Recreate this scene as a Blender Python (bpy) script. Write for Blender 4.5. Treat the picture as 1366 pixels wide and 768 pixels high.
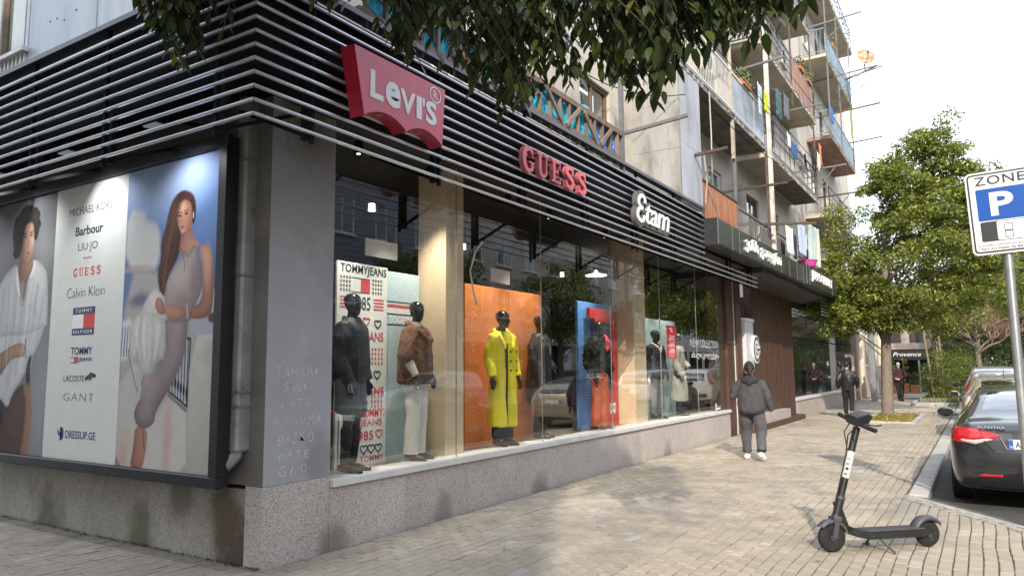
import bpy, bmesh, math, random
import numpy as np
from mathutils import Vector, Matrix, noise
from mathutils.bvhtree import BVHTree
from math import radians as rad, sin, cos, pi
random.seed(7)
S = bpy.context.scene
for o in list(bpy.data.objects): bpy.data.objects.remove(o)
COL = S.collection

# ------------------------------------------------------------------ camera
cd = bpy.data.cameras.new('camera'); cam = bpy.data.objects.new('camera', cd); COL.objects.link(cam)
CAM = Vector((5.028, -4.079, 1.6))
_p, _y, _r = rad(6.296), rad(32.447), rad(-.45)
_f0 = Vector((-sin(_y), cos(_y), 0)); _rt = Vector((cos(_y), sin(_y), 0)); _up = Vector((0, 0, 1))
_F = _f0*cos(_p)+_up*sin(_p); _U = -_f0*sin(_p)+_up*cos(_p)
_R = _rt*cos(_r)+_U*sin(_r); _U2 = -_rt*sin(_r)+_U*cos(_r)
cam.matrix_world = Matrix(((_R.x, _U2.x, -_F.x, CAM.x), (_R.y, _U2.y, -_F.y, CAM.y), (_R.z, _U2.z, -_F.z, CAM.z), (0, 0, 0, 1)))
cd.sensor_width = 36; cd.lens = 36*977.6/1366; cd.clip_end = 2000; cd.clip_start = .05
S.camera = cam
def proj(P):
    q = Vector(P)-CAM; d = q.dot(_F)
    return (683+977.6*q.dot(_R)/d, 384-977.6*q.dot(_U2)/d, d) if d > .05 else (-9999, -9999, d)

# ------------------------------------------------------------------ sky and sun
SUNV = Vector((.44, -.90, .60)).normalized()
W = bpy.data.worlds.new('World'); S.world = W; W.use_nodes = True
nt = W.node_tree; nt.nodes.clear()
out = nt.nodes.new('ShaderNodeOutputWorld'); bg = nt.nodes.new('ShaderNodeBackground')
sky = nt.nodes.new('ShaderNodeTexSky'); sky.sky_type = 'NISHITA'; sky.sun_disc = False
sky.sun_elevation = math.asin(SUNV.z); sky.sun_rotation = math.atan2(SUNV.x, SUNV.y)
sky.dust_density = 2.0; sky.air_density = 1.0; sky.ozone_density = 1.2
tc = nt.nodes.new('ShaderNodeTexCoord'); mp = nt.nodes.new('ShaderNodeMapping'); mp.inputs['Scale'].default_value = (1, 1, 2.6)
nz = nt.nodes.new('ShaderNodeTexNoise'); nz.inputs['Scale'].default_value = 2.2; nz.inputs['Detail'].default_value = 7; nz.inputs['Roughness'].default_value = .55
rp = nt.nodes.new('ShaderNodeValToRGB'); rp.color_ramp.elements[0].position = .25; rp.color_ramp.elements[0].color = (.45, .45, .45, 1)
rp.color_ramp.elements[1].position = .66; rp.color_ramp.elements[1].color = (.97, .97, .97, 1)
mx = nt.nodes.new('ShaderNodeMix'); mx.data_type = 'RGBA'
mx.inputs[7].default_value = (6.9, 7.6, 8.6, 1)
L_ = nt.links.new
L_(tc.outputs['Generated'], mp.inputs[0]); L_(mp.outputs[0], nz.inputs[0]); L_(nz.outputs[0], rp.inputs[0])
L_(rp.outputs[0], mx.inputs[0]); L_(sky.outputs[0], mx.inputs[6]); L_(mx.outputs[2], bg.inputs[0])
bg.inputs[1].default_value = .15; L_(bg.outputs[0], out.inputs[0])
sl = bpy.data.lights.new('sun', 'SUN'); sun = bpy.data.objects.new('sun', sl); COL.objects.link(sun)
sl.energy = 2.35; sl.angle = rad(.8); sl.color = (1, .90, .76)
sun.rotation_euler = SUNV.to_track_quat('Z', 'Y').to_euler(); sun.location = (10, -20, 20)
S.view_settings.view_transform = 'Standard'; S.view_settings.look = 'None'; S.view_settings.exposure = 1.07; S.view_settings.gamma = 1
S.render.engine = 'CYCLES'; S.render.resolution_x = 1024; S.render.resolution_y = 575
S.cycles.max_bounces = 8; S.cycles.transparent_max_bounces = 16

# ------------------------------------------------------------------ materials
_M = {}
def mat(name, col=(.5, .5, .5), rough=.6, metal=0, var=.12, scale=6, bump=.0, bscale=60, col2=None, c2scale=2.5, c2lo=.45, c2hi=.62,
        spec=.5, attr=None, emit=None, estr=1, stretch=None, coat=0, speck=None, rnd=0):
    """principled with layered noise colour, optional second (wear) colour, speckle and bump"""
    if name in _M: return _M[name]
    m = bpy.data.materials.new(name); m.use_nodes = True; n = m.node_tree.nodes; l = m.node_tree.links
    b = n['Principled BSDF']; b.inputs['Roughness'].default_value = rough; b.inputs['Metallic'].default_value = metal
    b.inputs['Specular IOR Level'].default_value = spec; b.inputs['Coat Weight'].default_value = coat; b.inputs['Coat Roughness'].default_value = .04
    t = n.new('ShaderNodeTexCoord'); src = t.outputs['Object']
    if stretch:
        q = n.new('ShaderNodeMapping'); q.inputs['Scale'].default_value = stretch; l.new(src, q.inputs[0]); src = q.outputs[0]
    def rgb(c): return (c[0], c[1], c[2], 1)
    def mix(fac, a, bb, mode='MIX'):
        k = n.new('ShaderNodeMix'); k.data_type = 'RGBA'; k.blend_type = mode
        for inp, v in ((k.inputs[0], fac), (k.inputs[6], a), (k.inputs[7], bb)):
            if hasattr(v, 'links'): l.new(v, inp)
            else: inp.default_value = v
        return k.outputs[2]
    if attr:
        a = n.new('ShaderNodeAttribute'); a.attribute_name = attr; c = a.outputs['Color']
    else: c = rgb(col)
    if var:
        z = n.new('ShaderNodeTexNoise'); z.inputs['Scale'].default_value = scale; z.inputs['Detail'].default_value = 6; l.new(src, z.inputs[0])
        r = n.new('ShaderNodeMapRange'); r.inputs[1].default_value = .3; r.inputs[2].default_value = .7
        r.inputs[3].default_value = 1-var; r.inputs[4].default_value = 1+var; l.new(z.outputs[0], r.inputs[0])
        cc = n.new('ShaderNodeCombineColor')
        for i in range(3): l.new(r.outputs[0], cc.inputs[i])
        c = mix(1, c, cc.outputs[0], 'MULTIPLY')
    if speck:
        sc, c3, amt = speck
        v = n.new('ShaderNodeTexVoronoi'); v.inputs['Scale'].default_value = sc; l.new(t.outputs['Object'], v.inputs[0])
        sx = n.new('ShaderNodeSeparateColor'); l.new(v.outputs['Color'], sx.inputs[0])
        r = n.new('ShaderNodeMapRange'); r.inputs[1].default_value = .35; r.inputs[2].default_value = 1; r.inputs[4].default_value = amt; l.new(sx.outputs[0], r.inputs[0])
        c = mix(r.outputs[0], c, rgb(c3))
        r = n.new('ShaderNodeMapRange'); r.inputs[1].default_value = .72; r.inputs[2].default_value = .8; r.inputs[4].default_value = amt*.8; l.new(sx.outputs[1], r.inputs[0])
        c = mix(r.outputs[0], c, (.06, .06, .06, 1))
    if col2:
        z = n.new('ShaderNodeTexNoise'); z.inputs['Scale'].default_value = c2scale; z.inputs['Detail'].default_value = 8; z.inputs['Roughness'].default_value = .65; l.new(src, z.inputs[0])
        r = n.new('ShaderNodeMapRange'); r.inputs[1].default_value = c2lo; r.inputs[2].default_value = c2hi; l.new(z.outputs[0], r.inputs[0])
        c = mix(r.outputs[0], c, rgb(col2))
    if rnd:
        oi = n.new('ShaderNodeObjectInfo'); r = n.new('ShaderNodeMapRange'); r.inputs[3].default_value = 1-rnd; r.inputs[4].default_value = 1+rnd
        l.new(oi.outputs['Random'], r.inputs[0]); cc = n.new('ShaderNodeCombineColor')
        for i in range(3): l.new(r.outputs[0], cc.inputs[i])
        c = mix(1, c, cc.outputs[0], 'MULTIPLY')
    if hasattr(c, 'links'): l.new(c, b.inputs['Base Color'])
    else: b.inputs['Base Color'].default_value = c
    if bump:
        z = n.new('ShaderNodeTexNoise'); z.inputs['Scale'].default_value = bscale; z.inputs['Detail'].default_value = 5; l.new(src, z.inputs[0])
        bp = n.new('ShaderNodeBump'); bp.inputs['Strength'].default_value = bump; bp.inputs['Distance'].default_value = .01; l.new(z.outputs[0], bp.inputs['Height']); l.new(bp.outputs[0], b.inputs['Normal'])
    if emit: b.inputs['Emission Color'].default_value = rgb(emit); b.inputs['Emission Strength'].default_value = estr
    m.diffuse_color = rgb(col); _M[name] = m
    return m
def stain(m, pts):
    """darken a material in noisy blobs round fixed points of the object (damp and soot marks): pts = (x, y, z, radius, colour)"""
    n = m.node_tree.nodes; l = m.node_tree.links; b = n['Principled BSDF']; src = b.inputs['Base Color'].links[0].from_socket
    t = n.new('ShaderNodeTexCoord'); z = n.new('ShaderNodeTexNoise'); z.inputs['Scale'].default_value = 5; z.inputs['Detail'].default_value = 7; z.inputs['Roughness'].default_value = .7; l.new(t.outputs['Object'], z.inputs[0])
    for (x, y, zz, r, c) in pts:
        mp = n.new('ShaderNodeMapping'); mp.vector_type = 'POINT'; mp.inputs['Location'].default_value = (-x/r, -y/r, -zz/(r*1.5)); mp.inputs['Scale'].default_value = (1/r, 1/r, 1/(r*1.5)); l.new(t.outputs['Object'], mp.inputs[0])
        v = n.new('ShaderNodeVectorMath'); v.operation = 'LENGTH'; l.new(mp.outputs[0], v.inputs[0])
        a = n.new('ShaderNodeMath'); a.operation = 'SUBTRACT'; l.new(z.outputs[0], a.inputs[0]); l.new(v.outputs['Value'], a.inputs[1])
        q = n.new('ShaderNodeMapRange'); q.inputs[1].default_value = -.32; q.inputs[2].default_value = .12; q.inputs[4].default_value = .85; l.new(a.outputs[0], q.inputs[0])
        k = n.new('ShaderNodeMix'); k.data_type = 'RGBA'; l.new(q.outputs[0], k.inputs[0]); l.new(src, k.inputs[6]); k.inputs[7].default_value = (*c, 1); src = k.outputs[2]
    l.new(src, b.inputs['Base Color'])
def glassmat(name, tint=(.96, .97, .96), ior=1.75, rough=0.0, base=0.0):
    """thin clear pane: straight-through transmission with Fresnel mirror reflection on its outer faces"""
    if name in _M: return _M[name]
    m = bpy.data.materials.new(name); m.use_nodes = True; n = m.node_tree.nodes; l = m.node_tree.links; n.clear()
    o = n.new('ShaderNodeOutputMaterial'); tr = n.new('ShaderNodeBsdfTransparent'); gl = n.new('ShaderNodeBsdfGlossy'); mx = n.new('ShaderNodeMixShader')
    tr.inputs[0].default_value = (*tint, 1); gl.inputs['Roughness'].default_value = rough; gl.inputs[0].default_value = (1, 1, 1, 1)
    fr = n.new('ShaderNodeFresnel'); fr.inputs[0].default_value = ior; ge = n.new('ShaderNodeNewGeometry')
    mm = n.new('ShaderNodeMath'); mm.operation = 'SUBTRACT'; mm.inputs[0].default_value = 1; l.new(ge.outputs['Backfacing'], mm.inputs[1])
    m2 = n.new('ShaderNodeMath'); m2.operation = 'MULTIPLY'; l.new(fr.outputs[0], m2.inputs[0]); l.new(mm.outputs[0], m2.inputs[1])
    l.new(m2.outputs[0], mx.inputs[0]); l.new(tr.outputs[0], mx.inputs[1]); l.new(gl.outputs[0], mx.inputs[2]); l.new(mx.outputs[0], o.inputs[0])
    _M[name] = m; return m
def darkglass(name='car_glass', col=(.012, .014, .016)):
    m = mat(name, col, .03, 0, 0, spec=1, coat=1); m.node_tree.nodes['Principled BSDF'].inputs['Coat IOR'].default_value = 2.0; return m

# ------------------------------------------------------------------ builders
def tag(o, label=None, cat=None, group=None, kind=None):
    if label: o['label'] = label
    if cat: o['category'] = cat
    if group: o['group'] = group
    if kind: o['kind'] = kind
    return o
def thing(name, label, cat, loc=(0, 0, 0), rz=0, group=None):
    o = bpy.data.objects.new(name, None); COL.objects.link(o); o.location = loc; o.rotation_euler = (0, 0, rz); o.empty_display_size = .2
    return tag(o, label, cat, group)
def wpos(o):
    v = Vector((0, 0, 0))
    while o is not None: v = v+Vector(o.location); o = o.parent
    return v
class MB:
    """mesh builder; coordinates are world for unrotated parents (loc subtracted) or local when build(local=True)"""
    def __init__(s): s.v = []; s.f = []; s.m = []; s.c = []
    def add(s, vs, fs, mi=0, c=None):
        k = len(s.v); s.v += [tuple(p) for p in vs]; s.f += [tuple(i+k for i in f) for f in fs]; s.m += [mi]*len(fs)
        if c is not None: s.c += [c]*len(vs)
        return s
    def box(s, x0, x1, y0, y1, z0, z1, mi=0, b=0, c=None):
        if x0 > x1: x0, x1 = x1, x0
        if y0 > y1: y0, y1 = y1, y0
        if z0 > z1: z0, z1 = z1, z0
        if b <= 0:
            return s.add([(x0, y0, z0), (x1, y0, z0), (x1, y1, z0), (x0, y1, z0), (x0, y0, z1), (x1, y0, z1), (x1, y1, z1), (x0, y1, z1)],
                         [(0, 3, 2, 1), (4, 5, 6, 7), (0, 1, 5, 4), (1, 2, 6, 5), (2, 3, 7, 6), (3, 0, 4, 7)], mi, c)
        b = min(b, (x1-x0)/2.01, (y1-y0)/2.01, (z1-z0)/2.01)
        bm = bmesh.new(); bmesh.ops.create_cube(bm, size=1)
        for v in bm.verts: v.co = Vector(((x0+x1)/2+v.co.x*(x1-x0), (y0+y1)/2+v.co.y*(y1-y0), (z0+z1)/2+v.co.z*(z1-z0)))
        bmesh.ops.bevel(bm, geom=bm.edges[:], offset=b, segments=1, affect='EDGES', profile=.5)
        return s.bm(bm, mi, c)
    def bm(s, bm, mi=0, c=None):
        bm.verts.index_update(); s.add([v.co[:] for v in bm.verts], [[v.index for v in f.verts] for f in bm.faces], mi, c); bm.free(); return s
    def tube(s, pts, r, n=8, mi=0, cap=True, c=None, sq=None):
        """tube along points; r scalar or list; sq=(a,b) elliptical scale"""
        pts = [Vector(p) for p in pts]; N = len(pts); rs = r if isinstance(r, (list, tuple)) else [r]*N
        vs = []; prev = None
        for i, p in enumerate(pts):
            d = (pts[min(i+1, N-1)]-pts[max(i-1, 0)]).normalized()
            if prev is None: a = d.orthogonal().normalized() if abs(d.z) > .9 else d.cross(Vector((0, 0, 1))).normalized()
            else: a = (prev-d*prev.dot(d)).normalized()
            prev = a; b = d.cross(a)
            e1, e2 = sq if sq else (1, 1)
            for k in range(n):
                t = 2*pi*k/n; vs.append(p+(a*cos(t)*e1+b*sin(t)*e2)*rs[i])
        fs = [(i*n+k, i*n+(k+1) % n, (i+1)*n+(k+1) % n, (i+1)*n+k) for i in range(N-1) for k in range(n)]
        if cap: fs += [tuple(range(n-1, -1, -1)), tuple((N-1)*n+k for k in range(n))]
        return s.add(vs, fs, mi, c)
    def beam(s, a, b, w, h, mi=0, c=None):
        """rectangular bar a->b, w horizontal width, h vertical height"""
        a, b = Vector(a), Vector(b); d = (b-a).normalized()
        q = d.cross(Vector((0, 0, 1))); q = Vector((1, 0, 0)) if q.length < 1e-3 else q.normalized(); u = q.cross(d)
        vs = [p+q*sx*w/2+u*sz*h/2 for p in (a, b) for sx, sz in ((-1, -1), (1, -1), (1, 1), (-1, 1))]
        return s.add(vs, [(0, 1, 2, 3), (7, 6, 5, 4), (0, 4, 5, 1), (1, 5, 6, 2), (2, 6, 7, 3), (3, 7, 4, 0)], mi, c)
    def prism(s, poly, O, A, B, N, mi=0, c=None):
        """poly in (a,b) coordinates on axes A,B from O, extruded by vector N"""
        O, A, B, N = map(Vector, (O, A, B, N)); n = len(poly)
        f = [O+A*p[0]+B*p[1] for p in poly]
        bm = bmesh.new(); v1 = [bm.verts.new(p) for p in f]; v2 = [bm.verts.new(p+N) for p in f]
        bm.faces.new(v1[::-1]); bm.faces.new(v2)
        for i in range(n): bm.faces.new((v1[i], v1[(i+1) % n], v2[(i+1) % n], v2[i]))
        bmesh.ops.triangulate(bm, faces=[q for q in bm.faces if len(q.verts) > 4]); bmesh.ops.recalc_face_normals(bm, faces=bm.faces[:])
        return s.bm(bm, mi, c)
    def lathe(s, prof, c0, axis=(0, 0, 1), n=20, mi=0):
        ax = Vector(axis).normalized(); a = ax.orthogonal().normalized(); b = ax.cross(a); c0 = Vector(c0); N = len(prof); vs = []
        for r, h in prof:
            for k in range(n):
                t = 2*pi*k/n; vs.append(c0+ax*h+(a*cos(t)+b*sin(t))*max(r, 1e-4))
        fs = [(i*n+k, i*n+(k+1) % n, (i+1)*n+(k+1) % n, (i+1)*n+k) for i in range(N-1) for k in range(n)]
        return s.add(vs, fs+[tuple(range(n-1, -1, -1)), tuple((N-1)*n+k for k in range(n))], mi)
    def mesh(s, name, mats, off=Vector((0, 0, 0)), smooth=False):
        me = bpy.data.meshes.new(name); me.from_pydata([(x-off[0], y-off[1], z-off[2]) for x, y, z in s.v], [], s.f)
        for m in (mats if isinstance(mats, (list, tuple)) else [mats]): me.materials.append(m)
        if any(s.m): me.polygons.foreach_set('material_index', s.m)
        if s.c:
            a = me.color_attributes.new('pc', 'FLOAT_COLOR', 'POINT'); a.data.foreach_set('color', np.array([(q[0], q[1], q[2], 1) for q in s.c], dtype=np.float32).ravel())
        if smooth: me.polygons.foreach_set('use_smooth', [True]*len(s.f))
        me.update(); return me
    def build(s, name, mats, parent=None, local=False, smooth=False, kind=None, label=None):
        off = Vector((0, 0, 0)) if (parent is None or local) else wpos(parent)
        o = bpy.data.objects.new(name, s.mesh(name, mats, off, smooth)); COL.objects.link(o)
        if parent is not None: o.parent = parent
        return tag(o, label, None, None, kind)
def struct(name, mb, m, smooth=False): return mb.build(name, m, kind='structure', smooth=smooth)
def link_copy(o, parent, loc=None):
    c = o.copy(); COL.objects.link(c); c.parent = parent
    if loc is not None: c.location = loc
    return c
def copy_tree(o, parent=None):
    c = o.copy(); COL.objects.link(c); c.parent = parent
    for ch in list(o.children): copy_tree(ch, c)
    return c
def place(root, loc, rz=0, label=None, group=None, scale=None):
    c = copy_tree(root); c.location = loc; c.rotation_euler = (0, 0, rz)
    if label: c['label'] = label
    if group: c['group'] = group
    if scale: c.scale = scale
    return c
def text(s, m, parent, O, A, B, w, h, depth=.003, bold=0., shear=0., name='lettering', spacing=1., local=False, res=3, keep=False, align='L', font3=None):
    """flat or raised lettering: fitted in a w x h box with lower-left corner O, axes A (along) and B (up); normal A x B"""
    cu = bpy.data.curves.new('t', 'FONT'); cu.body = s; cu.extrude = 0; cu.offset = bold; cu.shear = shear; cu.space_character = spacing; cu.resolution_u = res
    ob = bpy.data.objects.new('t', cu); COL.objects.link(ob); dg = bpy.context.evaluated_depsgraph_get()
    me = bpy.data.meshes.new_from_object(ob.evaluated_get(dg)); bpy.data.objects.remove(ob); bpy.data.curves.remove(cu)
    bm = bmesh.new(); bm.from_mesh(me); bpy.data.meshes.remove(me)
    if not bm.verts: bm.free(); return None
    xs = [v.co.x for v in bm.verts]; ys = [v.co.y for v in bm.verts]; x0, x1, y0, y1 = min(xs), max(xs), min(ys), max(ys)
    bmesh.ops.remove_doubles(bm, verts=bm.verts, dist=.0005)
    A, B, O = Vector(A).normalized(), Vector(B).normalized(), Vector(O); N = A.cross(B)
    sy = h/max(y1-y0, 1e-6); sx = (w/max(x1-x0, 1e-6)) if w else sy
    r = bmesh.ops.extrude_face_region(bm, geom=bm.faces[:])
    top = set(v for v in r['geom'] if isinstance(v, bmesh.types.BMVert))
    off = Vector((0, 0, 0)) if (parent is None or local) else wpos(parent)
    for v in bm.verts:
        v.co = O+A*(v.co.x-x0)*sx+B*(v.co.y-y0)*sy+N*(depth if v in top else 0)-off
    bmesh.ops.recalc_face_normals(bm, faces=bm.faces[:])
    me = bpy.data.meshes.new(name); bm.to_mesh(me); bm.free(); me.materials.append(m); me.polygons.foreach_set('use_smooth', [False]*len(me.polygons))
    o = bpy.data.objects.new(name, me); COL.objects.link(o)
    if parent is not None: o.parent = parent
    return o
# ------------------------------------------------------------------ palette
M = {}
M['paver'] = mat('paver', (.3, .27, .24), .85, var=.2, scale=3.0, bump=.5, bscale=90, attr='pc', col2=(.2, .185, .17), c2scale=.8, c2lo=.5, c2hi=.72)
M['sand'] = mat('joint_sand', (.11, .10, .075), .95, var=.3, scale=8, bump=.4)
M['asphalt'] = mat('asphalt', (.055, .054, .052), .9, var=.25, scale=4, bump=.8, bscale=160, speck=(160, (.14, .135, .13), .7))
M['kerb'] = mat('kerb_stone', (.40, .38, .355), .85, var=.18, scale=5, bump=.4, bscale=90, col2=(.25, .23, .21), c2scale=3, c2lo=.52, c2hi=.75, rnd=.1)
M['granite'] = mat('granite', (.50, .44, .405), .6, var=.16, scale=1.4, speck=(130, (.60, .55, .52), .75), bump=.1, bscale=150, rnd=.06)
M['granite_dirty'] = mat('granite_weathered', (.38, .345, .31), .75, var=.25, scale=1.6, speck=(130, (.46, .43, .39), .6), col2=(.11, .095, .075), c2scale=1.6, c2lo=.5, c2hi=.75, stretch=(1.6, 1, .5), rnd=.08)
M['sill'] = mat('sill_stone', (.66, .645, .62), .5, var=.1, scale=4, bump=.1)
M['plaster_grey'] = mat('pillar_plaster', (.38, .38, .40), .8, var=.08, scale=2, bump=.2, bscale=150, speck=(260, (.52, .52, .55), .25), col2=(.30, .29, .285), c2scale=1.3, c2lo=.5, c2hi=.8)
M['plaster_brown'] = mat('wall_brown_grey', (.17, .152, .138), .85, var=.15, scale=3, bump=.2, col2=(.08, .07, .06), c2scale=1.7, c2lo=.55, c2hi=.8)
M['plaster_cream'] = mat('plaster_cream', (.53, .48, .41), .85, var=.1, scale=2, bump=.2, col2=(.34, .29, .23), c2scale=1.1, c2lo=.52, c2hi=.75)
M['plaster_pale'] = mat('plaster_pale', (.60, .57, .50), .85, var=.1, scale=2, bump=.2, col2=(.38, .34, .29), c2scale=1.2, c2lo=.52, c2hi=.78)
M['plaster_pink'] = mat('plaster_pink', (.55, .41, .34), .85, var=.12, scale=2, bump=.2, col2=(.38, .29, .24), c2scale=1.3, c2lo=.5, c2hi=.75)
M['concrete'] = mat('raw_concrete', (.35, .345, .33), .9, var=.16, scale=3, bump=.35, bscale=50, col2=(.15, .135, .115), c2scale=2.2, c2lo=.48, c2hi=.68, stretch=(1, 1, .3))
M['concrete_blue'] = mat('painted_concrete', (.40, .42, .46), .85, var=.14, scale=3, bump=.3, col2=(.23, .22, .21), c2scale=2, c2lo=.5, c2hi=.75, stretch=(1, 1, .4))
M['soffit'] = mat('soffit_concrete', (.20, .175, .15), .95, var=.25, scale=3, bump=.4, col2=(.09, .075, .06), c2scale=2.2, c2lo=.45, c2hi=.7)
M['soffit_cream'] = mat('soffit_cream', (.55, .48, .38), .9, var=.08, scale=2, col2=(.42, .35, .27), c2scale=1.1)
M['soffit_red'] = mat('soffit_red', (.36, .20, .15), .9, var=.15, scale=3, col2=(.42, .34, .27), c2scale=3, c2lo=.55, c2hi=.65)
M['black'] = mat('black_paint', (.006, .006, .007), .9, var=.1, spec=.15)
M['blackmet'] = mat('black_metal', (.008, .008, .009), .8, 0, var=.1, spec=.2)
M['slat'] = mat('slat_aluminium', (.62, .63, .67), .28, .7, var=.10, scale=5, stretch=(1, .3, 6), col2=(.2, .2, .2), c2scale=2.5, c2lo=.6, c2hi=.8)
M['steel'] = mat('galvanised', (.42, .43, .44), .4, .7, var=.15, scale=12)
M['whitepaint'] = mat('white_paint', (.72, .71, .68), .6, var=.06)
M['pipe'] = mat('downpipe_grey', (.33, .32, .31), .55, .2, var=.14, scale=5, col2=(.18, .16, .14), c2scale=4, c2lo=.55, c2hi=.7)
M['cladding'] = mat('sheet_cladding', (.40, .45, .50), .45, .25, var=.12, scale=1.5, col2=(.58, .60, .60), c2scale=1.6, c2lo=.42, c2hi=.72, stretch=(1.5, 1.5, .35))
M['wood'] = mat('weathered_wood', (.21, .15, .105), .85, var=.3, scale=8, bump=.4, stretch=(3, 3, .6), rnd=.2)
M['rustsheet'] = mat('rust_sheet', (.42, .145, .055), .8, .1, var=.25, scale=6, bump=.3, col2=(.36, .30, .24), c2scale=4.5, c2lo=.5, c2hi=.66, stretch=(2, 2, .35))
M['corten'] = mat('corten', (.125, .062, .042), .5, .25, var=.3, scale=3, bump=.15, col2=(.055, .032, .026), c2scale=2.4, c2lo=.46, c2hi=.72, stretch=(2, 2, .6))
M['fascia'] = mat('fascia_panel', (.06, .068, .06), .3, .2, var=.15, scale=4, coat=.2, rnd=.15)
M['fascia_box'] = mat('fascia_box', (.045, .046, .05), .4, .4, var=.2, scale=5)
M['rustbar'] = mat('rusty_bar', (.12, .085, .065), .75, .4, var=.3, scale=20, rnd=.25)
M['greymetal'] = mat('grey_rail', (.17, .17, .175), .6, .4, var=.2, scale=15)
M['cream'] = mat('cream_column', (.70, .54, .36), .6, var=.04)
M['glass'] = glassmat('shop_glass', ior=2.05)
M['winglass'] = glassmat('window_glass', tint=(.8, .85, .85), ior=2.1)
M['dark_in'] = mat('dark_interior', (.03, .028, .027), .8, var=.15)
M['floor_in'] = mat('shop_floor', (.16, .12, .09), .4, var=.2)
M['white_emit'] = mat('lit_lamp', (1, .95, .85), .5, var=0, emit=(1, .9, .7), estr=2.5)
M['moss'] = mat('moss', (.07, .085, .03), .95, var=.4, scale=20, bump=.5)

# object coordinates of building parts are world minus the building's origin (-2, 6, 0)
stain(M['granite_dirty'], [(1.72, -6, .02, .42, (.03, .026, .018)), (1.55, -6, .35, .35, (.10, .065, .035)), (.3, -6, .0, .35, (.12, .115, .06)), (-1.4, -6, 0, .4, (.13, .12, .075)), (-3.2, -6, 0, .4, (.13, .12, .075)), (.9, -6, .55, .3, (.16, .14, .12))])
stain(M['plaster_grey'], [(1.78, -6, .74, .22, (.05, .045, .035)), (2.0, -5.6, 4.0, .5, (.16, .145, .13)), (2.0, -5.4, .8, .25, (.25, .25, .26))])
stain(M['granite'], [(2, -5.2, -.05, .3, (.20, .18, .15)), (2, -1.5, -.1, .35, (.22, .19, .16)), (2, 3.2, -.1, .35, (.22, .19, .16)), (2, -3.6, .05, .25, (.24, .21, .19))])
stain(M['plaster_cream'], [(1.9, 3.5, 7.2, 1.2, (.24, .21, .18)), (1.9, 8.5, 5.5, 1.0, (.22, .19, .17)), (1.9, 12, 9, 1.6, (.26, .23, .20)), (1.9, 0, 5.2, .9, (.30, .26, .22)), (1.9, 20, 8, 1.8, (.24, .22, .20)), (1.9, 6.2, 9.0, 1.4, (.55, .36, .27))])
# ------------------------------------------------------------------ ground, road, pavements
g = MB().box(-400, 400, -400, 700, -1.2, -.30); struct('ground', g, mat('earth', (.12, .11, .08), .95, var=.3, scale=.3))
g = MB()
for k in range(-6, 30): g.add([(4.34, k*10, -.12), (13.2, k*10, -.12), (13.2, k*10+10, -.12), (4.34, k*10+10, -.12)], [(0, 1, 2, 3)])
struct('road', g, M['asphalt'])
# bay end: pavement bulges out to x=5.6 south of the diagonal kerb
base = MB().box(-70, -12, -70, 260, -.30, -.014).box(-12, 4.22, -60, 260, -.30, -.014).box(4.22, 5.75, -60, 4.62, -.30, -.0145)
base.prism([(4.22, 4.62), (5.75, 4.62), (4.38, 6.42), (4.22, 6.5)], (0, 0, -.30), (1, 0, 0), (0, 1, 0), (0, 0, .2855))
struct('pavement_bed', base, M['sand'])
g = MB().box(13.2, 19.0, -60, 300, -.3, -.005); struct('opposite_pavement', g, mat('far_paving', (.27, .25, .22), .9, var=.2, scale=2))
rnd = random.Random(3)
def pcol(x, y):
    t = noise.noise((x*.5, y*.5, 3)); u = rnd.random(); t2 = noise.noise((x*2.1, y*1.4, 9))
    c = [.36+.05*t, .305+.042*t, .235+.034*t]
    k = .94+.12*u+.10*min(0, t2+.12)*2
    if u > .98: c = [.37, .345, .30]
    
    if y < 5 and x < 2.5: c = [c[0]*.88, c[1]*.90, c[2]*.95]      # greyer, darker stones by the corner
    if x < 1.2 and y < 1: k *= .80+.2*min(1, max(0, (x+y*.6)/1.6))      # darker stones in front of the side wall
    return (c[0]*k, c[1]*k, c[2]*k)
PW, PL, PG = .102, .204, .009
def paver_geo(x0, x1, y0, y1, zt, tx, ty):
    b = .006
    vs = [(x0, y0, -.06), (x1, y0, -.06), (x1, y1, -.06), (x0, y1, -.06)]
    vs += [(x, y, zt-.006+tx*(x-x0)+ty*(y-y0)) for x, y in ((x0, y0), (x1, y0), (x1, y1), (x0, y1))]
    vs += [(x, y, zt+tx*(x-x0)+ty*(y-y0)) for x, y in ((x0+b, y0+b), (x1-b, y0+b), (x1-b, y1-b), (x0+b, y1-b))]
    fs = [(8, 9, 10, 11)]
    for i in range(4):
        j = (i+1) % 4; fs += [(i, j, 4+j, 4+i), (4+i, 4+j, 8+j, 8+i)]
    return vs, fs
sidewalk = thing('sidewalk', None, None); sidewalk['kind'] = 'structure'
allp = []
ncol = int(12.6/PW)
for i in range(ncol):
    x0 = -7.0+i*PW; off = (i % 2)*PL/2+.02*math.sin(i*1.7)
    for j in range(int(44/PL)):
        wob = .007*math.sin(j*.9+.5*math.sin(i*.25))*math.sin(i*.31+j*.13)
        y0 = -5.2+j*PL+off; xx = x0+wob; cx, cy = xx+PW/2, y0+PL/2
        if cx < .02 and (cy > .1 or y0 > -.04): continue
        lim = 4.14 if cy > 6.45 else 5.55-(max(0, cy-4.45))*.69
        if cx > lim: continue
        if 1.95 < cx < 3.4 and 19.2 < cy < 23.5: continue
        if 2.5 < cx < 4.14 and 29.7 < cy < 37: continue
        if cy > 36 and cx < 3: continue
        px, py, d = proj((cx, cy, 0))
        if d < .3 or not (-120 < px < 1480) or py > 900: continue
        allp.append((d, px, py, xx+PG/2*rnd.uniform(.6, 1.2), xx+PW-PG/2*rnd.uniform(.6, 1.2), y0+PG/2, y0+PL-PG/2 if cx > .02 else min(y0+PL-PG/2, -.004)))
vis = sorted([p for p in allp if -5 < p[1] < 1370 and p[2] < 775], key=lambda p: p[0])
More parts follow.
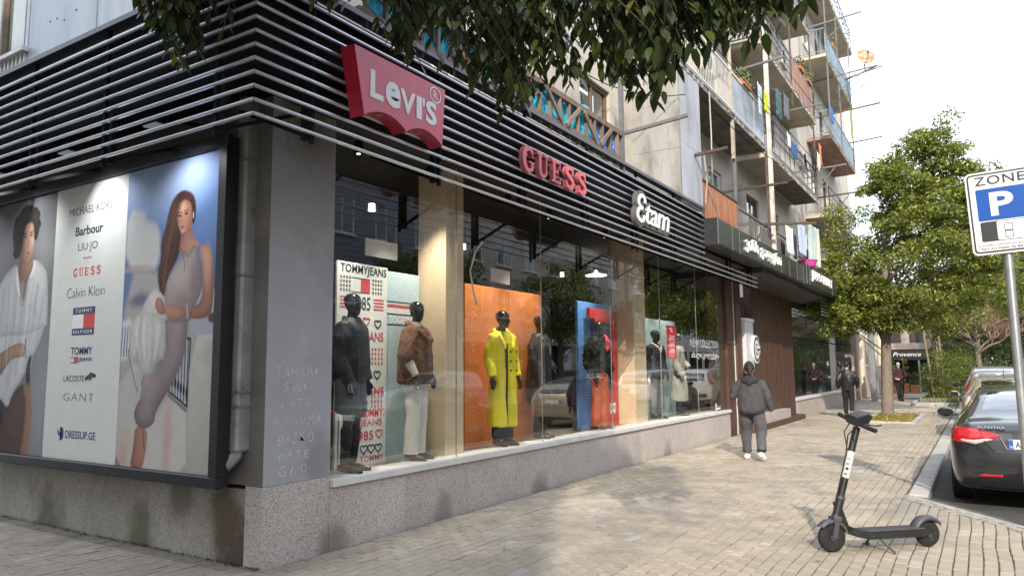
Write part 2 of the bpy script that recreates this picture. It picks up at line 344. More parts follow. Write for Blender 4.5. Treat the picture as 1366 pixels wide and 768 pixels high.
near = set(id(p) for p in vis[:298])
far = MB()
for p in allp:
    d, px, py, x0, x1, y0, y1 = p
    zt = rnd.uniform(-.0025, .0015); tx, ty = rnd.uniform(-.03, .03), rnd.uniform(-.015, .015)
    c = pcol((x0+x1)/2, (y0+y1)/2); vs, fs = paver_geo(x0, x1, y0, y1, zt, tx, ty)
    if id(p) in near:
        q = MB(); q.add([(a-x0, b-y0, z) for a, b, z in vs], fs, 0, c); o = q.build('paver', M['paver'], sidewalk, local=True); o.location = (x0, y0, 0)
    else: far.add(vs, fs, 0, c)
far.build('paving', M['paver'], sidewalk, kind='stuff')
# plain sheet of paving beyond the pieces
g = MB()
for (a, b, c, d) in ((.02, 4.14, 38.7, 120), (-30, -7.0, -5, -.05), (-7, -.0, 36, 38.7)): g.box(a, b, c, d, -.05, -.004)
struct('far_pavement', g, mat('far_paver_sheet', (.33, .30, .25), .9, var=.22, scale=5, bump=.3))
# kerb
kerb = thing('kerb', None, None); kerb['kind'] = 'structure'
y = 6.52; k0 = None
while y < 70:
    L = .8
    if y < 30:
        q = MB().box(-.11, .11, 0, L-.012, -.25, .012, b=.018); o = q.build('kerb_stone', M['kerb'], kerb, local=True) if k0 is None else link_copy(k0, kerb)
        k0 = k0 or o; o.location = (4.255+rnd.uniform(-.004, .004), y, rnd.uniform(-.003, .003))
    else: L = 40; MB().box(4.145, 4.365, y, y+L, -.25, .012, b=.018).build('kerb_run', M['kerb'], kerb)
    y += L
# rough flush stones on the diagonal bay end
A = Vector((4.2, 6.42, 0)); B = Vector((5.62, 4.55, 0)); d = (B-A).normalized(); nrm = Vector((d.y, -d.x, 0)); L = (B-A).length
if nrm.x > 0: nrm = -nrm
t = 0
while t < L-.05:
    l = rnd.uniform(.28, .42)
    p0 = A+d*t; q = MB(); w = .07
    q.prism([(0, 0), (l-.012, 0), (l-.012, w), (0, w)], p0+Vector((0, 0, -.2)), d, nrm, (0, 0, .205)); q.build('edging_stone', M['kerb'], kerb)
    for r_ in (0, 1):
        u = 0
        while u < l-.04:
            ll = min(rnd.uniform(.09, .15), l-u)
            q = MB(); o0 = p0+d*u+nrm*(w+.012+r_*.075)
            q.prism([(0, 0), (ll-.012, rnd.uniform(-.006, .006)), (ll-.012, .062), (.004, .064+rnd.uniform(-.004, .004))], o0+Vector((0, 0, -.1)), d, nrm, (0, 0, .103+rnd.uniform(-.004, .006)))
            q.build('sett', mat('sett_stone', (.34, .33, .29), .9, var=.25, scale=30, col2=(.16, .17, .08), c2scale=9, c2lo=.52, c2hi=.62), kerb); u += ll
    t += l

# ------------------------------------------------------------------ the corner building
bld = thing('apartment_building', 'old plastered corner apartment block with slatted shop canopy and many balconies', 'building', (-2, 6, 0))
YG = [.74, 2.7, 4.65, 6.9, 9.1, 11.2, 12.75]          # shop glass joints along the street front
# plinth in granite slabs
def slabs(axis, a0, a1, z0, z1, m, w=1.0, depth=.22):
    a = a0
    while a < a1-.05:
        b = min(a+w, a1)
        q = MB()
        if axis == 'y': q.box(-depth, 0, a+.0015, b-.0015, z0, z1, b=.003)
        else: q.box(a+.0015, b-.0015, 0, depth, z0, z1, b=.003)
        q.build('granite_slab', m, bld); a = b
slabs('y', .74, 13.3, -.1, .548, M['granite'], 1.05)
q = MB().box(-.22, -.0, .001, .738, -.1, .648, b=.003); q.build('granite_slab', M['granite'], bld)
slabs('x', -9.2, -.224, -.1, .618, M['granite_dirty'], .95)
MB().box(-8.0, -.23, .225, 13.2, -.1, .60).build('shop_floor_slab', M['floor_in'], bld)
MB().box(-.30, .035, .745, 13.32, .552, .618, b=.004).build('window_sill', M['sill'], bld)
MB().box(-.5, -.002, .004, .738, .652, 4.2).build('corner_pillar', M['plaster_grey'], bld)
MB().box(-.503, -.004, .0, .0038, .652, 4.2).build('wall', M['plaster_brown'], bld)
MB().box(-.66, -.505, .006, .5, .622, 4.2).box(-9, -.665, .03, .3, .622, 4.2).build('wall', M['plaster_brown'], bld)
# crack / grime lines on the pillar are left to the material; scratched writing is real letters
r_ = random.Random(14)
for i, (s_, x_, z_, w_, h_) in enumerate((('TAMARI', .09, 1.555, .55, .075), ('SALI', .2, 1.42, .3, .07), ('LATA', .16, 1.30, .36, .075), ('NANUKA', .10, 1.13, .56, .085), ('BAZKO', .13, .985, .42, .085), ('PATE', .15, .85, .38, .08), ('GIO', .16, .71, .36, .10))):
    cw = w_/len(s_)
    for k, ch in enumerate(s_):     # hand-scratched: every letter leans and sits differently
        a = r_.uniform(-.16, .16); sc_ = r_.uniform(.8, 1.2)
        text(ch, mat('scratch', (.66, .66, .69), .9, var=.35, scale=60), bld, (.0, x_+k*cw+r_.uniform(-.008, .008), z_+r_.uniform(-.014, .014)), (0, cos(a), sin(a)), (0, -sin(a), cos(a)), cw*(.25 if ch == 'I' else .68)*sc_*.95, h_*sc_*.9, .0008, bold=-.022, shear=r_.uniform(-.1, .2), name='scratched_letter')
# shell behind the shop glass
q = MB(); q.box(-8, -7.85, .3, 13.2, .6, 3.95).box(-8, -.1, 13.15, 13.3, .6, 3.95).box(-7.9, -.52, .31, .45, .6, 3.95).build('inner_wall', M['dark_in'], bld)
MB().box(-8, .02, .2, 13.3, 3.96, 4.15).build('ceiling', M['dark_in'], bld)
for i in range(len(YG)-1):
    MB().box(-.052, -.044, YG[i]+.002, YG[i+1]-.002, .62, 3.955).build('display_window_pane', M['glass'], bld)
    if i: MB().box(-.056, -.040, YG[i]-.0018, YG[i]+.0018, .62, 3.955).build('glass_joint', M['steel'], bld)
for (a, b, xb) in ((2.70, 3.05, -.62), (8.22, 8.76, -.62)): MB().box(xb, -.2, a, b, .601, 3.958, b=.003).build('display_column', M['cream'], bld)
for (x, y, z) in ((-1.5, 9.4, 3.49),):
    q = MB().lathe([(.02, .1), (.05, .04), (.22, 0), (.21, -.012)], (x, y, z), n=28); o = q.build('ceiling_lamp', [M['white_emit']], bld)
for (x, y) in ((-1.2, 1.1), (-1.4, 1.9), (-1.2, 2.5), (-2, 5.5), (-2.4, 9.6), (-1.8, 11.0)):
    MB().lathe([(.045, 0), (.04, .03), (.04, .09)], (x, y, 3.55), n=12).build('spotlight', M['white_emit'], bld)
for y in (1.2, 2.35, 4.0, 5.1, 7.0, 9.5, 10.8):      # spotlights added close behind the glass to brighten the window display
    o = MB().lathe([(.045, .0), (.045, .12), (.02, .14)], (-.16, y, 3.78), n=12).build('spotlight', M['blackmet'], bld); MB().lathe([(.02, -.004), (.02, .0)], (-.16, y, 3.779), n=10).build('fill_spot_lens', M['white_emit'], bld)
    ld = bpy.data.lights.new('fill_spot', 'SPOT'); ld.energy = 120; ld.color = (1, .93, .82); ld.spot_size = rad(75); ld.spot_blend = .8; ld.shadow_soft_size = .05
    lo = bpy.data.objects.new('fill_spot', ld); COL.objects.link(lo); lo.parent = o; lo.location = (-.16+2, y-6, 3.70); lo.rotation_euler = Vector((.10, 0, 1)).to_track_quat('Z', 'Y').to_euler()
for (y0, y1, z0, z1) in ((1.99, 2.53, 2.9, 3.1), (4.53, 5.03, 2.84, 3.04), (9.2, 9.45, 2.9, 3.12)):
    MB().box(-.82, -.8, y0, y1, z0, z1).build('ceiling_sign', mat('lightbox', (.55, .55, .52), .5, var=0), bld)
# white flex hanging behind the glass
MB().tube([(-.2, 3.45, 3.2), (-.2, 3.3, 3.05), (-.21, 3.2, 2.8), (-.2, 3.26, 2.55), (-.22, 3.35, 2.4)], .012, 6).build('cable', M['whitepaint'], bld)

# ---- slatted canopy
cv = MB()
for z0, z1 in ((3.76, 4.44),):
    cv.box(.78, .80, -.80, 12.7, z0, z1).box(-9, .779, -.80, -.78, z0, z1)
cv.box(.0, .778, -.778, 12.7, 3.97, 3.985).box(-9, -.002, -.778, .0, 3.97, 3.985)
canopy = cv.build('canopy', M['black'], bld)
for i in range(11):
    z = 3.37+.1*i; yend = 12.66 if i < 3 else 8.97
    q = MB(); r = .0175
    # rounded bar, mitred at the corner
    def bar(path):
        n = 8; vs = []
        for (x, y, kx, ky) in path:
            for k in range(n):
                t = 2*pi*k/n+pi/8; u, w = cos(t)*.020, sin(t)*.0125
                vs.append((x+kx*u, y+ky*u, z+w))
        m_ = len(path); fs = [(a*n+k, a*n+(k+1) % n, (a+1)*n+(k+1) % n, (a+1)*n+k) for a in range(m_-1) for k in range(n)]
        q.add(vs, fs+[tuple(range(n-1, -1, -1)), tuple((m_-1)*n+k for k in range(n))])
    bar([(.90, -.897, 1, -1), (.90, yend, 1, 0)])
    q.build('slat', M['slat'], canopy)
    q = MB(); bar([(.897, -.90, 1, -1), (-9.2, -.90, 0, -1)]); q.build('slat', M['slat'], canopy)
q = MB()
q.box(.80, .93, -.93, 9.0, 4.485, 4.50).box(-9.2, .80, -.93, -.80, 4.485, 4.50); q.box(.925, .94, -.94, 9.0, 4.47, 4.515).box(-9.2, .925, -.94, -.925, 4.47, 4.515)
q.build('canopy_trim', mat('trim_grey', (.10, .10, .115), .35, .5, var=.1), canopy)
MB().box(.02, .80, -.80, 9.0, 4.455, 4.47).box(-9.2, .02, -.80, -.01, 4.455, 4.47).build('canopy_top', M['fascia_box'], canopy)
def bracket(p, n):
    q = MB(); n = Vector(n); p = Vector(p)
    q.beam(p+Vector((0, 0, 3.30)), p+Vector((0, 0, 4.50)), .03, .03)
    q.beam(p-n*.07+Vector((0, 0, 3.34)), p-n*.07+Vector((0, 0, 3.78)), .05, .045)
    q.beam(p-n*.85+Vector((0, 0, 3.72)), p-n*.04+Vector((0, 0, 3.36)), .03, .03)
    q.build('bracket', M['blackmet'], canopy)
for y in (-.35, 1.2, 2.75, 4.3, 5.9, 7.5, 9.1, 10.7, 12.3): bracket((.872, y, 0), (1, 0, 0))
for x in (.45, -1.05, -2.3, -3.6, -4.9, -6.2, -7.5): bracket((x, -.872, 0), (0, -1, 0))
for x in (-.9, -2.3, -3.7, -5.1):   # arm lamps above the billboard
    q = MB(); q.beam((x, -.02, 3.86), (x+.18, -.62, 3.72), .025, .025).box(x+.08, x+.30, -.70, -.60, 3.66, 3.74, b=.01); o = q.build('billboard_lamp', M['blackmet'], canopy); MB().box(x+.10, x+.28, -.69, -.61, 3.648, 3.659).build('lamp_glass', mat('lamp_glass', (.12, .12, .13), .4, var=0, emit=(.95, .97, 1), estr=.06), bld)
    ld = bpy.data.lights.new('billboard_light', 'SPOT'); ld.energy = 36; ld.color = (.93, .96, 1); ld.spot_size = rad(125); ld.spot_blend = 1; ld.shadow_soft_size = .05; lo = bpy.data.objects.new('billboard_light', ld); COL.objects.link(lo); lo.parent = o; lo.location = (x+.19+2, -.65-6, 3.63); lo.rotation_euler = Vector((0, -.42, 1)).to_track_quat('Z', 'Y').to_euler()

# ---- downpipe on the side wall
q = MB(); q.box(-.32, -.19, -.12, .028, .98, 4.3, b=.02); q.add([], []); q.box(-.325, -.185, -.125, .028, .93, 1.2, b=.02)
q.tube([(-.255, -.06, 1.0), (-.26, -.07, .9), (-.30, -.13, .83), (-.34, -.17, .80)], .055, 8)
pipe = q.build('downpipe', M['pipe'], bld)
for z in (1.3, 1.42, 2.4, 3.4): MB().box(-.33, -.18, -.128, .0, z, z+.02).build('pipe_strap', M['steel'], pipe)
# moss and grime foot at the corner
q = MB(); r_ = random.Random(5)
for k in range(900):
    x = -r_.random()**1.3*8; w = r_.uniform(.006, .02); yy = -r_.random()**2*.06-.002
    q.add([(x, yy, 0), (x+w, yy, 0), (x+w/2, yy-.01, r_.uniform(.008, .03))], [(0, 1, 2)])
tag(q.build('moss', M['moss']), 'thin line of green moss and weeds where pavement meets side wall', 'moss', kind='stuff')

# ---- corten portal
q = MB().box(-.2, .0, 13.303, 13.86, -.05, 3.96, b=.004); q.build('portal_pillar', M['corten'], bld)
q = MB().box(-.2, .06, 13.90, 14.34, -.05, 3.96, b=.004); q.build('portal_pillar', M['corten'], bld)
MB().box(-.01, .015, 13.862, 13.898, 0, 3.96).build('portal_trim', M['sill'], bld)
MB().box(-.3, -.07, 12.76, 13.298, .62, 3.958).build('window_reveal', mat('reveal_brown', (.07, .045, .033), .6, var=.2), bld)
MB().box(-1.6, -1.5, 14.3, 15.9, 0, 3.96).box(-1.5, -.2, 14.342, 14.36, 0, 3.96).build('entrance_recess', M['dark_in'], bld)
for (a, b) in ((15.6, 17.2), (17.21, 18.8), (18.81, 20.4)): MB().box(-.2, .02, a, b, -.05, 3.96, b=.002).build('portal_panel', M['corten'], bld)
MB().box(.022, .30, 14.36, 20.4, -.05, .14, b=.004).build('portal_step', M['corten'], bld)
MB().box(.022, .24, 15.2, 18.6, .142, .40, b=.004).build('entrance_bench', M['granite'], bld)

# ---- dark sign boxes above the entrance
def signbox(y0, y1, x1, z0, z1, div):
    o = MB().box(.02, x1-.012, y0, y1, z0, z1, b=.004).build('sign_box', M['fascia_box'], bld)
    ys = [y0]+div+[y1]
    for a, b in zip(ys[:-1], ys[1:]): MB().box(x1-.011, x1, a+.012, b-.012, z0+.02, z1-.02, b=.002).build('fascia_panel', M['fascia'], o)
    for a in ys: MB().box(x1-.0105, x1+.006, a-.008, a+.008, z0+.005, z1-.005).build('panel_trim', M['greymetal'], o)
    return o
signbox(8.99, 16.6, 1.16, 3.81, 4.31, [9.9, 10.4, 14.0, 14.9, 15.8])
signbox(16.62, 24.5, 1.24, 3.80, 4.36, [17.0, 20.6, 22.6])
MB().box(.0, 1.02, 12.7, 24.5, 3.70, 3.80).build('soffit_panel', mat('soffit_dark', (.05, .042, .038), .6, var=.25, scale=5, stretch=(4, .5, 1)), bld)

# ---- second shop
slabs('y', 20.45, 33.4, -.1, .52, M['granite'], 1.6)
MB().box(-.3, .035, 20.45, 33.4, .522, .60, b=.004).build('window_sill', M['sill'], bld)
for a, b in ((20.45, 23.6), (23.6, 26.9), (26.9, 30.2), (30.2, 33.3)):
    MB().box(-.052, -.044, a+.002, b-.002, .6, 3.6).build('display_window_pane', M['glass'], bld)
MB().box(-.3, .02, 20.45, 33.4, 3.602, 4.1).build('lintel', M['dark_in'], bld)
MB().box(-.06, -.03, 20.45, 33.3, 2.5, 2.54).build('window_rail', M['blackmet'], bld)
MB().box(-5, -4.8, 20.5, 33.4, .5, 4.0).box(-5, -.3, 20.42, 20.5, .5, 3.9).box(-5, -.1, 33.3, 33.42, 0, 4).box(-5, -.3, 20.5, 33.3, .4, .55).build('inner_wall', M['dark_in'], bld)
q = MB()
for z in np.arange(2.6, 3.6, .12): q.box(-.14, -.11, 20.5, 27.5, z, z+.02)
for y in np.arange(20.6, 27.5, .55): q.box(-.13, -.12, y, y+.02, 2.55, 3.6)
q.build('security_grille', M['blackmet'], bld)
MB().box(.66, .92, 33.42, 33.66, 0, 3.7, b=.01).build('steel_column', mat('column_grey', (.25, .25, .26), .5, .3, var=.15), bld)
c2 = MB().box(.78, .80, 22.0, 34.4, 3.55, 4.0).build('canopy', M['black'], bld)
for i in range(6):
    z = 3.22+.1*i
    MB().tube([(.9, 20.6+max(0, i-1)*.0, z), (.9, 34.5, z)], .02, 6).build('slat', M['slat'], c2)
for y in (22, 25, 28, 31, 34): MB().beam((.87, y, 3.15), (.87, y, 3.85), .03, .03).beam((.02, y, 3.72), (.86, y, 3.3), .03, .03).build('bracket', M['blackmet'], c2)

# ------------------------------------------------------------------ upper storeys
XW = .05
def holewall(m, name, axis, c0, thick, a0, a1, z0, z1, holes):
    """wall along axis with rectangular holes (a0,a1,z0,z1); built as strips"""
    q = MB(); az = sorted(set([a0, a1]+[h[0] for h in holes]+[h[1] for h in holes])); zz = sorted(set([z0, z1]+[h[2] for h in holes]+[h[3] for h in holes]))
    for i in range(len(az)-1):
        for j in range(len(zz)-1):
            ca, cz = (az[i]+az[i+1])/2, (zz[j]+zz[j+1])/2
            if any(h[0] < ca < h[1] and h[2] < cz < h[3] for h in holes): continue
            if axis == 'y': q.box(c0-thick, c0, az[i], az[i+1], zz[j], zz[j+1])
            else: q.box(az[i], az[i+1], c0, c0+thick, zz[j], zz[j+1])
    bm = bmesh.new(); vs = [bm.verts.new(v) for v in q.v]
    for f in q.f: bm.faces.new([vs[k] for k in f])
    bmesh.ops.remove_doubles(bm, verts=bm.verts, dist=1e-4)
    dup = {}
    for f in bm.faces: dup.setdefault(tuple(sorted(v.index for v in f.verts)), []).append(f)
    bm.verts.index_update(); dup = {}
    for f in bm.faces: dup.setdefault(tuple(sorted(v.index for v in f.verts)), []).append(f)
    bmesh.ops.delete(bm, geom=[f for fs in dup.values() if len(fs) > 1 for f in fs], context='FACES')
    r = MB().bm(bm); return r.build(name, m, bld)
def window(par, axis, c, a0, a1, z0, z1, frame, sash=2, t=.06, depth=.12, sill=True, glass=None):
    """framed window: frame with panes set back from the wall face c"""
    q = MB(); f = .055
    def bx(a, b, za, zb, d0, d1):
        if axis == 'y': q.box(c-d1, c-d0, a, b, za, zb)
        else: q.box(a, b, c+d0, c+d1, za, zb)
    bx(a0, a0+f, z0, z1, depth-t, depth); bx(a1-f, a1, z0, z1, depth-t, depth); bx(a0+f, a1-f, z0, z0+f, depth-t, depth); bx(a0+f, a1-f, z1-f, z1, depth-t, depth)
    for k in range(1, sash):
        a = a0+(a1-a0)*k/sash; bx(a-f/2, a+f/2, z0+f, z1-f, depth-t+.004, depth)
    o = q.build('window', frame, par)
    q = MB(); bx(a0+f, a1-f, z0+f, z1-f, depth-.03, depth-.022); q.build('pane', glass or M['winglass'], o)
    q = MB(); bx(a0, a1, z0, z1, depth+.25, depth+.27); q.build('curtain', mat('net_curtain', (.32, .31, .28), .9, var=.25, scale=8, stretch=(8, 8, .3)), o)
    if sill:
        q = MB(); bx(a0-.06, a1+.06, z0-.04, z0, -.06, depth-t); q.build('sill', M['sill'], o)
    return o
LV = [3.95, 7.0, 9.95, 12.95, 15.9, 18.9]      # floor levels of the upper storeys
holes = []; wins = []
ysets = [(1.6, 2.9), (5.75, 6.85), (9.7, 11.0), (12.2, 13.2), (15.4, 16.7), (17.9, 19.1), (24.6, 25.9), (27.4, 28.4), (31.6, 32.9)]
for L in LV[:5]:
    for k, (a, b) in enumerate(ysets):
        door = k in (3, 5, 7)
        h = (a, b, L+(.15 if door else .95), L+2.25); holes.append(h); wins.append(h)
holewall(M['plaster_cream'], 'upper_wall', 'y', XW, .3, .0, 34.9, 4.16, 18.9, holes)
wf = [M['whitepaint'], mat('brown_frame', (.16, .09, .05), .6), mat('dark_frame', (.05, .05, .055), .5)]
for i, (a, b, z0, z1) in enumerate(wins):
    if b < 5 and z0 > 9: continue
    window(bld, 'y', XW, a, b, z0, z1, wf[(i*7) % 3], 2)
MB().box(-9.5, -.26, .31, 34.9, 18.7, 18.9).build('roof', M['concrete'], bld)
MB().box(-9.5, -.0, 34.9, 35.2, 4.1, 19.2).build('gable_wall', M['plaster_pale'], bld)
# side facade: sheet cladding with a window
sw = [(-6.6, -4.52, 5.50, 7.1)]
holewall(M['cladding'], 'clad_wall', 'x', -.05, .25, -9.5, .045, 4.455, 12, sw)
q = MB()
for x in (-4.44, -2.9, -1.5, -.3): q.box(x-.006, x+.006, -.056, -.05, 4.47, 12)
q.build('sheet_seam', M['cladding'], bld)
window(bld, 'x', -.05, -6.6, -4.52, 5.50, 7.1, mat('brown_frame2', (.20, .15, .11), .6, var=.2), 3, t=.09, depth=.1, sill=False)
q = MB(); q.box(-6.8, -4.40, -.13, -.052, 5.44, 5.49)
for k in range(24): q.box(-6.8+k*.1, -6.76+k*.1, -.07, -.052, 4.95, 5.44)
q.build('window_apron', M['sill'], bld)
q = MB(); r_ = random.Random(8)
for k in range(16):
    x = -3.9+k*.17+r_.uniform(-.05, .05); z = 5.55+k*.055+r_.uniform(-.1, .15); q.lathe([(.012, 0), (.008, .006)], (x, -.0505, z), (0, -1, 0), 6)
q.build('rivet', M['blackmet'], bld)

# ---- balconies
def rail_bars(q, pts, z0, z1, step=.11, r=.007):
    for a, b in zip(pts[:-1], pts[1:]):
        a, b = Vector(a), Vector(b); n = max(2, int((b-a).length/step))
        for k in range(n+1):
            p = a.lerp(b, k/n); q.beam(p+Vector((0, 0, z0)), p+Vector((0, 0, z1)), r*2, r*2)
def rails(q, pts, zs, w=.03):
    for z in zs:
        for a, b in zip(pts[:-1], pts[1:]): q.beam(Vector(a)+Vector((0, 0, z)), Vector(b)+Vector((0, 0, z)), w, w)
def balcony(y0, y1, L, xo=.9, under=None, top=None, style='bars', m=None, open_left=False, th=.14):
    """slab with broken edge, railing around front and the side facing the corner"""
    q = MB(); n = 14; r_ = random.Random(int(y0*100+L*10)); xb = XW+.001
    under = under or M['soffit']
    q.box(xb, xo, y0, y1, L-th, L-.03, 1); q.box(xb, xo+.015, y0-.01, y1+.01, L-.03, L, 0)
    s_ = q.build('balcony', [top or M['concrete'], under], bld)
    # chipped edge lumps
    q = MB()
    for k in range(int((y1-y0)*7)):
        y = y0+r_.random()*(y1-y0); w = r_.uniform(.03, .13); q.box(xo-.01, xo+r_.uniform(.004, .02), y, y+w, L-th+r_.uniform(0, .05), L-r_.uniform(.035, .07))
    tag(q.build('edge_concrete', M['concrete'], s_), kind='stuff')
    pts = [(xb+.02, y0+.04, L), (xo-.03, y0+.04, L), (xo-.03, y1-.04, L), (xb+.02, y1-.04, L)]
    m = m or M['greymetal']
    q = MB(); rails(q, pts, (.95,), .035); rails(q, pts, (.09,), .025)
    if style == 'bars': rail_bars(q, pts, .09, .95)
    if style == 'sparse': rail_bars(q, pts, .09, .95, .6, .012); rails(q, pts, (.5, .7), .02)
    q.build('railing', m, s_)
    if style in ('sheet', 'rust', 'planks'):
        mm = {'sheet': mat('blue_grey_sheet', (.30, .35, .42), .6, .2, var=.15, scale=3, col2=(.42, .42, .40), c2scale=3, rnd=.25), 'rust': M['rustsheet'], 'planks': mat('red_planks', (.30, .14, .09), .8, var=.25, scale=5, col2=(.4, .33, .28), c2scale=5, c2lo=.52, c2hi=.64, stretch=(3, 3, .4), rnd=.25)}[style]
        w = {'sheet': .85, 'rust': .55, 'planks': .16}[style]; y = y0+.05
        while y < y1-.08:
            b = min(y+w, y1-.05); MB().box(xo-.028, xo-.012, y+.004, b-.004, L+.06, L+.93).build('railing_panel', mm, s_); y = b
        MB().box(xb+.05, xo-.04, y0+.03, y0+.045, L+.06, L+.93).build('railing_panel', mm, s_)
    return s_
L1, L2, L3, L4, L5 = LV[:5]
def post(x, y, z0, z1, m=None, w=.06, name='post'): return MB().beam((x, y, z0), (x, y, z1), w, w).build(name, m or M['greymetal'], bld)
# level 1: timber cross railing with blue cloth, standing behind the canopy edge
ZR = 4.93
b1 = MB().box(XW+.001, .76, .1, 5.4, L1+.1, L1+.2).build('balcony', [M['concrete']], bld)
q = MB(); q.beam((.88, .1, ZR), (.88, 5.4, ZR), .06, .07).beam((.88, .1, 4.56), (.88, 5.4, 4.56), .05, .05).beam((-.05, 5.38, ZR), (.88, 5.38, ZR), .05, .06)
q.build('handrail', M['wood'], b1)
for k, y in enumerate(np.arange(.2, 5.42, .24)):
    MB().beam((.88, y, 4.44), (.88, y, ZR-.03), .045, .03).build('baluster', M['wood'], b1)
for y in np.arange(.32, 5.0, .96):
    MB().beam((.915, y, ZR-.04), (.915, y+.36, 4.58), .03, .05).build('cross_brace', M['wood'], b1)
    MB().beam((.915, y+.84, ZR-.04), (.915, y+.48, 4.58), .03, .05).build('cross_brace', M['wood'], b1)
MB().beam((.88, 5.42, 4.4), (.88, 5.42, 6.9), .06, .06).build('post', M['greymetal'], b1)
def cloth(name, P0, A, w, h, m, label, cat, group=None, amp=.02, waves=7, taper=0, seed=1, parent=None, ragged=0):
    """hanging cloth: P0 top-left, A horizontal direction, hangs down h; folds in depth; solidified"""
    A = Vector(A).normalized(); N = A.cross(Vector((0, 0, 1))); nx, nz_ = max(10, int(w*26)), max(8, int(h*14)); r_ = random.Random(seed); ph = r_.random()*6
    vs = []
    for side in (0, 1):
        for j in range(nz_+1):
            for i in range(nx+1):
                u, v = i/nx, j/nz_
                x = u*w+(taper*(u-.5)*v); sag = .03*w*math.sin(pi*u)
                d = amp*(math.sin(waves*2*pi*u+ph+.6*v)*(.35+.65*v)+.4*math.sin(waves*4.3*u+3*v+ph))+.008*noise.noise((u*9+seed, v*7, 0))
                rg = ragged*noise.noise((u*5+seed, .3, 2))*v
                vs.append(Vector(P0)+A*x+N*(d+side*.004)+Vector((0, 0, -v*(h+rg)-sag)))
    n1 = (nx+1)*(nz_+1); fs = []
    for j in range(nz_):
        for i in range(nx):
            a = j*(nx+1)+i; fs.append((a, a+1, a+nx+2, a+nx+1)); fs.append((n1+a, n1+a+nx+1, n1+a+nx+2, n1+a+1))
    for i in range(nx):
        b = nz_*(nx+1)+i; fs.append((b, b+1, n1+b+1, n1+b)); fs.append((i, n1+i, n1+i+1, i+1))
    for j in range(nz_):
        a = j*(nx+1); fs.append((a, a+nx+1, n1+a+nx+1, n1+a)); a += nx; fs.append((a, n1+a, n1+a+nx+1, a+nx+1))
    o = MB().add(vs, fs).build(name, m, parent, smooth=True)
    if parent is None: tag(o, label, cat, group)
    return o
cy_ = mat('cyan_cloth', (.03, .42, .62), .8, var=.15, scale=8, stretch=(4, 4, .5)); bl_ = mat('blue_cloth', (.07, .18, .62), .8, var=.2, scale=14, col2=(.5, .6, .75), c2scale=16, c2lo=.55, c2hi=.6)
cloth('privacy_curtain', (.82, 2.3, 5.07), (0, 1, 0), 2.2, .52, cy_, 'cyan cloth hung behind the timber cross railing', 'curtain', amp=.025, waves=14)
cloth('privacy_curtain', (.83, 4.52, 4.96), (0, 1, 0), .84, .42, bl_, 'dark blue patterned cloth at right end of timber railing', 'curtain', amp=.02, waves=7)
cloth('privacy_curtain', (.82, .2, 4.98), (0, 1, 0), 1.9, .42, cy_, 'cyan cloth above the red sign, half hidden by leaves', 'curtain', amp=.025, waves=12)
# concrete loggia block
q = MB(); q.box(XW+.001, .9, 7.82, 7.90, 4.4, 5.36).box(XW+.001, .9, 7.82, 7.90, 5.365, 6.18).box(XW+.001, .9, 7.82, 7.90, 6.185, 6.86)
q.build('loggia_side_wall', M['concrete'], bld)
q = MB(); q.box(.84, .904, 7.902, 8.98, 4.44, 5.50).box(.84, .904, 7.902, 8.98, 5.505, 6.86); q.build('loggia_front_wall', M['concrete_blue'], bld)
MB().box(XW+.001, .76, 7.9, 14.1, L1+.1, L1+.2).build('balcony', M['concrete'], bld)
for k in range(5):
    MB().box(.87, .885, 8.99+k*.47, 9.45+k*.47, 4.36, 5.04).build('railing_panel', M['rustsheet'], bld)
MB().beam((.88, 8.98, 5.06), (.88, 11.36, 5.06), .04, .03).build('handrail', M['rustbar'], bld)
def post(x, y, z0, z1, m=None, w=.06, name='post'): return MB().beam((x, y, z0), (x, y, z1), w, w).build(name, m or M['greymetal'], bld)
post(.86, 11.38, 4.3, 6.86); post(.86, 14.3, 4.3, 6.86, M['rustbar'])
pts = [(.86, 11.5, 4.4), (.86, 16.4, 4.4)]
q = MB(); q.beam((.86, 11.5, 4.98), (.86, 16.4, 4.98), .04, .04); rail_bars(q, pts, -.1, .56, .12); q.build('railing', M['greymetal'], bld)
MB().box(.84, .85, 13.4, 16.0, 4.2, 4.9).build('railing_panel', mat('dark_sheet', (.10, .09, .085), .7, var=.2), bld)
MB().box(XW+.001, .9, 14.2, 34.5, L1+.1, L1+.2).build('balcony', [M['concrete']], bld)
pts = [(.86, 17.6, 4.3), (.86, 30, 4.3)]
q = MB(); rails(q, pts, (.4, .7), .03); rail_bars(q, pts, -.1, .7, .14); q.build('railing', M['rustbar'], bld)
MB().beam((-.05, 13.9, 5.1), (2.0, 13.9, 4.92), .07, .06).build('clothes_line_beam', M['rustbar'], bld)
MB().beam((.88, 13.92, 5.02), (.45, 13.92, 4.4), .04, .04).build('brace', M['rustbar'], bld)
# level 2
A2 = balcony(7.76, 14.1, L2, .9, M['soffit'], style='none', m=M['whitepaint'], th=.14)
q = MB(); p_ = [(XW+.03, 7.8, L2), (.87, 7.8, L2), (.87, 11.25, L2)]; rail_bars(q, p_, .02, .95, .10, .006); rails(q, p_, (.95,), .03); q.build('railing_bars', mat('pale_bars', (.48, .47, .44), .6, .3, var=.2), A2)
for k in range(3): MB().box(.86, .875, 11.3+k*.93, 12.2+k*.93, L2+.05, L2+.88).build('railing_panel', mat('blue_grey_sheet', (.30, .35, .42), .6, .2, var=.15, scale=3, col2=(.42, .42, .40), c2scale=3, rnd=.25), A2)
MB().box(.87, .96, 14.4, 14.52, L1+.5, L3+.4).build('downpipe', mat('white_pipe', (.66, .63, .56), .6, var=.12, scale=4, col2=(.45, .4, .33), c2scale=3), bld)
post(.87, 11.28, L2-1.0, L3, mat('tan_post', (.45, .38, .27), .7, var=.15))
